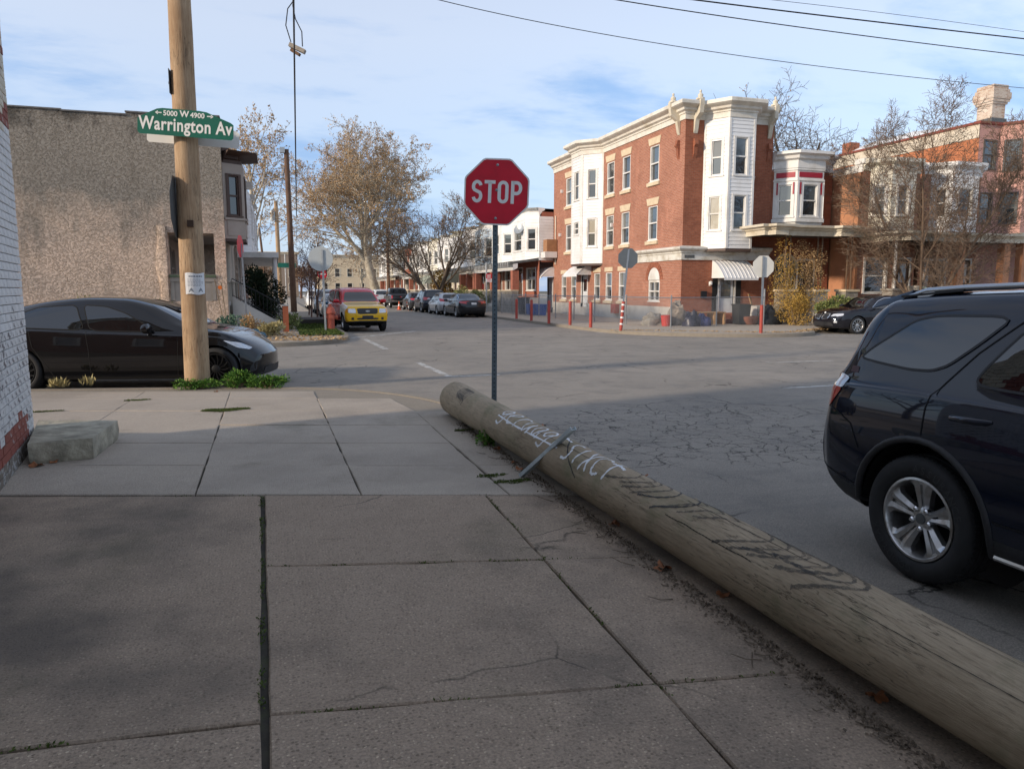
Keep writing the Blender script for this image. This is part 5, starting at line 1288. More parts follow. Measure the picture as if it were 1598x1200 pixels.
# --- black electric sedan on the side street
P_black = m_carpaint('paint_black', (.006, .006, .007), 0, 1.0, .2)
TES = dict(cat='sedan', step=.045, sub=5,
  top=[(-2.62, .80), (-2.57, 1.0), (-2.45, 1.10), (-2.1, 1.22), (-1.6, 1.42), (-1.0, 1.53), (-.5, 1.565), (0, 1.55), (.42, 1.46), (.9, 1.23), (1.18, 1.08), (1.61, 1.0), (2.0, .865), (2.2, .73), (2.33, .58)],
  belt=[(-2.62, .76), (-2.45, 1.0), (-1.5, 1.04), (-.4, .99), (.55, .955), (1.0, .935), (1.6, .90), (2.05, .77), (2.33, .53)],
  bot=[(-2.62, .42), (-2.3, .27), (-1.5, .2), (1.5, .19), (2.2, .2), (2.33, .24)],
  wid=[(-2.62, .82), (-2.2, .94), (-1.5, .99), (0, 1.0), (1.5, .99), (2.0, .92), (2.33, .76)],
  rw=[(-2.62, .76), (-2.2, .70), (-1.2, .66), (0, .68), (.5, .68), (1.0, .76), (1.6, .86), (2.33, .66)],
  nose=(.34, .03, .45), tail=(.3, .03, .6), axles=(-1.55, 1.55), wr=.362, arch=.402, rim=.265, tw=.24, style='turbine', wn=40, clad=.055, mirror=(.52, .99),
  glass=[[(-1.80, 1.08), (-1.62, 1.26), (-1.28, 1.39), (-.68, 1.425), (-.50, 1.02), (-1.6, 1.065)], [(-.56, 1.425), (-.2, 1.40), (.12, 1.29), (.40, 1.13), (.58, .985), (-.41, 1.01)]],
  trim=M_well,
  seams=[[(-.47, 1.0), (-.43, .7), (-.42, .25)], [(.98, .93), (.97, .5), (.95, .25)], [(-1.35, 1.0), (-1.3, .75), (-1.1, .45), (-1.0, .25)], [(-1.1, .25), (.95, .25)]],
  windshield=[(-.72, 1.10), (.72, 1.10), (.60, 1.44), (-.60, 1.44)], rearglass=[(-.6, 1.15), (.6, 1.15), (.5, 1.45), (-.5, 1.45)],
  ends=[('bumper_intake', 1, [[(-.55, .26), (.55, .26), (.5, .36), (-.5, .36)]], M_blk)],
  sides=[('headlight', [[(1.68, .845), (1.95, .79), (2.10, .70), (2.07, .675), (1.90, .72)]], M_lampw), ('bumper_slot', [[(2.06, .28), (2.16, .32), (2.18, .45), (2.13, .45), (2.08, .38)]], M_blk)])
ca = R(-12); cx_, sx_ = math.cos(ca), math.sin(ca)
car('parked_sedan', 'glossy black electric sedan parked behind the wooden corner pole', TES, P_black, (-.96 - 1.61 * cx_ + 1.0 * -sx_, 13.12 - 1.61 * sx_ + 1.0 * cx_, -.13), ca, M_rimdark)

# --- generic shapes for the cars further off
def far(S): S.setdefault('step', .09); S.setdefault('sub', 3); S.setdefault('wn', 20); return S
def SED(**k):
    S = dict(cat='sedan', top=[(-2.38, .80), (-2.36, .95), (-2.25, 1.06), (-1.75, 1.10), (-1.0, 1.40), (-.5, 1.46), (.1, 1.45), (.45, 1.37), (1.05, 1.02), (1.4, .97), (2.05, .86), (2.25, .76), (2.36, .62)],
      belt=[(-2.38, .76), (-2.2, .96), (-1, .98), (.6, .93), (1.2, .90), (2.1, .76), (2.36, .56)], bot=[(-2.38, .45), (-2.2, .28), (-1.5, .2), (1.5, .2), (2.25, .22), (2.36, .28)],
      wid=[(-2.38, .76), (-2.1, .87), (-1.3, .91), (1.3, .91), (2.0, .85), (2.36, .68)], rw=[(-2.38, .7), (-1.8, .68), (-1, .60), (.2, .62), (.6, .62), (1.1, .72), (2.36, .6)],
      axles=(-1.38, 1.38), wr=.33, arch=.375, rim=.225, mirror=(.62, .97), clad=.03,
      glass=[[(-1.55, 1.02), (-1.2, 1.24), (-.85, 1.34), (-.40, 1.37), (-.36, .99)], [(-.28, 1.37), (.1, 1.35), (.4, 1.24), (.75, .98), (-.24, .98)]], trim=M_chrome,
      seams=[[(-.32, 1.0), (-.32, .25)], [(.85, .92), (.82, .25)]], handles=[(-.55, .88), (.05, .87)],
      windshield=[(-.68, 1.02), (.68, 1.02), (.55, 1.36), (-.55, 1.36)], rearglass=[(-.64, 1.12), (.64, 1.12), (.52, 1.36), (-.52, 1.36)],
      ends=[('tail_lamp', -1, mir([[(.42, .82), (.80, .86), (.80, .98), (.5, .95)]]), M_lampr), ('licence_plate', -1, [[(-.16, .78), (.16, .78), (.16, .90), (-.16, .90)]], M_plate_w), ('headlight', 1, mir([[(.40, .66), (.72, .70), (.74, .80), (.46, .75)]]), M_lampw), ('grille', 1, [[(-.4, .40), (.4, .40), (.44, .66), (-.44, .66)]], M_blk)],
      sides=[('tail_lamp_side', [[(-2.28, .86), (-2.0, .90), (-2.02, .98), (-2.26, .99)]], M_lampr)]); S.update(k); return far(S)
def SUVS(**k):
    S = dict(cat='SUV', top=[(-2.28, .80), (-2.26, 1.0), (-2.18, 1.25), (-1.98, 1.58), (-1.6, 1.66), (-.6, 1.70), (.2, 1.67), (.5, 1.58), (1.1, 1.14), (1.4, 1.07), (2.0, 1.0), (2.2, .88), (2.3, .7)],
      belt=[(-2.28, .74), (-2.18, 1.04), (-1, 1.05), (.6, 1.01), (1.2, .98), (2.1, .88), (2.3, .62)], bot=[(-2.28, .5), (-2.1, .32), (-1.4, .26), (1.4, .26), (2.2, .3), (2.3, .36)],
      wid=[(-2.28, .8), (-2.0, .88), (-1.2, .91), (1.3, .91), (2.0, .84), (2.3, .68)], rw=[(-2.28, .74), (-1.9, .66), (-1, .64), (.3, .64), (1.1, .74), (2.3, .6)],
      axles=(-1.32, 1.32), wr=.355, arch=.41, rim=.23, mirror=(.62, 1.06), clad=.12,
      glass=[[(-1.95, 1.12), (-1.75, 1.46), (-1.30, 1.52), (-1.25, 1.09)], [(-1.17, 1.52), (-.38, 1.55), (-.36, 1.07), (-1.12, 1.09)], [(-.28, 1.55), (.25, 1.50), (.80, 1.08), (-.24, 1.07)]], trim=M_blk,
      seams=[[(-.32, 1.06), (-.32, .35)], [(.9, 1.0), (.85, .35)], [(-1.2, 1.06), (-1.15, .8)]], handles=[(-.62, .96), (.0, .95)],
      windshield=[(-.70, 1.14), (.70, 1.14), (.58, 1.54), (-.58, 1.54)], rearglass=[(-.64, 1.14), (.64, 1.14), (.54, 1.52), (-.54, 1.52)],
      ends=[('tail_lamp', -1, mir([[(.58, .92), (.82, .92), (.82, 1.14), (.66, 1.14)]]), M_lampr), ('licence_plate', -1, [[(-.16, .82), (.16, .82), (.16, .96), (-.16, .96)]], M_plate_w), ('bumper', -1, [[(-.7, .46), (.7, .46), (.7, .62), (-.7, .62)]], M_blk), ('headlight', 1, mir([[(.40, .76), (.72, .78), (.74, .92), (.46, .88)]]), M_lampw), ('grille', 1, [[(-.36, .62), (.36, .62), (.38, .86), (-.38, .86)]], M_blk)],
      sides=[('tail_lamp_side', [[(-2.2, .94), (-2.02, .96), (-2.02, 1.10), (-2.18, 1.14)]], M_lampr)]); S.update(k); return far(S)
def HAT(**k):
    S = SUVS(cat='hatchback', top=[(-2.12, .78), (-2.10, .95), (-2.02, 1.14), (-1.75, 1.38), (-1.3, 1.46), (-.4, 1.48), (.2, 1.45), (.6, 1.32), (1.15, 1.0), (1.45, .93), (1.95, .83), (2.12, .72), (2.2, .58)],
      belt=[(-2.12, .72), (-2.0, .98), (-1, .97), (.6, .91), (1.2, .86), (2.0, .74), (2.2, .53)], bot=[(-2.12, .45), (-2, .27), (-1.3, .2), (1.3, .2), (2.1, .22), (2.2, .28)], wr=.325, arch=.37, rim=.22, axles=(-1.28, 1.32), clad=.03, mirror=(.66, .96),
      glass=[[(-1.75, 1.06), (-1.5, 1.26), (-1.1, 1.36), (-.42, 1.38), (-.38, .98), (-1.3, 1.0)], [(-.30, 1.38), (.15, 1.35), (.5, 1.20), (.85, .96), (-.26, .97)]], seams=[[(-.34, 1.0), (-.34, .25)], [(.92, .9), (.9, .25)]], handles=[(-.55, .88), (.05, .87)],
      windshield=[(-.68, 1.0), (.68, 1.0), (.56, 1.36), (-.56, 1.36)], rearglass=[(-.60, 1.10), (.60, 1.10), (.5, 1.36), (-.5, 1.36)],
      ends=[('tail_lamp', -1, mir([[(.46, .88), (.80, .92), (.80, 1.10), (.62, 1.06)]]), M_lampr), ('licence_plate', -1, [[(-.16, .60), (.16, .60), (.16, .72), (-.16, .72)]], M_plate_w), ('headlight', 1, mir([[(.40, .62), (.72, .66), (.74, .78), (.46, .72)]]), M_lampw), ('grille', 1, [[(-.4, .36), (.4, .36), (.42, .60), (-.42, .60)]], M_blk)],
      sides=[('tail_lamp_side', [[(-2.06, .90), (-1.84, .95), (-1.86, 1.06), (-2.02, 1.10)]], M_lampr)]); S.update(k); return S
def PUP(**k):
    S = SUVS(cat='pickup', top=[(-2.78, .95), (-2.76, 1.15), (-2.70, 1.20), (-1.0, 1.22), (-.92, 1.26), (-.78, 1.78), (-.3, 1.85), (.4, 1.84), (.75, 1.74), (1.25, 1.30), (1.5, 1.22), (2.3, 1.16), (2.55, 1.05), (2.65, .85)],
      belt=[(-2.78, .92), (-2.7, 1.16), (-1, 1.18), (.8, 1.16), (1.4, 1.13), (2.4, 1.02), (2.65, .8)], bot=[(-2.78, .58), (-2.5, .45), (-1.6, .4), (1.6, .4), (2.5, .42), (2.65, .5)], wid=[(-2.78, .92), (-2.4, .96), (1.6, .97), (2.4, .92), (2.65, .8)], rw=[(-2.78, .86), (-1.1, .86), (-.8, .72), (.6, .7), (1.3, .82), (2.65, .7)],
      tail=(.05, .02, .8), axles=(-1.7, 1.75), wr=.40, arch=.46, rim=.25, clad=.08, mirror=(.95, 1.2), glass=[[(-.74, 1.22), (-.66, 1.66), (.02, 1.70), (.04, 1.21)], [(.12, 1.70), (.5, 1.66), (.98, 1.22), (.14, 1.21)]], seams=[[(.08, 1.2), (.08, .5)], [(1.1, 1.1), (1.1, .5)], [(-.85, 1.2), (-.85, .5)]], handles=[(-.2, 1.08), (.3, 1.07)],
      windshield=[(-.74, 1.30), (.74, 1.30), (.62, 1.70), (-.62, 1.70)], rearglass=[(-.66, 1.32), (.66, 1.32), (.6, 1.68), (-.6, 1.68)],
      ends=[('tail_lamp', -1, mir([[(.78, .86), (.91, .86), (.91, 1.14), (.78, 1.14)]]), M_lampr), ('bumper', -1, [[(-.9, .58), (.9, .58), (.9, .74), (-.9, .74)]], M_chrome), ('emblem', -1, [[(-.14, .98), (.14, .98), (.14, 1.05), (-.14, 1.05)]], M_lampr)], sides=[]); S.update(k); return S
R90, L90 = R(90), R(-90)     # +90: drives away up the street, -90: faces the camera
P_char = m_carpaint('paint_charcoal', (.018, .019, .022)); P_silver = m_carpaint('paint_silver', (.46, .47, .48), .6); P_navyb = m_carpaint('paint_navy', (.012, .017, .030)); P_white = m_carpaint('paint_white_car', (.66, .66, .64))
P_teal = m_carpaint('paint_teal', (.004, .075, .14)); P_grey = m_carpaint('paint_grey', (.22, .23, .24), .5)
gp = 'cars parked along the far street'
car('parked_sedan', 'black sedan with red tail lamps, nearest car on the right side of the far street', SED(), P_char, (11.25, 45.4, -.13), R(90 + 1.5), group=gp)
car('parked_hatchback', 'silver hatchback parked right in front of the black sedan', HAT(), P_silver, (11.1, 50.0, -.13), R90, group=gp)
car('parked_suv', 'dark navy small SUV parked beyond the silver hatchback', SUVS(), P_navyb, (11.05, 55.4, -.13), R90, group=gp)
car('parked_sedan', 'dark car half hidden in front of the navy SUV', SED(), P_char, (11.05, 60.8, -.13), R90, group=gp)
car('parked_pickup', 'black pickup truck with red tail lamps behind two cones', PUP(), P_char, (10.9, 70.2, -.13), R90, group=gp)
car('parked_suv', 'white SUV parked ahead of the black pickup', SUVS(), P_white, (10.9, 82.6, -.13), R90, group=gp)
car('parked_hatchback', 'teal blue hatchback parked behind the red and yellow truck', HAT(), P_teal, (3.45, 38.6, -.13), L90, group=gp)
car('parked_sedan', 'pale grey car parked behind the teal hatchback', SED(), P_silver, (3.35, 44.4, -.13), L90, group=gp)
car('parked_suv', 'grey SUV third in line on the left of the far street', SUVS(), P_grey, (3.3, 52.2, -.13), L90, group=gp)
car('parked_suv', 'white SUV furthest of the cars on the left of the far street', SUVS(), P_white, (3.3, 66, -.13), L90, group=gp)
# --- red and yellow truck with a white wing
P_yel = m_carpaint('paint_yellow', (.74, .42, .010)); P_redp = m_carpaint('paint_red', (.52, .006, .014)); P_wht2 = m_carpaint('paint_white_wing', (.70, .66, .58))
def zone(c):
    if c.x > 1.95 and c.z < .86: return 2
    if c.x > 1.02 and c.y < -.74 and c.x < 1.98: return 3
    if c.x > 1.02: return 2
    return None
FRD = PUP(cat='truck', zone=zone, extra=[P_yel, P_wht2], trim=M_blk, clad=.04,
  top=[(-2.55, 1.0), (-2.52, 1.4), (-2.42, 1.70), (-1.0, 1.76), (-.5, 1.78), (.05, 1.72), (.35, 1.62), (.92, 1.22), (1.08, 1.16), (1.9, 1.06), (2.15, .98), (2.25, .82)],
  belt=[(-2.55, .92), (-2.4, 1.10), (-1, 1.12), (.8, 1.08), (1.2, 1.05), (2.0, .93), (2.25, .74)], bot=[(-2.55, .55), (-2.3, .42), (-1.5, .38), (1.5, .38), (2.1, .38), (2.25, .42)], wid=[(-2.55, .84), (-2.2, .87), (1.4, .88), (2.0, .86), (2.25, .80)], rw=[(-2.55, .72), (-1, .66), (.2, .64), (.9, .74), (2.25, .72)],
  nose=(.10, .015, .6), axles=(-1.5, 1.42), wr=.37, arch=.43, rim=.21, mirror=(.72, 1.16), glass=[[(-2.2, 1.2), (-2.1, 1.58), (-1.0, 1.62), (-.95, 1.18)], [(-.75, 1.62), (-.1, 1.60), (.58, 1.17), (-.7, 1.15)]], seams=[[(-.82, 1.6), (-.82, .45)], [(.86, 1.1), (.86, .45)]], handles=[(-.6, 1.02)],
  windshield=[(-.70, 1.20), (.70, 1.20), (.56, 1.58), (-.56, 1.58)], rearglass=None,
  ends=[('grille', 1, [[(-.38, .72), (.38, .72), (.42, .94), (-.42, .94)]], M_blk), ('headlight', 1, mir([[(.46, .76), (.76, .77), (.75, .92), (.48, .93)]]), M_lampw), ('turn_signal', 1, mir([[(.765, .77), (.83, .78), (.82, .92), (.76, .92)]]), M_lampa), ('bumper_slot', 1, [[(-.42, .50), (.42, .50), (.42, .57), (-.42, .57)], [(-.22, .53), (.22, .53), (.22, .66), (-.22, .66)]], M_blk), ('fog_lamp', 1, mir([[(.54, .49), (.64, .49), (.64, .59), (.54, .59)]]), M_blk)], sides=[])
ft, fbv, _ = car('parked_truck', 'red truck with yellow hood and bumper and one white wing by the hydrant', FRD, P_redp, (3.25, 31.9, -.13), R(-90 + 5))
em = MB(); hit = fbv.ray_cast(V((6, 0, .83)), V((-1, 0, 0)))[0]
em.lathe([(0, 0), (.085, .004), (.095, .012), (0, .018)], 18, hit + V((.006, 0, 0)), V((1, 0, 0)))
em.v = [(v[0], v[1], hit.z + (v[2] - hit.z) * .42) for v in em.v]; em.build('emblem', M_metal, ft, local=True)
et = MB(); textmesh(et, 'Ford', .06, lambda a, b: V((hit.x + .027, a, hit.z - .02 + b))); et.build('emblem_lettering', M_signwhite, ft, local=True)
# --- dark coupe with round badge across the street at right
P_ink = m_carpaint('paint_ink', (.010, .010, .014))
BM = SED(trim=M_chrome, wn=28, style='ten', step=.06, sub=4, ends=[('grille', 1, mir([[(.06, .56), (.34, .56), (.38, .68), (.32, .76), (.08, .76)]]), M_blk), ('headlight', 1, mir([[(.44, .66), (.74, .70), (.78, .78), (.48, .75)]]), M_lampw), ('bumper_intake', 1, [[(-.6, .30), (.6, .30), (.5, .44), (-.5, .44)]], M_blk), ('fog_lamp', 1, mir([[(.60, .42), (.70, .42), (.70, .50), (.60, .50)]]), M_lampw)], rim=.245,
   sides=[('headlight_side', [[(1.95, .77), (2.18, .72), (2.16, .66), (2.0, .70)]], M_lampw)])
bmw, bbv, _ = car('parked_coupe', 'dark coupe with twin kidney-shaped grille parked across the street at right', BM, P_ink, (22.45, 23.55, -.13), R(180 - 3))
gr = MB()
for s_ in (-1, 1):
    pl = rnd([(s_ * .06, .56), (s_ * .34, .56), (s_ * .38, .68), (s_ * .32, .76), (s_ * .08, .76)], 1); seam(bbv, pl + [pl[0]], 'x', 1, .03, .012, gr)
gr.build('grille_surround', M_chrome, bmw, local=True)
hit = bbv.ray_cast(V((6, 0, .79)), V((-1, 0, 0)))[0]; bd_ = MB()
bd_.lathe([(.045, 0), (.045, .01), (0, .012)], 16, hit, V((1, 0, .5)).normalized()); bd_.build('badge', M_signwhite, bmw, local=True)
# ------------------------------------------------------------------ the log lying along the kerb
lg = thing('log', 'weathered tree-trunk log with graffiti lying along the kerb', 'log', (2.2, 4.5, 0))
LA, LB = V((2.085, 8.95, .205)), V((2.275, -.6, .185))
la = (LA - LB).normalized(); lx = la.cross(V((0, 0, 1))).normalized(); lz = lx.cross(la).normalized(); LL = (LA - LB).length
def lrad(s, th):   # s metres from the near end, th angle from -x side up over the top
    r_ = .158 + .016 * min(1, s / 5) + .028 * max(0, (s - 6.5) / 3) + .004 * math.sin(s * 2.1 + 1)
    return r_ * (1 + .05 * noise.noise(V((math.cos(th) * 1.2, math.sin(th) * 1.2, s * .55))) + .026 * noise.noise(V((math.cos(th) * 3, math.sin(th) * 3, s * 2.3))) + .012 * noise.noise(V((math.cos(th) * 9, math.sin(th) * 9, s * 1.1))) + sum(.075 * math.exp(-((s - ks) / .055) ** 2 - ((th - kt) / .26) ** 2) for ks, kt in ((1.4, .9), (3.1, 1.5), (4.3, .6), (5.2, 1.25), (6.6, .8), (2.2, .35)))) 
def lp(s, th, off=0.0):
    r_ = lrad(s, th) + off; e = LL - s
    if e < .10: r_ *= math.sqrt(max(.05, 1 - ((.10 - e) / .10) ** 2 * .22))
    return LB + la * s - lx * math.cos(th) * r_ + lz * math.sin(th) * r_
mb = MB(); NS, NT_ = 260, 44
for i in range(NS + 1):
    s = LL * i / NS
    for k in range(NT_): mb.v.append(tuple(lp(s, 2 * math.pi * k / NT_)))
for i in range(NS):
    for k in range(NT_): k2 = (k + 1) % NT_; mb.f.append((i * NT_ + k, i * NT_ + k2, (i + 1) * NT_ + k2, (i + 1) * NT_ + k)); mb.m.append(0)
mb.build('trunk', M_log, lg, smooth=60)
for s, sgn in ((LL, 1), (0, -1)):
    e = MB(); c_ = lp(s, 0) * 0
    rings_ = [1.0, .8, .55, .3, .0]
    ctr = LB + la * s
    for ri, q in enumerate(rings_):
        for k in range(NT_):
            p = lp(s, 2 * math.pi * k / NT_); e.v.append(tuple(ctr + (p - ctr) * q + la * sgn * .012 * (1 - q * q) + la * .004 * noise.noise(p * 30)))
    for ri in range(4):
        for k in range(NT_): k2 = (k + 1) % NT_; e.f.append((ri * NT_ + k, ri * NT_ + k2, (ri + 1) * NT_ + k2, (ri + 1) * NT_ + k)); e.m.append(0)
    e.build('cut_end', M('end_grain', (.20, .16, .10), .9, var=.35, vs=14, bump=.5, bs=30), lg, smooth=60)
# sprayed lettering follows the trunk surface
def spray(name, col, aw, cut):
    t = NT(name); n_ = t.math('ADD', t.noise(26, 5, .7), t.math('MULTIPLY', t.noise(120, 3), .35)); t.fin(col, .7, Alpha=t.math('MULTIPLY', t.ramp(n_, cut, cut + .22), aw)); return t.m
SP_w = spray('spray_white', (.74, .76, .78), .92, .40); SP_k = spray('spray_black', (.02, .02, .022), .85, .42); SP_kf = spray('spray_black_faded', (.04, .038, .034), .55, .48)
_so = [0]
def stroke(pts, w_, mat, name='graffiti_stroke'):
    P = arc_smooth(pts, 3); n = len(P); mb = MB(); _so[0] += 1; of = .0014 + .0001 * (_so[0] % 16)
    for i, p in enumerate(P):
        a, b = P[max(i - 1, 0)], P[min(i + 1, n - 1)]; d = (b - a); d = V((d.x, d.y * .18)).normalized() if d.length > 1e-9 else V((1, 0)); nn = V((-d.y, d.x)) * w_ / 2 * (.75 + .25 * math.sin(i * 1.7))
        for s_ in (1, -1): mb.v.append(tuple(lp(p.x + nn.x * s_, p.y + nn.y * s_ / .18, of)))
    for i in range(n - 1): mb.f.append((2 * i, 2 * i + 1, 2 * i + 3, 2 * i + 2)); mb.m.append(0)
    mb.build(name, mat, lg)
def s_of(u, v): return (G(u, v, .33) - LB).dot(la)
# white tag: looping letters 'gerugat' and 'sict' reading along the trunk; t: 0 bottom .. 1 top of the lettering band
TH0, TH1 = R(42), R(98)
def band(s0, s1, letters, w_, mat, th0=TH0, th1=TH1):
    n = len(letters); pitch = (s1 - s0) / n
    for i, L_ in enumerate(letters):
        for pl in GLY[L_]:
            stroke([(s0 + pitch * (i + .08 + x * .84), th0 + (th1 - th0) * y) for x, y in pl], w_, mat)
GLY = {'g': [[(.9, .75), (.5, 1.0), (.1, .7), (.3, .35), (.8, .5), (.95, .95), (.9, .3), (.6, -.15), (.1, .0)]], 'e': [[(.05, .5), (.6, .6), (.9, .85), (.5, 1.0), (.1, .6), (.3, .1), (.9, .2)]],
       'r': [[(.2, .1), (.3, 1.0)], [(.28, .7), (.6, 1.0), (.95, .85)]], 'u': [[(.1, .95), (.12, .3), (.5, .1), (.8, .4), (.85, .95), (.9, .1)]], 'a': [[(.85, .8), (.4, 1.0), (.1, .5), (.4, .1), (.8, .5), (.85, 1.0), (.95, .1)]],
       't': [[(.5, 1.15), (.45, .1)], [(-.1, .85), (.6, .9), (1.3, .80)]], 's': [[(.9, .95), (.3, 1.0), (.15, .7), (.8, .45), (.7, .1), (.05, .1)]], 'i': [[(.5, .95), (.45, .1)]], 'c': [[(.95, .9), (.4, 1.05), (.1, .5), (.4, .05), (1.0, .2)]],
       'x': [[(.1, 1.0), (.9, .05)], [(.95, 1.1), (.1, .0)]], 'z': [[(.05, 1.0), (.95, .95), (.15, .1), (1.0, .15)]]}
sA, sB = s_of(770, 650), s_of(835, 690); sC, sD = s_of(852, 700), s_of(915, 732)
GLYm = GLY
band(s_of(768, 650), s_of(852, 700), 'geruagt', .026, SP_w, R(34), R(100))
band(s_of(858, 705), s_of(922, 745), 'sixct', .028, SP_w, R(26), R(96))
stroke([(s_of(770, 650), R(52)), (s_of(800, 665), R(45)), (s_of(850, 700), R(48))], .02, SP_w)
# black scribble near the far end and faded black arcs nearer the viewer
s0 = s_of(706, 625)
for k in range(5): stroke([(s0 + .05 + .30 * k / 5, R(20 + 6 * k)), (s0 + .34 * k / 5, R(70)), (s0 + .12 + .3 * k / 5, R(95)), (s0 + .2 + .3 * k / 5, R(60)), (s0 + .02 + .3 * k / 5, R(35))], .018, SP_k)
def arcs(u, v, n, mat, w_, sp=.10, th=(25, 118)):
    s1 = s_of(u, v)
    for k in range(n):
        a = s1 - sp * k; rk = random.Random(k + int(u)); j = rk.uniform(-.07, .07)
        m2_ = (th[0] + th[1]) / 2; stroke([(a + .20 + j, R(th[0] + rk.uniform(5, 25))), (a + .05, R(m2_ - 14)), (a - .06, R(m2_ + 8)), (a - .07 + j, R(m2_ + 22)), (a + .03, R(th[1] - 8)), (a + .20 + rk.uniform(-.06, .12), R(th[1] - rk.uniform(0, 10)))], w_, mat)
arcs(935, 755, 4, SP_kf, .022, .11); arcs(1000, 785, 2, SP_k, .016, .20); arcs(1025, 800, 3, SP_kf, .02, .13, (35, 120)); arcs(1120, 858, 3, SP_kf, .022, .12); arcs(1165, 885, 3, SP_kf, .022, .15, (40, 112)); arcs(1215, 910, 2, SP_kf, .03, .16)
stroke([(s_of(838, 725), R(5)), (s_of(834, 712), R(45)), (s_of(850, 698), R(95))], .016, SP_k)
# long drying checks in the trunk
CHK = M('wood_check', (.02, .016, .012), .95)
rk = random.Random(8)
for k in range(9):
    s1 = rk.uniform(.6, 8.0); th = R(rk.uniform(25, 110)); n = 12; L_ = rk.uniform(.5, 1.6)
    stroke([(s1 + L_ * i / n, th + .05 * noise.noise(V((i * .5, k, 0)))) for i in range(n + 1)], rk.uniform(.003, .006), CHK, 'wood_check')
# galvanised sign post stub lying across the log
stb = thing('metal_stake', 'short perforated steel post stub leaning across the log', 'post', tuple(G(815, 745)))
a = G(814, 744) + V((0, 0, .01)); b = V((2.42, 6.02, .47)); a = G(814, 744) + V((0, 0, .012)); b = lp(s_of(850, 700), R(62), .03); d = (b - a).normalized(); b = a + d * .80
sdv = d.cross(V((0, 0, 1))).normalized(); upv = sdv.cross(d)
mb = MB()
for o_ in (-.022, .022): mb.bar(a + sdv * o_, b + sdv * o_, .006, .03, upv)
mb.bar(a - upv * .012, b - upv * .012, .044, .004, upv); mb.build('channel', M('stake_zinc', (.50, .56, .58), .5, .2, var=.2, vs=14), stb)
hm = MB()
for k in range(14): p = a.lerp(b, (k + .5) / 14) + upv * .0; hm.lathe([(.008, 0), (.008, .003)], 8, p - upv * .0105, upv)
tag(hm.build('holes', M_dark, stb), kind='stuff')
ck = tag(MB().hexa([G(1070, 800, -.12) + V((-.03, .08, 0)) + V(q) for q in ((0, 0, 0), (.15, -.06, 0), (.17, .0, 0), (.02, .07, 0), (0, 0, .05), (.15, -.06, .08), (.17, 0, .08), (.02, .07, .05))]).build('wood_block', M_log), 'grey weathered wood block wedged behind the log on the road', 'block')

# ------------------------------------------------------------------ stop sign at the corner
def octagon(r_): return [(r_ * math.cos(R(22.5 + 45 * k)), r_ * math.sin(R(22.5 + 45 * k))) for k in range(8)]
def inset_round(poly, k=.06):
    Q = []
    for i in range(len(poly)):
        a, b = poly[i], poly[(i + 1) % len(poly)]; Q += [(a[0] * (1 - k) + b[0] * k, a[1] * (1 - k) + b[1] * k), (a[0] * k + b[0] * (1 - k), a[1] * k + b[1] * (1 - k))]
    return Q
def plate(mb, c, ux, uz, poly, t, mi=0, off=0.0):
    n_ = ux.cross(uz).normalized(); mb.prism([c + ux * x + uz * z + n_ * off for x, z in poly], n_ * t, mi)
def ribbon2(pts, w_, fn, mb, closed=False):
    n = len(pts)
    for i in range(n if closed else n - 1):
        pass
    L_, R_ = [], []
    for i in range(n):
        a = V(pts[i - 1] if (closed or i) else pts[i]); b = V(pts[(i + 1) % n] if (closed or i < n - 1) else pts[i]); d = (b - a).normalized(); nn = V((-d.y, d.x)) * w_ / 2
        L_.append(fn(*(V(pts[i]) + nn))); R_.append(fn(*(V(pts[i]) - nn)))
    mb.add(L_ + R_, [(i, (i + 1) % n, n + (i + 1) % n, n + i) for i in range(n if closed else n - 1)])
def perforated_post(parent, base, top, w_=.05, mat=None, face=V((0, -1, 0)), holes=True):
    mat = mat or M_metal; base = V(base); top = V(top); d = (top - base).normalized(); sdv = face.cross(d).normalized(); f = d.cross(sdv).normalized()
    mb = MB()
    for s_ in (-1, 1): mb.bar(base + sdv * s_ * w_ / 2, top + sdv * s_ * w_ / 2, .006, w_ * .9, f)
    for s_ in (-1, 1): mb.bar(base + f * s_ * w_ * .45, top + f * s_ * w_ * .45, w_ * .96, .004, f)
    p = mb.build('post', mat, parent)
    if holes:
        h = MB(); L_ = (top - base).length; k = .04
        while k < L_ - .02:
            for g in (1, -1): h.lathe([(.0085, 0), (.0085, .002)], 8, base + d * k + f * g * (w_ * .45 + .0015), f * g)
            k += .0508
        tag(h.build('post_holes', M_dark, p), kind='stuff')
    return p
sp0 = V((2.45, 8.38, 0)); cz = atY(777, 300, 8.30).z; sc_ = atY(777.5, 300, 8.33)
ss = thing('stop_sign', 'red STOP sign facing the viewer on perforated steel post behind the log', 'sign', tuple(sp0))
perforated_post(ss, (2.445, 8.40, -.05), (2.475, 8.395, sc_.z + .30), .055, M('post_zinc', (.13, .165, .185), .45, .6, var=.2, vs=9), V((-.30, -.95, 0)))
yw = R(17.6 + 4); ux = V((math.cos(yw), -math.sin(yw), 0)); uz = V((0, 0, 1)); ro = R(-2.5); ux, uz = (ux * math.cos(ro) + uz * math.sin(ro)), (uz * math.cos(ro) - ux * math.sin(ro))
nf = ux.cross(uz).normalized(); cen = V((2.465, 8.33, sc_.z)); Rr = .375 / math.cos(R(22.5)) * 1.0
q = MB(); plate(q, cen, ux, uz, inset_round(octagon(Rr)), .004); face = q.build('sign_face', M_signwhite, ss)
q = MB(); q.poly(*[cen + ux * x + uz * z + nf * .0052 for x, z in inset_round(octagon(Rr * .955))]); q.build('red_field', M_signred, ss)
q = MB(); q.poly(*[cen + ux * x + uz * z - nf * .001 for x, z in inset_round(octagon(Rr * .99))][::-1]); q.build('sign_back', M_alu, ss)
lf = lambda x, z: cen + ux * x + uz * z + nf * .0068
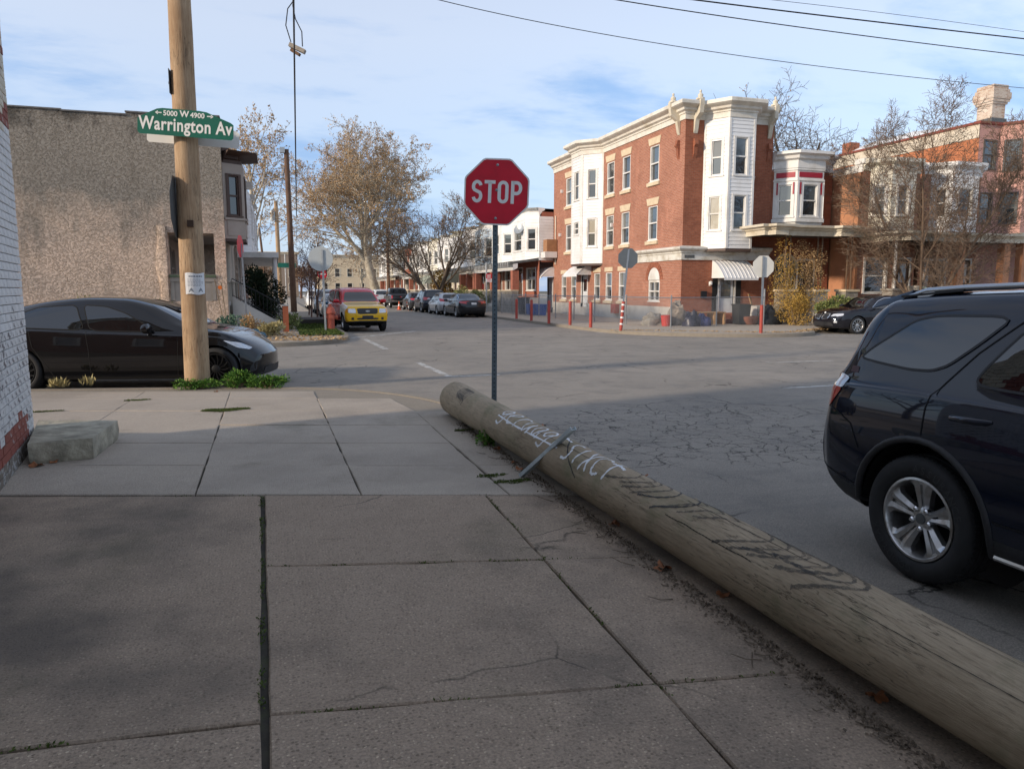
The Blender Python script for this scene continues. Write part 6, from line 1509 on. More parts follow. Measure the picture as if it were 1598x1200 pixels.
H_, W2, TK = .255, .125, .038
def letter(nm, pts_list, x0):
    m_ = MB()
    for pts, cl in pts_list: ribbon2([(x0 + x, z) for x, z in pts], TK, lf, m_, cl)
    m_.build('letter_' + nm, M_signwhite, ss)
h2 = H_ / 2 - TK / 2; w2 = W2 / 2 - TK / 2
def arcp(cx, cz, rx, rz, a0, a1, n=10): return [(cx + rx * math.cos(R(a0 + (a1 - a0) * k / n)), cz + rz * math.sin(R(a0 + (a1 - a0) * k / n))) for k in range(n + 1)]
Sp = arcp(0, h2 - .055, w2, .055, 15, 90, 5) + arcp(0, h2 - .055, w2, .055, 90, 220, 9)[1:] + [(0, .002)] + arcp(0, -h2 + .058, w2, .058, 40, -90, 9) + arcp(0, -h2 + .058, w2, .058, -90, -165, 5)[1:]
letter('s', [(Sp, False)], -.225)
letter('t', [([(0, h2), (0, -h2 - TK / 2)], False), ([(-W2 / 2, h2), (W2 / 2, h2)], False)], -.078)
O_ = arcp(0, h2 - w2, w2, w2, 0, 180, 10) + arcp(0, -h2 + w2, w2, w2, 180, 360, 10)
letter('o', [(O_, True)], .075)
letter('p', [([(-w2, h2 + TK / 2), (-w2, -h2 - TK / 2)], False), ([(-w2, h2), (0, h2)] + arcp(.004, h2 - .06, w2, .06, 90, -90, 10) + [(-w2, h2 - .12)], False)], .228)
for (x, z) in ((.0, .30), (.0, -.298), (-.0, .02)):
    b_ = MB().lathe([(.016, 0), (.016, .004), (.009, .007), (.009, .012), (0, .013)], 10, lf(x, z) , nf); b_.build('bolt', M_metal, ss)

# ------------------------------------------------------------------ wooden pole at the corner with its signs
pb_ = V((-1.26, 12.83, 0)); rp0, rp1 = .192, .15
up = thing('utility_pole', 'thick pale wooden pole with green street sign at the corner', 'pole', tuple(pb_))
mb = MB(); NS = 70
for i in range(NS + 1):
    z = -.1 + 10.6 * i / NS; r_ = .195 - .0052 * z
    for k in range(28):
        a = 2 * math.pi * k / 28; rr_ = r_ * (1 + .03 * noise.noise(V((math.cos(a), math.sin(a), z * .5))) + .018 * noise.noise(V((math.cos(a) * 4, math.sin(a) * 4, z * 1.6)))); mb.v.append((pb_.x + .006 * z + math.cos(a) * rr_, pb_.y + math.sin(a) * rr_, z))
for i in range(NS):
    for k in range(28): k2 = (k + 1) % 28; mb.f.append((i * 28 + k, i * 28 + k2, (i + 1) * 28 + k2, (i + 1) * 28 + k)); mb.m.append(0)
mb.build('shaft', M_pole, up, smooth=60)
def pole_at(z): return V((pb_.x + .006 * z, pb_.y, z))
toC = V((-pb_.x, -pb_.y, 0)).normalized(); rgt = V((toC.y * -1, toC.x, 0)); rgt = V((-toC.y, toC.x, 0))
if rgt.x < 0: rgt = -rgt
def facing(u, v):   # point on the camera side of the pole
    Yd = 12.55; return atY(u, v, Yd)
sg_ = thing('street_sign', 'green street name sign reading Warrington Av on the wooden pole', 'sign', tuple(pole_at(4.3)))
c0 = atY(290, 196, 12.56); yw = R(17.6 - 6); ux = V((math.cos(yw), -math.sin(yw), 0)); uz = V((0, 0, 1)); ro = R(-3.4)
ux, uz = ux * math.cos(ro) + uz * math.sin(ro), uz * math.cos(ro) - ux * math.sin(ro); nf2 = ux.cross(uz).normalized()
WS, HS = 1.40, .27
shape = [(-WS / 2 + .03, -.17), (WS / 2 - .03, -.17), (WS / 2, -.14), (WS / 2, .055), (WS / 2 - .04, .085), (.30, .215), (.20, .225), (-.34, .225), (-.42, .21), (-WS / 2 + .04, .085), (-WS / 2, .055), (-WS / 2, -.14)]
q = MB(); plate(q, c0, ux, uz, shape, .004); q.build('sign_face', M_green, sg_)
tm = MB(); f_ = lambda x, y: c0 + ux * x + uz * (y - .115) + nf2 * .0068
textmesh(tm, 'Warrington Av', .262, lambda x, y: f_(x * .785 + .0, y * 1.02 + .02), space=1.07, bold=.006); tm.build('street_name', M_signwhite, sg_)
tm = MB(); textmesh(tm, '5000', .105, lambda x, y: f_(x - .225, y + .235), bold=.0025); textmesh(tm, 'W', .125, lambda x, y: f_(x - .02, y + .235), bold=.004); textmesh(tm, '4900', .105, lambda x, y: f_(x + .17, y + .235), bold=.0025); 
for s_, x in ((-1, -.385), (1, .345)):
    tm.poly(f_(x - .035, .262), f_(x + .035, .262), f_(x + .035, .278), f_(x - .035, .278)); tm.poly(f_(x + s_ * .06, .27), f_(x + s_ * .02, .30), f_(x + s_ * .02, .24))
tm.build('block_numbers', M_signwhite, sg_)
q = MB(); plate(q, c0 + uz * -.05 - nf2 * .40 - ux * .01, ux, uz, shape, .004); q.build('rear_panel', M_signwhite, sg_)
for s_ in (-1, 1):
    br = MB(); br.bar(c0 + ux * .12 * s_ - nf2 * .002, c0 + ux * .12 * s_ - nf2 * .42, .03, .004); br.build('bracket', M_metal, sg_)
# two blank plates bolted edge-on to the left of the pole
def edge_plate(u0, v0, u1, v1, lab, oct_=False, slot=False):
    zc = (atY(0.5 * (u0 + u1), v0, 12.8).z + atY(.5 * (u0 + u1), v1, 12.8).z) / 2; hh = abs(atY(u0, v0, 12.8).z - atY(u0, v1, 12.8).z) / 2
    n_ = V((-.997, .07, 0)).normalized(); ux_ = V((-n_.y, n_.x, 0)); cpt = pole_at(zc) + n_ * (.195 - .0052 * zc + .004)
    poly = inset_round(octagon(hh / math.cos(R(22.5)))) if oct_ else [(-hh * .8, -hh), (hh * .8, -hh), (hh * .8, hh), (-hh * .8, hh)]
    t = thing('blank_sign', lab, 'sign', tuple(cpt)); q = MB(); plate(q, cpt, ux_, V((0, 0, 1)), poly, .006); q.build('panel', M_plate, t)
    bq = MB().lathe([(.02, 0), (.02, .03), (0, .032)], 8, cpt + n_ * .006, n_); bq.build('bolt', M_metal, t)
edge_plate(266, 110, 272, 148, 'small dark sign plate seen edge-on high on the wooden pole'); edge_plate(276, 276, 282, 372, 'octagonal sign seen edge-on from its dark side on the wooden pole', True)
tg = MB(); p = atY(297, 349, 12.62); tg.box(p.x - .045, p.x + .045, p.y - .02, p.y + .05, p.z - .05, p.z + .05); tg.build('tag_plate', M('rust_tag', (.06, .035, .022), .8), up)
# paper notice
nt_ = thing('paper_notice', 'white paper notice stapled to the wooden pole', 'poster', tuple(pole_at(1.7)))
pc = pole_at(atY(314, 443, 12.65).z); a_mid = math.atan2(-12.83 - 0, 1.26) + R(12); q = MB(); hz = .165; rr_ = .2
for k in range(9):
    a = a_mid + (k - 4) / 4 * .155 / rr_
    for z in (-hz, hz): q.v.append((pc.x + math.cos(a) * (rr_ + .004), pc.y + math.sin(a) * (rr_ + .004), pc.z + z + .01 * math.sin(k)))
for k in range(8): q.f.append((2 * k, 2 * k + 2, 2 * k + 3, 2 * k + 1)); q.m.append(0)
q.build('sheet', M('paper', (.72, .73, .74), .7, var=.08), nt_)
q = MB(); rk = random.Random(2)
def cyl(x, z): a = a_mid + x / rr_; return V((pc.x + math.cos(a) * (rr_ + .006), pc.y + math.sin(a) * (rr_ + .006), pc.z + z))
for z, t_, x0, x1 in [(.115, .022, -.10, .11)] + [(.07 - k * .021, .006, -.12, .12 - rk.uniform(0, .05)) for k in range(6)]:
    x = x0
    while x < x1: w_ = rk.uniform(.012, .04); q.poly(cyl(x, z - t_ / 2), cyl(min(x + w_, x1), z - t_ / 2), cyl(min(x + w_, x1), z + t_ / 2), cyl(x, z + t_ / 2)); x += w_ + .009
for x in (-.07, .07): q.poly(cyl(x - .04, -.13), cyl(x + .04, -.13), cyl(x + .015, -.08), cyl(x, -.06), cyl(x - .02, -.09))
q.build('print', M('print_grey', (.22, .24, .27), .7), nt_)

# ------------------------------------------------------------------ stone step block
bl = [G(62, 722), G(147, 716), G(186, 685), V((-2.42, 8.75, 0))]
bl[0] = V((-2.15, 7.42, 0)); 
blk = MB(); N1 = 12; Hs = [.0, .05, .10, .15, .192, .198]
loop = []
for i in range(4):
    a, b = bl[i], bl[(i + 1) % 4]
    for k in range(N1): loop.append(a.lerp(b, k / N1))
cx = sum((p for p in loop), V((0, 0, 0))) / len(loop)
for hi, z in enumerate(Hs):
    for p in loop:
        k = .97 if z == 0 else (.992 if hi == 5 else 1.0); q = cx + (p - cx) * k; n_ = noise.noise(V((q.x * 9, q.y * 9, z * 14))) * .009 + noise.noise(V((q.x * 25, q.y * 25, z * 30))) * .007
        d = (q - cx); d.z = 0; d.normalize(); blk.v.append((q.x + d.x * n_, q.y + d.y * n_, z + (.006 * noise.noise(q * 8) if z > .1 else 0)))
nL = len(loop)
for hi in range(5):
    for k in range(nL): k2 = (k + 1) % nL; blk.f.append((hi * nL + k, hi * nL + k2, (hi + 1) * nL + k2, (hi + 1) * nL + k)); blk.m.append(0)
blk.f.append(tuple(5 * nL + k for k in range(nL))); blk.m.append(0)
tag(blk.build('stone_step', M_stone, smooth=38), 'rough grey stone step block against the painted brick wall', 'step')

# ------------------------------------------------------------------ street furniture over the way
def sign_back(name, lab, base, top, oct_c, r_, mat, face, postmat, redto=None, lean=0, shape=None, wood=False):
    t = thing(name, lab, 'sign', tuple(base)); perforated_post(t, base, top, .06, postmat, face, holes=False)
    n_ = face.normalized(); ux_ = V((-n_.y, n_.x, 0)); q = MB(); plate(q, oct_c - n_ * .035, ux_, V((0, 0, 1)), shape or inset_round(octagon(r_)), .005); q.build('panel', mat, t)
    d = (V(top) - V(base))
    if redto:
        p = MB(); p.tube([V(base), V(base) + d * redto], .062, 10); p.build('post_sleeve', M_red, t)
        if wood:
            for k in range(4): s_ = MB(); c_ = V(base) + d * (redto * (.2 + k * .22)); s_.tube([c_, c_ + d * .02], .064, 10); s_.build('reflective_band', M_signwhite, t)
    return t
b1 = G(1190, 520); sign_back('stop_sign', 'pale back of a STOP sign on a red-sleeved post across the street', b1 + V((0, .1, 0)), V((b1.x - .02, b1.y + .1, 2.72)), V((b1.x, b1.y + .1, 2.36)), .41, M('sign_pale', (.62, .60, .54), .55, var=.08), V((-.25, -.97, 0)), M_metal, .37)
b2 = G(963, 516); t2 = V((b2.x + .42, b2.y, 3.05)); sign_back('stop_sign', 'leaning post with dark octagonal sign back before brick building', b2 + V((.15, 0, 0)), t2, V((b2.x + .38, b2.y - .05, 2.72)), .40, M('sign_darkback', (.13, .145, .155), .5, .3, var=.1), V((-.25, -.97, 0)), M_metal, .36, wood=True)
b3 = G(509, 519) + V((0, .2, 0)); c3_ = atY(500, 404, b3.y); sign_back('warning_sign', 'round grey sign back on slim leaning post by the hydrant', b3, V((c3_.x + .07, b3.y, c3_.z + .32)), c3_, .46, M('sign_greyback', (.42, .45, .45), .55, .1, var=.05), V((-.2, -.98, 0)), M_alu, shape=[(.44 * math.cos(R(k * 15)), .44 * math.sin(R(k * 15))) for k in range(24)])
b4 = G(387, 522); c4 = atY(375, 385, b4.y); t4 = thing('side_sign', 'thin leaning post with red sign seen edge-on by the stucco house', 'sign', tuple(b4)); perforated_post(t4, b4, V((c4.x + .03, b4.y, c4.z + .1)), .05, M_metal, holes=False)
q = MB(); plate(q, c4 + V((.0, -.1, 0)), V((.22, .97, 0)), V((0, 0, 1)), inset_round(octagon(.40)), .006); q.build('panel', M_signred, t4)
gr_ = 'red steel bollards along the far kerb'
names = ['leftmost red bollard along the far kerb by the blue bins', 'second red bollard from the left along the far kerb', 'middle red bollard of the five on the far kerb', 'fourth red bollard from the left along the far kerb', 'rightmost red bollard along the far kerb near the leaning sign']
for i, (u, v) in enumerate(((799, 498), (822, 501), (849, 505), (882, 508), (914, 512))):
    p = G(u, v) + V((.35, .3, 0)); q = MB().lathe([(.068, -.02), (.068, 1.0), (.055, 1.04), (0, 1.06)], 14, p); q.build('bollard', M_red, smooth=40)
    o = bpy.context.scene.collection.objects[-1]; tag(o, names[i], 'bollard', gr_)
# chain-link fence round the brick building's yard
fn = thing('chain_link_fence', 'chain-link fence round the brick corner building yard', 'fence', (15, 27, 0))
fpts = [V((14.1, 46.5, 0)), V((14.35, 40, 0)), V((14.8, 33.2, 0)), V((15.0, 30.2, 0)), V((15.28, 26.7, 0)), V((18.0, 27.6, 0)), V((20.6, 27.9, 0))]
FH = 1.22; wires = MB()
for a, b in zip(fpts, fpts[1:]):
    L_ = (b - a).length; d = (b - a) / L_; n_ = max(1, round(L_ / 2.6))
    for k in range(n_): p = a + d * (L_ * k / n_); MB().lathe([(.03, 0), (.03, FH + .06), (.035, FH + .07), (0, FH + .12)], 8, p).build('post', M_metal, fn)
    MB().tube([a + V((0, 0, FH)), b + V((0, 0, FH))], .02, 6).build('top_rail', M_metal, fn)
    sp = .085; k = -FH
    while k < L_:
        for sgn in (1, -1):
            s0_, s1_ = (k, k + FH); z0_, z1_ = (0.04, FH) if sgn == 1 else (FH, .04)
            if s1_ > 0 and s0_ < L_:
                f0 = max(0, -s0_ / FH); f1 = min(1, (L_ - s0_) / FH)
                p0 = a + d * (s0_ + FH * f0) + V((0, 0, z0_ + (z1_ - z0_) * f0)); p1 = a + d * (s0_ + FH * f1) + V((0, 0, z0_ + (z1_ - z0_) * f1)); wires.tube([p0, p1], .0028, 3, cap=False)
        k += sp
MB().lathe([(.04, 0), (.04, 1.55), (0, 1.6)], 8, fpts[-1]).build('gate_post', M_metal, fn)
tag(wires.build('wire_mesh', M('fence_wire', (.36, .37, .37), .5, .4), fn), kind='stuff')
# things in the yard
def bin_(lab, x, y, w_, h, mat, rz=0, cat='bin'):
    t = thing('recycling_bin', lab, cat, (x, y, 0), rz); q = MB(); a = w_ * .42; b = w_ * .5
    q.hexa([(-a, -a, .02), (a, -a, .02), (a, a, .02), (-a, a, .02), (-b, -b, h), (b, -b, h), (b, b, h), (-b, b, h)]); q.build('tub', mat, t, local=True)
    q = MB(); q.box(-b - .02, b + .02, -b - .02, b + .02, h + .002, h + .06); q.build('rim', mat, t, local=True); return t
M_blue = M('bin_blue', (.02, .09, .36), .5, var=.15); M_bin = M('bin_black', (.02, .022, .024), .55)
for k, x in enumerate((0, .62, 1.2)): bin_(['blue recycling bin furthest up the yard', 'blue recycling bin in the middle of three', 'blue recycling bin nearest the brick building'][k], 15.0 + .1 * k, 43.2 - x * 1.0, .55, .62, M_blue)
bin_('dark wheeled bin left of the blue recycling bins', 14.9, 44.4, .6, 1.0, M_bin); bin_('black trash can behind the fence by the gate', 19.85, 28.5, .6, .85, M_bin)
bk_ = thing('bucket', 'red bucket behind the fence corner', 'bucket', (15.9, 28.2, 0)); MB().lathe([(.17, 0), (.23, .46), (.24, .46), (.22, .44), (.16, .03), (0, .03)], 16, (15.9, 28.2, 0)).build('tub', M('bucket_red', (.55, .03, .02), .5), bk_, smooth=40)
MB().tube([(15.9 - .23 * math.cos(R(a)), 28.2, .46 + .02 * math.sin(R(a))) for a in range(0, 181, 20)], .006, 5).build('handle', M_metal, bk_)
pl = thing('pallet_bench', 'low wooden pallet bench in the yard', 'bench', (18.3, 29.0, 0)); M_pal = M('pallet_wood', (.42, .25, .12), .8, var=.25, vs=8)
for k in range(4): MB().box(17.4, 19.2, 28.7 + k * .16, 28.82 + k * .16, .52, .56).build('slat', M_pal, pl)
for x in (17.45, 18.0, 18.6, 19.1): MB().box(x, x + .08, 28.7, 29.3, 0, .52).build('leg', M_pal, pl)
def heap(name, lab, c, rx, ry, h, mat, seed, cat):
    q = MB(); n1, n2 = 7, 14; rs_ = random.Random(seed); off = V((seed, seed * 2, 0))
    for i in range(n1 + 1):
        for k in range(n2):
            a = 2 * math.pi * k / n2; t = i / n1 * math.pi / 2; p = V((math.cos(a) * math.cos(t), math.sin(a) * math.cos(t), math.sin(t))); r_ = 1 + .45 * noise.noise(p * 2.2 + off) + .2 * noise.noise(p * 6 + off); q.v.append((c[0] + p.x * rx * r_, c[1] + p.y * ry * r_, max(0, p.z * h * r_)))
    for i in range(n1):
        for k in range(n2): k2 = (k + 1) % n2; q.f.append((i * n2 + k, i * n2 + k2, (i + 1) * n2 + k2, (i + 1) * n2 + k)); q.m.append(0)
    return tag(q.build(name, mat, smooth=50), lab, cat)
M_tarp = M('tarp_grey', (.30, .25, .20), .85, var=.35, vs=5, bump=.5, bs=12, bd=.03); M_bag = M('bag_dark', (.03, .03, .05), .35, var=.4, vs=6); M_ragb = M('rag_blue', (.05, .06, .16), .7, var=.4, vs=9)
heap('tarp_heap', 'grey tarp heap beside the red bucket', (16.7, 28.7), .55, .45, .95, M_tarp, 1, 'tarp'); heap('trash_bag', 'dark trash bag heap against the fence', (16.9, 27.75), .4, .3, .6, M_bag, 2, 'bag'); heap('cloth_heap', 'blue cloth heap by the trash bag', (17.5, 27.9), .4, .3, .45, M_ragb, 3, 'cloth')
heap('rubble_heap', 'small stone heap left of the red bucket', (15.6, 28.9), .45, .4, .5, M_rubble, 4, 'rubble'); heap('trash_bag', 'white plastic bag on the doorstep', (20.9, 29.3), .25, .2, .45, M_signwhite, 5, 'bag')
heap('garden_cover', 'dark rounded cover beside the yellow shrub', (21.1, 28.2), .6, .4, .75, M_bin, 6, 'cover')
MB().bar((21.35, 29.5, .2), (21.2, 29.9, 1.35), .12, .03).build('plank', M_pal); tag(C.objects[-1], 'orange plank leaning beside the front door', 'plank')
tw = thing('tree_seat', 'brick-coloured tub by the front doorstep', 'tub', (20.2, 28.7, 0)); MB().lathe([(.5, 0), (.6, .2), (.62, .34), (.55, .36), (0, .3)], 18, (20.2, 28.7, 0)).build('shell', MB_dark, tw, smooth=40)
# hydrant
hy = thing('fire_hydrant', 'rust-orange fire hydrant beside the parked truck', 'hydrant', tuple(G(517, 516))); hp = G(517, 516) + V((.0, .1, 0)); M_hyd = M('hydrant_paint', (.46, .10, .055), .6, var=.25, vs=8)
MB().lathe([(.20, 0), (.20, .05), (.14, .07), (.14, .62), (.19, .64), (.19, .70), (.17, .72), (.15, .82), (.08, .92), (.05, .93), (.05, 1.0), (0, 1.0)], 16, hp).build('barrel', M_hyd, hy, smooth=40)
for a in (0, 90, 180, 270): n_ = V((math.cos(R(a)), math.sin(R(a)), 0)); MB().lathe([(.08, .1), (.08, .2), (.095, .2), (.095, .25), (.03, .26), (0, .26)], 12, hp + V((0, 0, .5)), n_).build('nozzle', M_hyd, hy)
# cones
for i, (u, v) in enumerate(((623, 483.5), (641, 484.5))):
    p = G(u, v, -.13); t = thing('traffic_cone', ['orange traffic cone behind the pickup, nearer the road middle', 'orange traffic cone behind the pickup, nearer the kerb'][i], 'cone', tuple(p), group='orange cones behind the pickup'); q = MB(); q.box(-.18, .18, -.18, .18, 0, .03); q.build('base', M('cone_orange', (.72, .10, .02), .5), t, local=True)
    MB().lathe([(.14, .03), (.09, .32)], 14, (0, 0, 0), cap=False).lathe([(.065, .48), (.03, .70), (0, .71)], 14).build('cone_body', M('cone_orange', (.72, .1, .02), .5), t, local=True, smooth=40); MB().lathe([(.09, .32), (.065, .48)], 14, (0, 0, 0), cap=False).build('reflective_band', M_signwhite, t, local=True, smooth=40)
# no parking sign and post on the right pavement
npb = V((13.9, 49.5, 0)); ns_ = thing('parking_sign', 'red and white parking sign on a slim post by the porch awning', 'sign', tuple(npb)); MB().tube([npb, npb + V((0, 0, 3.4))], .06, 8).build('post', M_alu, ns_)
pc_ = atY(935, 645, npb.y) if False else npb + V((.15, -.1, 2.35)); q = MB(); q.box(pc_.x - .2, pc_.x + .2, pc_.y - .01, pc_.y, pc_.z - .05, pc_.z + .28); q.build('panel', M_signred, ns_); q = MB(); q.box(pc_.x - .2, pc_.x + .2, pc_.y - .01, pc_.y, pc_.z - .3, pc_.z - .052); q.build('lower_panel', M_signwhite, ns_)
q = MB(); 
for z in (.16, .08, .0): q.box(pc_.x - .13, pc_.x + .13, pc_.y - .014, pc_.y - .012, pc_.z + z, pc_.z + z + .04)
q.build('print', M_signwhite, ns_); q = MB()
for z in (-.1, -.18, -.26): q.box(pc_.x - .13, pc_.x + .13, pc_.y - .014, pc_.y - .012, pc_.z + z, pc_.z + z + .03)
q.build('print', M_signred, ns_)
# far do-not-enter sign
de = V((6.9, 118, 0)); t = thing('no_entry_sign', 'small red no-entry sign far up the street above the truck', 'sign', tuple(de)); MB().tube([de, de + V((0, 0, 4.2))], .07, 6).build('post', M_metal, t)
MB().lathe([(.75, 0), (.75, .03), (0, .03)], 20, de + V((0, -.1, 3.9)), V((0, -1, 0))).build('disc', M_signred, t); MB().box(de.x - .5, de.x + .5, de.y - .15, de.y - .14, 3.8, 4.0).build('bar', M_signwhite, t)

# ------------------------------------------------------------------ poles, lamps and wires
def pole(lab, base, h, r0, r1, mat, lean=(0, 0), arm=None, name='utility_pole', cross=False):
    base = V(base); t = thing(name, lab, 'pole', tuple(base)); top = base + V((lean[0], lean[1], h)); q = MB(); n = 12
    q.tube([base.lerp(top, k / n) for k in range(n + 1)], [r0 + (r1 - r0) * k / n for k in range(n + 1)], 12); q.build('shaft', mat, t, smooth=50)
    if cross:
        for z in (h - .5, h - 1.2)[:cross]: q = MB(); q.box(base.x + lean[0] - 1.2, base.x + lean[0] + 1.2, base.y - .25, base.y - .13, z, z + .12); q.build('crossarm', mat, t)
    if arm:
        z, L_, rise = arm; q = MB(); s_ = base + V((lean[0] * z / h, -.1, z)); q.tube([s_, s_ + V((L_ * .3, 0, rise * .6)), s_ + V((L_ * .7, 0, rise * .95)), s_ + V((L_, 0, rise))], [.05, .05, .045, .04], 8); q.build('lamp_arm', M_alu, t)
        q = MB(); c_ = s_ + V((L_ + .25, 0, rise)); q.hexa([c_ + V(p) for p in ((-.35, -.14, -.06), (.35, -.12, -.05), (.35, .12, -.05), (-.35, .14, -.06), (-.3, -.1, .06), (.3, -.08, .05), (.3, .08, .05), (-.3, .1, .06))]); q.build('lamp_head', M_alu, t)
    return t, top
p1, p1t = pole('dark brown wooden pole with small box on top, left of the sycamore', G(459, 487.2), 10.9, .21, .16, M_poledark, (-.12, 0))
MB().box(p1t.x - .42, p1t.x - .1, p1t.y - .25, p1t.y + .1, p1t.z - .25, p1t.z + .1).build('junction_box', M_alu, p1)
p2, p2t = pole('pale wooden pole with curved lamp arm further up the left pavement', V((.45, 78, 0)), 10.2, .24, .18, M_pole, (-.1, 0), arm=(6.2, 4.2, 1.6))
MB().lathe([(.25, 0), (.25, .9), (.1, 1.0)], 12, (p2t.x - .35, p2t.y - .1, p2t.z - 1.9)).build('transformer', M_alu, p2, smooth=40)
gs = thing('street_sign', 'small green street sign far up the left pavement', 'sign', (1.0, 77, 0)); MB().tube([(1.0, 77, 0), (1.0, 77, 5.0)], .06, 6).build('post', M_metal, gs); MB().box(.3, 2.0, 76.9, 76.92, 3.7, 4.15).build('panel', M_green, gs)
pole('far wooden pole with crossarm beyond the left pavement', V((-1.2, 118, 0)), 11.3, .2, .15, M_poledark, (-.8, 0), cross=1); pole('very distant thin pole with two crossarms at far left', V((-4.5, 150, 0)), 10.5, .2, .14, M_poledark, (0, 0), cross=2)
pole('distant bare pole behind the hedge at left', V((-4.4, 112, 0)), 9.0, .2, .15, M_poledark, (-.3, 0)); pole('distant wooden pole on the right pavement behind the pickup', V((13.3, 92, 0)), 9.5, .22, .16, M_poledark)
def wire(name, lab, a, b, sag, r_=.012, grp='overhead wires'):
    a, b = V(a), V(b); n = 40; q = MB(); q.tube([a.lerp(b, k / n) - V((0, 0, sag * 4 * (k / n) * (1 - k / n))) for k in range(n + 1)], r_, 5, cap=False); o = q.build(name, M_wire); return tag(o, lab, 'wire', grp)
def D(u, v, d):   # point at distance d along the ray
    x, y, z = ray(u, v); return V((x * d, y * d, CAM_H + z * d))
def wire3(lab, p0, p1, p2, r_):
    """wire through three sighted points"""
    n = 40; q = MB(); pts = []
    for k in range(n + 1):
        t = -.35 + 1.7 * k / n; pts.append(p0 * ((t - .5) * (t - 1) / .5) + p1 * (t * (t - 1) / -.25) + p2 * (t * (t - .5) / .5))
    q.tube(pts, r_, 6, cap=False); o = q.build('overhead_wire', M_wire); tag(o, lab, 'wire', 'overhead wires')
wire3('lowest overhead wire crossing above the brick building', D(683, 0, 21), D(1130, 84, 24), D(1598, 138, 29), .011)
wire3('second lowest overhead wire at upper right', D(960, 0, 20), D(1270, 46, 21.5), D(1598, 87, 24), .014)
wire3('thick black overhead cable at upper right', D(1050, -4, 20), D(1310, 28, 21.5), D(1598, 61, 24), .019)
wire3('thin topmost overhead wire at upper right corner', D(1100, -10, 22), D(1340, 16, 23), D(1598, 50, 26), .007)
wire3('wire running up the street beside the dark pole', D(458, -20, 9), D(461, 250, 26), D(463, 395, 90), .011)
wire('overhead_wire', 'thin wire from the dark pole to the pale lamp pole', p1t + V((0, 0, -.4)), p2t + V((0, 0, -.4)), .5, .02); wire('overhead_wire', 'wire from the dark pole across to the right pavement pole', p1t + V((0, 0, -3)), V((13.3, 92, 9.0)), .5, .02)
hg = thing('hanging_block', 'small wooden block dangling from a wire at upper left', 'block', tuple(D(463, 76, 11.5))); hc = D(463, 76, 11.5); M_gw = M('grey_wood', (.34, .30, .25), .85, var=.25, vs=20)
rx_ = V((.93, -.30, 0)); a = hc - rx_ * .11 + V((0, 0, .055)); b = hc + rx_ * .13 - V((0, 0, .055))
MB().bar(a, b, .09, .06).build('board', M_gw, hg); MB().bar(a + V((.02, 0, -.075)), b + V((-.08, .02, -.045)), .07, .045).build('board', M('brown_wood', (.16, .09, .05), .85, var=.2), hg)
for (s_, pts) in ((0, [(454, 66), (446, 40), (449, 14), (457, 3), (458, -30)]), (1, [(472, 73), (471, 50), (461, 30), (457, 10), (458, -30)])): MB().tube(arc_smooth3 if False else [D(u, v, 11.5) for u, v in pts], .009, 5).build('hanging_wire', M_wire, hg)

# ------------------------------------------------------------------ road markings
M_mark = m_paint('road_marking', (.62, .60, .55), .8, 5, .54)
def mark(name, pts): 
    q = MB(); q.poly(*[(p.x, p.y, -.126) for p in pts]); o = q.build(name, M_mark, None); tag(o, kind='structure')
def mline(u0, v0, u1, v1, w_, name='road_marking'):
    a, b = G(u0, v0, -.13), G(u1, v1, -.13); d = (b - a).normalized(); n_ = V((-d.y, d.x, 0)) * w_ / 2; mark(name, [a + n_, b + n_, b - n_, a - n_])
mline(652, 566, 702, 588, .14); mline(703, 588, 780, 585, .12); mline(545, 528, 648, 517, .22); mline(568, 529, 602, 545, .18); mline(1195, 566, 1300, 563, .12); mline(1225, 606, 1330, 600, .12); mline(930, 519, 1010, 521, .2)
mline(1240, 523, 1330, 524, .15)
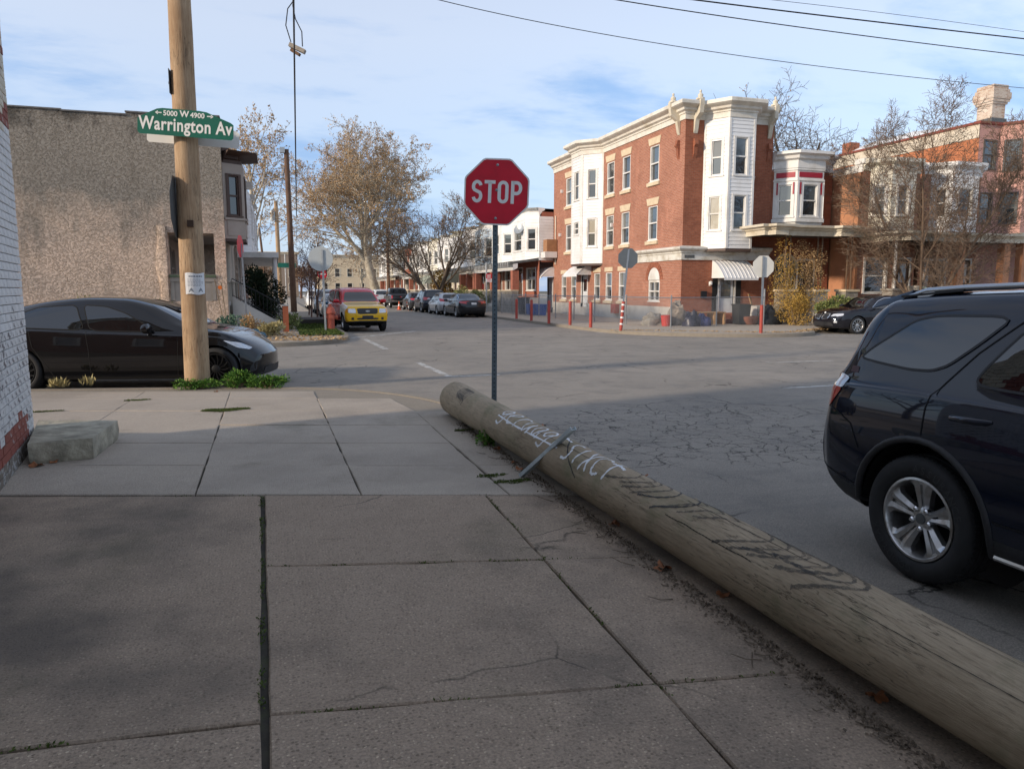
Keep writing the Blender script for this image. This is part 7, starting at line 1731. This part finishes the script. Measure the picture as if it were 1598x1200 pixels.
# ------------------------------------------------------------------ vegetation
def leafquad(mb, p, d, n_, L_, W_):
    s_ = d.cross(n_); s_ = s_.normalized() if s_.length > 1e-6 else V((1, 0, 0)); k = len(mb.v)
    mb.v += [tuple(p), tuple(p + d * L_ * .5 + s_ * W_ / 2 + n_ * W_ * .12), tuple(p + d * L_), tuple(p + d * L_ * .5 - s_ * W_ / 2 + n_ * W_ * .12)]; mb.f.append((k, k + 1, k + 2, k + 3)); mb.m.append(0)
def rv(rg):
    while True:
        v = V((rg.uniform(-1, 1), rg.uniform(-1, 1), rg.uniform(-1, 1)))
        if .01 < v.length < 1: return v.normalized()
def tree(lab, base, H, r0, seed, bark, levels, leafmat=None, nleaf=0, lsize=.2, lean=(0, 0), name='bare_tree', trunk_frac=.3, spread=1.0, droop=0.0, minr=.012, leaf_bias=None, fork=1):
    rg = random.Random(seed); base = V(base); t = thing(name, lab, 'tree', tuple(base)); W_ = MB(); ends = []
    def grow(p, d, L_, r_, lv):
        nseg = max(3, min(9, int(L_ / (.5 if lv else .8)) + 1)); spec = levels[min(lv, len(levels) - 1)]; pts = [p]; rads = [r_]; dirs = [d]
        for i in range(nseg):
            d = (d + rv(rg) * spec['wob'] + V((0, 0, spec['up'])) - V((0, 0, droop * (lv > 1)))).normalized(); p = p + d * (L_ / nseg); pts.append(p); dirs.append(d); rads.append(max(minr, r_ * (1 - (1 - spec.get('tip', .25)) * (i + 1) / nseg)))
        W_.tube(pts, rads, (12, 8, 5, 4, 3)[min(lv, 4)], cap=(lv == 0))
        if lv >= len(levels) - 2: ends.append((pts, lv))
        if lv + 1 >= len(levels): return
        nx = levels[lv + 1]; n = nx['n'] if lv or fork == 1 else nx['n']
        for k in range(n):
            tt = nx['t0'] + (1 - nx['t0']) * (k + rg.random() * .9) / n; f = tt * nseg; i = min(nseg - 1, int(f)); q = pts[i].lerp(pts[i + 1], f - i); dd = dirs[i + 1]; rr_ = rads[i] + (rads[i + 1] - rads[i]) * (f - i)
            az = k * 2.4 + rg.uniform(-.6, .6); a = dd.cross(V((.3, .2, 1)) if abs(dd.z) < .9 else V((1, 0, 0))).normalized(); b = dd.cross(a); ang = R(nx['ang'] + rg.uniform(-12, 12)); nd = (dd * math.cos(ang) + (a * math.cos(az) + b * math.sin(az)) * math.sin(ang)).normalized()
            grow(q, nd, L_ * nx['len'] * rg.uniform(.75, 1.15) * (1.15 - .45 * tt), max(minr, rr_ * nx['rad']), lv + 1)
    for k in range(fork):
        d0 = V((lean[0], lean[1], 1)) if fork == 1 else V((lean[0] + .55 * math.cos(k * 2.2 + seed), lean[1] + .55 * math.sin(k * 2.2 + seed), 1))
        grow(base + V((0, 0, -.05)), d0.normalized(), H * trunk_frac, r0 if fork == 1 else r0 * rg.uniform(.6, 1), 0)
    W_.build('trunk', bark, t, smooth=70)
    if leafmat and nleaf:
        F = MB()
        for _ in range(nleaf):
            pts, lv = rg.choice(ends); i = rg.randrange(len(pts) - 1); q = pts[i].lerp(pts[i + 1], rg.random()) + rv(rg) * lsize * .9
            if leaf_bias and rg.random() > leaf_bias(q): continue
            leafquad(F, q, rv(rg), rv(rg), lsize * rg.uniform(.6, 1.3), lsize * rg.uniform(.5, .9))
        F.build('crown', leafmat, t)
    return t
BK_syc = M('bark_sycamore', (.46, .41, .32), .85, var=.35, vs=2.2, dirt=(.22, .17, .115), ds=1.6); BK_dark = M('bark_dark', (.105, .078, .056), .9, var=.3, vs=6, bump=.4, bs=20); BK_tan = M('bark_tan', (.25, .175, .105), .88, var=.3, vs=5, bump=.3, bs=20); BK_red = M('bark_redbrown', (.15, .085, .062), .9, var=.3, vs=5)
LF_syc = m_leaf('leaf_sycamore', (.33, .20, .10), (.48, .33, .18)); LF_dry = m_leaf('leaf_dry', (.20, .115, .06), (.34, .21, .11)); LF_gold = m_leaf('leaf_gold', (.30, .165, .035), (.46, .30, .075)); LF_tan = m_leaf('leaf_tan', (.40, .24, .10), (.55, .38, .20))
LF_green = m_leaf('leaf_green', (.05, .13, .018), (.13, .24, .04)); LF_dkgreen = m_leaf('leaf_dark', (.006, .014, .006), (.02, .035, .012)); LF_sage = m_leaf('leaf_sage', (.12, .16, .05), (.24, .25, .09)); LF_bluegreen = m_leaf('leaf_bluegreen', (.06, .12, .085), (.12, .19, .13)); LF_moss = m_leaf('moss_green', (.045, .075, .014), (.10, .13, .03)); LF_straw = m_leaf('straw', (.34, .28, .12), (.50, .43, .22)); LF_red = m_leaf('leaf_redbrown', (.16, .06, .035), (.26, .11, .06))
Lv = lambda n, t0, ang, ln, rad, wob, up, tip=.25: dict(n=n, t0=t0, ang=ang, len=ln, rad=rad, wob=wob, up=up, tip=tip)
tree('huge sycamore with pale limbs and thin tan foliage over the far street', (12.9, 98, 0), 28.5, .60, 4, BK_syc, [Lv(1, 0, 0, 0, 0, .07, .02, .6), Lv(12, .36, 44, 1.02, .55, .11, .045, .3), Lv(8, .2, 42, .60, .5, .14, .02), Lv(7, .15, 45, .55, .5, .2, .0), Lv(6, .1, 48, .6, .55, .25, -.02)], LF_syc, 44000, .185, lean=(-.22, -.02), trunk_frac=.40, minr=.02, name='sycamore_tree')
tree('grey-brown spreading street tree just right of the sycamore', (12.7, 61, 0), 14.5, .24, 9, BK_dark, [Lv(1, 0, 0, 0, 0, .08, .05, .7), Lv(6, .3, 30, 1.35, .62, .10, .05, .25), Lv(7, .2, 36, .62, .5, .15, .04), Lv(7, .15, 40, .55, .5, .2, .02), Lv(6, .1, 42, .6, .55, .25, .0)], LF_dry, 5500, .11, trunk_frac=.30, minr=.011, fork=2, name='street_tree', leaf_bias=lambda q: 1 if q.z > 6.5 else .35)
tree('slim pale sycamore rising behind the stucco house', (-1.5, 62, 0), 14, .24, 5, BK_syc, [Lv(1, 0, 0, 0, 0, .05, .06, .45), Lv(9, .35, 36, .50, .55, .12, .05), Lv(7, .2, 42, .6, .5, .16, .02), Lv(6, .1, 45, .55, .5, .2, .0)], LF_syc, 4200, .17, trunk_frac=.82, minr=.014, name='sycamore_tree')
tree('bare many-stemmed tree in front of the right-hand houses', (27.2, 25.7, 0), 8.2, .11, 12, M('bark_brown', (.155, .105, .07), .9, var=.3, vs=6), [Lv(1, 0, 0, 0, 0, .04, .05, .3), Lv(13, .06, 42, .42, .55, .09, .05), Lv(9, .12, 38, .52, .5, .12, .03), Lv(8, .12, 40, .5, .55, .16, .01), Lv(6, .1, 42, .52, .65, .2, .0)], LF_red, 1600, .05, trunk_frac=.98, minr=.0065, fork=3)
tree('large bare tree behind the brick corner building', (38.5, 49, 0), 20.5, .45, 23, BK_dark, [Lv(1, 0, 0, 0, 0, .06, .03, .6), Lv(7, .35, 38, .95, .58, .12, .03), Lv(8, .2, 42, .6, .5, .16, .0), Lv(7, .15, 44, .55, .5, .2, -.01), Lv(6, .1, 46, .55, .55, .24, -.02)], LF_dry, 900, .12, trunk_frac=.46, minr=.013)
for i, (x, y, h, lab) in enumerate(((1.9, 37.5, 3.6, 'thin reddish sapling nearest the round sign'), (1.8, 41.5, 4.2, 'second thin reddish sapling along the left verge'), (1.9, 47, 4.6, 'third thin reddish sapling along the left verge'))):
    tree(lab, (x, y, 0), h, .045, 30 + i, BK_red, [Lv(1, 0, 0, 0, 0, .07, .08, .4), Lv(8, .2, 30, .55, .6, .12, .06), Lv(7, .15, 35, .55, .55, .16, .03), Lv(4, .1, 40, .5, .6, .2, 0)], LF_red, 260, .08, trunk_frac=.8, minr=.006, name='sapling')
for i, (x, y, h, m_, lab) in enumerate(((7.6, 150, 9, BK_dark, 'distant bare tree at the end of the far street'), (-2.5, 120, 8, BK_dark, 'distant tree above the left pavement'), (14.0, 128, 13, BK_syc, 'second sycamore trunk behind the huge sycamore'), (4.4, 140, 8, BK_red, 'distant reddish tree behind the dark pole'))):
    tree(lab, (x, y, 0), h, .25, 50 + i, m_, [Lv(1, 0, 0, 0, 0, .07, .05, .5), Lv(7, .3, 36, .8, .55, .12, .04), Lv(7, .2, 42, .6, .5, .16, .0), Lv(5, .1, 45, .55, .55, .2, 0)], LF_dry, 1500, .22, trunk_frac=.5, minr=.02)
tree('bare street tree on the side street beyond the painted wall', (-19.3, 25.4, 0), 12.5, .2, 61, BK_dark, [Lv(1, 0, 0, 0, 0, .05, .05, .5), Lv(9, .25, 36, .75, .55, .12, .05), Lv(8, .2, 40, .6, .5, .15, .03), Lv(6, .12, 42, .55, .55, .2, .0)], None, 0, trunk_frac=.6, minr=.012)
def bush(name, lab, c, rx, ry, h, n, size, mat, seed, stem=True, cat='shrub', spiky=0.0, bark=None, lift=.0):
    rg = random.Random(seed); c = V(c); t = thing(name, lab, cat, tuple(c)); F = MB()
    lob = [(V((rg.uniform(-.6, .6) * rx, rg.uniform(-.6, .6) * ry, rg.uniform(.15, .8) * h)), rg.uniform(.35, .6)) for _ in range(9)]
    for _ in range(n):
        lc, lr = rg.choice(lob); d = rv(rg); q = lc + V((d.x * rx, d.y * ry, d.z * h * .6)) * lr * (rg.random() ** .35)
        if q.z < lift: q.z = lift + rg.random() * .1 * h
        dd = (d * (1 - spiky) + V((0, 0, 1)) * spiky + rv(rg) * .5).normalized(); leafquad(F, c + q, dd, rv(rg), size * rg.uniform(.6, 1.4), size * rg.uniform(.35, .8) * (1 - .6 * spiky))
    F.build('foliage', mat, t)
    if stem:
        S_ = MB()
        for lc, lr in lob: S_.tube([c + V((lc.x * .15, lc.y * .15, -.02)), c + V((lc.x * .6, lc.y * .6, lc.z * .5)), c + lc * 1.05], [.02, .014, .006], 5)
        S_.build('stems', bark or BK_tan, t)
    return t
bush('evergreen_hedge', 'large dark clipped evergreen bush by the left steps', (-.35, 34.6, 0), .95, 1.3, 2.55, 9000, .10, LF_dkgreen, 1, cat='hedge')
bush('leafy_weed', 'bright green leafy plant right of the wooden pole', (-.62, 12.46, 0), .26, .16, .30, 1500, .045, LF_green, 2, cat='plant'); bush('leafy_weed', 'low bright green leafy plant spreading furthest right of the wooden pole', (-.18, 12.30, 0), .42, .13, .19, 1500, .04, LF_green, 3, cat='plant'); bush('leafy_weed', 'low leafy plant at the foot of the wooden pole', (-1.22, 12.50, 0), .36, .12, .14, 1000, .04, LF_green, 4, cat='plant')
bush('leafy_weed', 'small green weed growing at the foot of the log', tuple(G(760, 694)), .10, .09, .14, 420, .035, LF_green, 5, cat='plant')
bush('grass_tuft', 'dry grass tuft on the kerb in front of the black sedan', tuple(G(92, 607)), .12, .06, .13, 150, .085, LF_straw, 6, False, 'grass', .8); bush('grass_tuft', 'few dry stalks on the kerb below the sedan door', tuple(G(142, 605)), .16, .05, .17, 28, .12, LF_straw, 7, False, 'grass', .9)
bush('golden_vine', 'golden autumn vine climbing the porch of the red-panelled house', (22.3, 28.3, 0), 1.15, .45, 4.0, 3600, .065, LF_gold, 8, cat='vine'); bush('tan_vine', 'dry tan vine hanging under the porch roof', (23.6, 28.5, 1.6), 1.2, .4, 2.3, 2800, .06, LF_tan, 9, cat='vine')
bush('yellow_shrub', 'yellow autumn shrub beside the pale sign back', (21.6, 27.0, 0), 1.1, .8, 1.65, 3800, .068, LF_gold, 10); bush('green_shrub', 'grey-green bushy shrub left of the dark coupe', (23.0, 25.9, 0), 1.25, .7, 1.25, 5200, .12, LF_sage, 11, spiky=.35); bush('grass_clump', 'pale grass clump behind the dark coupe', (24.9, 26.2, 0), .5, .4, 1.0, 900, .18, LF_straw, 12, False, 'grass', .7)
bush('orange_shrub', 'orange autumn shrub in front of the far row houses', (14.0, 64.5, 0), 1.1, 1.3, 3.4, 2600, .17, LF_gold, 13)
for i, (x, y, h) in enumerate(((14.2, 52.6, 1.5), (14.3, 57.8, 1.7), (14.2, 61.4, 1.2))): bush('garden_shrub', ['dark green shrub before the second row house', 'dark green shrub before the third row house', 'small green shrub before the fourth row house'][i], (x, y, 0), .8, .9, h, 1300, .12, LF_sage, 20 + i)
bush('garden_plant', 'blue-green leafy plant in the bed below the stucco house porch', (-1.55, 25.3, 0), .5, .4, .65, 1500, .09, LF_bluegreen, 30, cat='plant'); bush('garden_plant', 'dry tan plant beside the porch steps', (-.75, 26.6, 0), .4, .35, .7, 900, .09, LF_tan, 31, cat='plant'); bush('garden_plant', 'dry weeds along the foot of the stucco wall', (-4.3, 27.3, 0), 1.1, .4, 1.15, 900, .10, LF_sage, 32, cat='plant'); bush('garden_plant', 'tall dry weeds against the stucco wall further left', (-6.2, 27.5, 0), 1.1, .3, 1.35, 500, .12, LF_straw, 33, cat='plant', spiky=.6)
bush('garden_plant', 'fallen tan stalks beside the orange post', (-.2, 26.3, 0), .5, .35, .38, 700, .13, LF_straw, 34, cat='plant', spiky=.4); bush('garden_plant', 'grey-green low plant on the left pavement edge', (.35, 30.5, 0), .55, .8, .6, 800, .12, LF_sage, 35, cat='plant', spiky=.4)
heap('teal_tarp', 'crumpled teal tarp on the bed before the steps', (-.85, 24.9), .55, .25, .3, M('tarp_teal', (.02, .09, .13), .5, var=.3, vs=8), 9, 'tarp')
op = thing('garden_post', 'short orange-red post at the foot of the steps', 'post', (.32, 28.6, 0)); MB().box(.22, .42, 28.5, 28.7, 0, .95).build('post', M('post_orange', (.50, .13, .05), .7, var=.2), op); MB().box(.19, .45, 28.47, 28.73, .95, 1.0).build('cap', M_found, op)
for (a, b) in (((-1.75, 27.6, .3), (-2.0, 27.7, 1.9)), ((-1.65, 27.6, .3), (-1.8, 27.75, 1.8))): MB().tube([a, b], .015, 5).build('cane', BK_tan, tag(thing('garden_cane', 'thin cane leaning on the porch pier, ' + ('left' if a[0] < -1.7 else 'right') + ' of two', 'cane', a), group='canes on the porch pier'))
rf_ = MB().lathe([(.0, 0), (.07, .004), (0, .008)], 12, (-1.83, 27.58, 1.62), V((0, -1, 0))).build('reflector_disc', M('reflector_orange', (.75, .17, .02), .4)); tag(rf_, 'small round orange reflector on the cane by the porch pier', 'reflector')
# verge with grass and leaf litter
rg = random.Random(77)
def litter(name, lab, area, n, size, mat, z=.006, up=.15):
    F = MB()
    for _ in range(n): q = area(); leafquad(F, V((q[0], q[1], z + rg.random() * .02)), (V((rg.uniform(-1, 1), rg.uniform(-1, 1), up * rg.random())).normalized()), (V((0, 0, 1)) + rv(rg) * .4).normalized(), size * rg.uniform(.6, 1.3), size * rg.uniform(.4, .9))
    o = F.build(name, mat); tag(o, kind='stuff'); tag(o, lab, name.replace('_', ' ')); return o
litter('verge_grass', 'grass on the strip by the hydrant', lambda: (rg.uniform(.75, 2.15), rg.uniform(25.6, 36), 0), 6000, .09, LF_moss, up=2.0)
litter('leaf_litter', 'fallen leaves on the far left corner', lambda: (rg.uniform(-2.5, 2.1), 23.3 + rg.random() ** 1.5 * 5, 0), 1300, .11, LF_tan)
litter('gutter_leaves', 'fallen leaves along the far right kerb', lambda: (lambda t: (12.3 + t * 9 + rg.uniform(-.2, .4), max(22.4, 25.6 - t * 6) + rg.uniform(0, .5) + (max(0, t - .65) * 6), 0))(rg.random()), 700, .09, LF_tan)
sheet_ = MB().box(1.0, 2.2, 33.5, 36.5, 0, .25); pln = sheet_.build('planter_box', M('timber_dark', (.05, .042, .035), .85)); tag(pln, 'dark timber planter box around the saplings', 'planter')
# moss and dirt along the nearest joints
def joint_moss(a, b, n, wd, dens):
    for _ in range(n):
        t = rg.random(); q = a.lerp(b, t)
        if noise.noise(V((q.x * 3, q.y * 3, 3))) > dens: yield q + V((rg.gauss(0, wd), rg.gauss(0, wd), 0))
F = MB()
for (a, b, n, wd, dens) in ((G(408, 775), G(410, 1230), 800, .009, -.05), (G(760, 775), G(1150, 1200), 450, .006, .05), (G(0, 1171), G(400, 1126), 150, .005, .1), (G(413, 1116), G(1210, 1051), 220, .005, .05), (G(0, 775), G(880, 772), 300, .006, .1), (G(413, 884), G(1020, 868), 250, .007, .05)):
    for q in joint_moss(a, b, n, wd, dens): leafquad(F, V((q.x, q.y, -.012 + rg.random() * .012)), (rv(rg) + V((0, 0, .7))).normalized(), rv(rg), .014 * rg.uniform(.5, 1.6), .008)
for (u, v, rx, ry, n) in ((353, 640, .30, .10, 2600), (215, 625, .18, .05, 500), (725, 672, .12, .03, 300), (768, 743, .13, .04, 300), (800, 752, .16, .05, 500), (60, 643, .3, .03, 500)):
    c_ = G(u, v)
    for _ in range(n): r_ = rg.random() ** .5; a = rg.uniform(0, 6.28); leafquad(F, c_ + V((math.cos(a) * r_ * rx, math.sin(a) * r_ * ry * (1 + .5 * math.sin(a * 3)), .002)), (rv(rg) + V((0, 0, .8))).normalized(), rv(rg), .016 * rg.uniform(.5, 1.7), .010)
o = F.build('joint_moss', LF_moss); tag(o, 'moss growing in the pavement joints', 'moss', kind='stuff')
# soil and twigs banked against the log
F = MB()
for _ in range(5200):
    y = rg.uniform(.8, 8.3); x = 2.03 - abs(rg.gauss(0, .055)) + .02 * noise.noise(V((y * 3, 0, 0))); r_ = rg.uniform(.003, .010); leafquad(F, V((x, y, .001 + rg.random() * .01)), rv(rg), V((0, 0, 1)), r_ * 2.2, r_ * 1.8)
for _ in range(60):
    y = rg.uniform(.9, 7); p = V((1.99 - abs(rg.gauss(0, .07)), y, .008)); d = V((rg.uniform(-1, 1), rg.uniform(-1, 1), rg.uniform(0, .25))).normalized(); L_ = rg.uniform(.04, .16); F.tube([p, p + d * L_ * .5 + rv(rg) * .01, p + d * L_], [.003, .0025, .0015], 4, cap=False)
o = F.build('soil_debris', M('debris', (.13, .098, .068), .95, var=.5, vs=30)); tag(o, 'soil and twigs banked along the log', 'debris', kind='stuff')
# single fallen leaves
def fallen(u, v, size, rot, seed, lab, z=0.0, mat=None):
    r_ = random.Random(seed); p = G(u, v, z); q = MB(); out_ = []
    for k in range(20):
        a = 2 * math.pi * k / 20; rad = size * (.42 + .30 * abs(math.cos(a * 2.5)) + .06 * r_.random()); out_.append((rad * math.cos(a), rad * math.sin(a)))
    q.v.append(tuple(p + V((0, 0, .012)))); cr, sr = math.cos(rot), math.sin(rot)
    for i, (x, y) in enumerate(out_): q.v.append((p.x + x * cr - y * sr, p.y + x * sr + y * cr, p.z + .006 + .035 * size / .09 * max(0, math.sin(i * .63 + seed)) * (.5 + r_.random())))
    for i in range(20): q.f.append((0, 1 + i, 1 + (i + 1) % 20)); q.m.append(0)
    tag(q.build('fallen_leaf', mat or M_leafb, smooth=60), lab, 'leaf', 'single fallen leaves on the pavement'); 
M_leafb = M('leaf_brown', (.30, .115, .045), .75, var=.4, vs=25)
for i, (u, v, s_, z, lab) in enumerate(((776, 702, .055, 0, 'brown fallen leaf just right of the green weed'), (802, 723, .04, 0, 'small fallen leaf below the graffiti'), (811, 733, .05, 0, 'fallen leaf beside the metal stake foot'), (1003, 747, .075, -.13, 'brown leaf on the road behind the log'), (959, 820, .06, 0, 'brown leaf in the angle of log and pavement'), (1035, 888, .075, 0, 'crumpled orange-brown leaf lying clear of the log'), (1128, 930, .05, 0, 'dull leaf among the twigs by the log'), (1368, 1090, .06, 0, 'orange leaf nearest the viewer by the log'), (700, 633, .05, 0, 'leaf beside the far end of the log'), (848, 665, .05, -.13, 'leaf on the road beyond the graffiti'), (57, 728, .09, 0, 'large dry leaf at the foot of the painted wall'), (84, 722, .06, 0, 'dry leaf beside the stone step'), (337, 612, .05, 0, 'leaf below the wooden pole'))):
    fallen(u, v, s_, i * 1.3, i, lab, z)
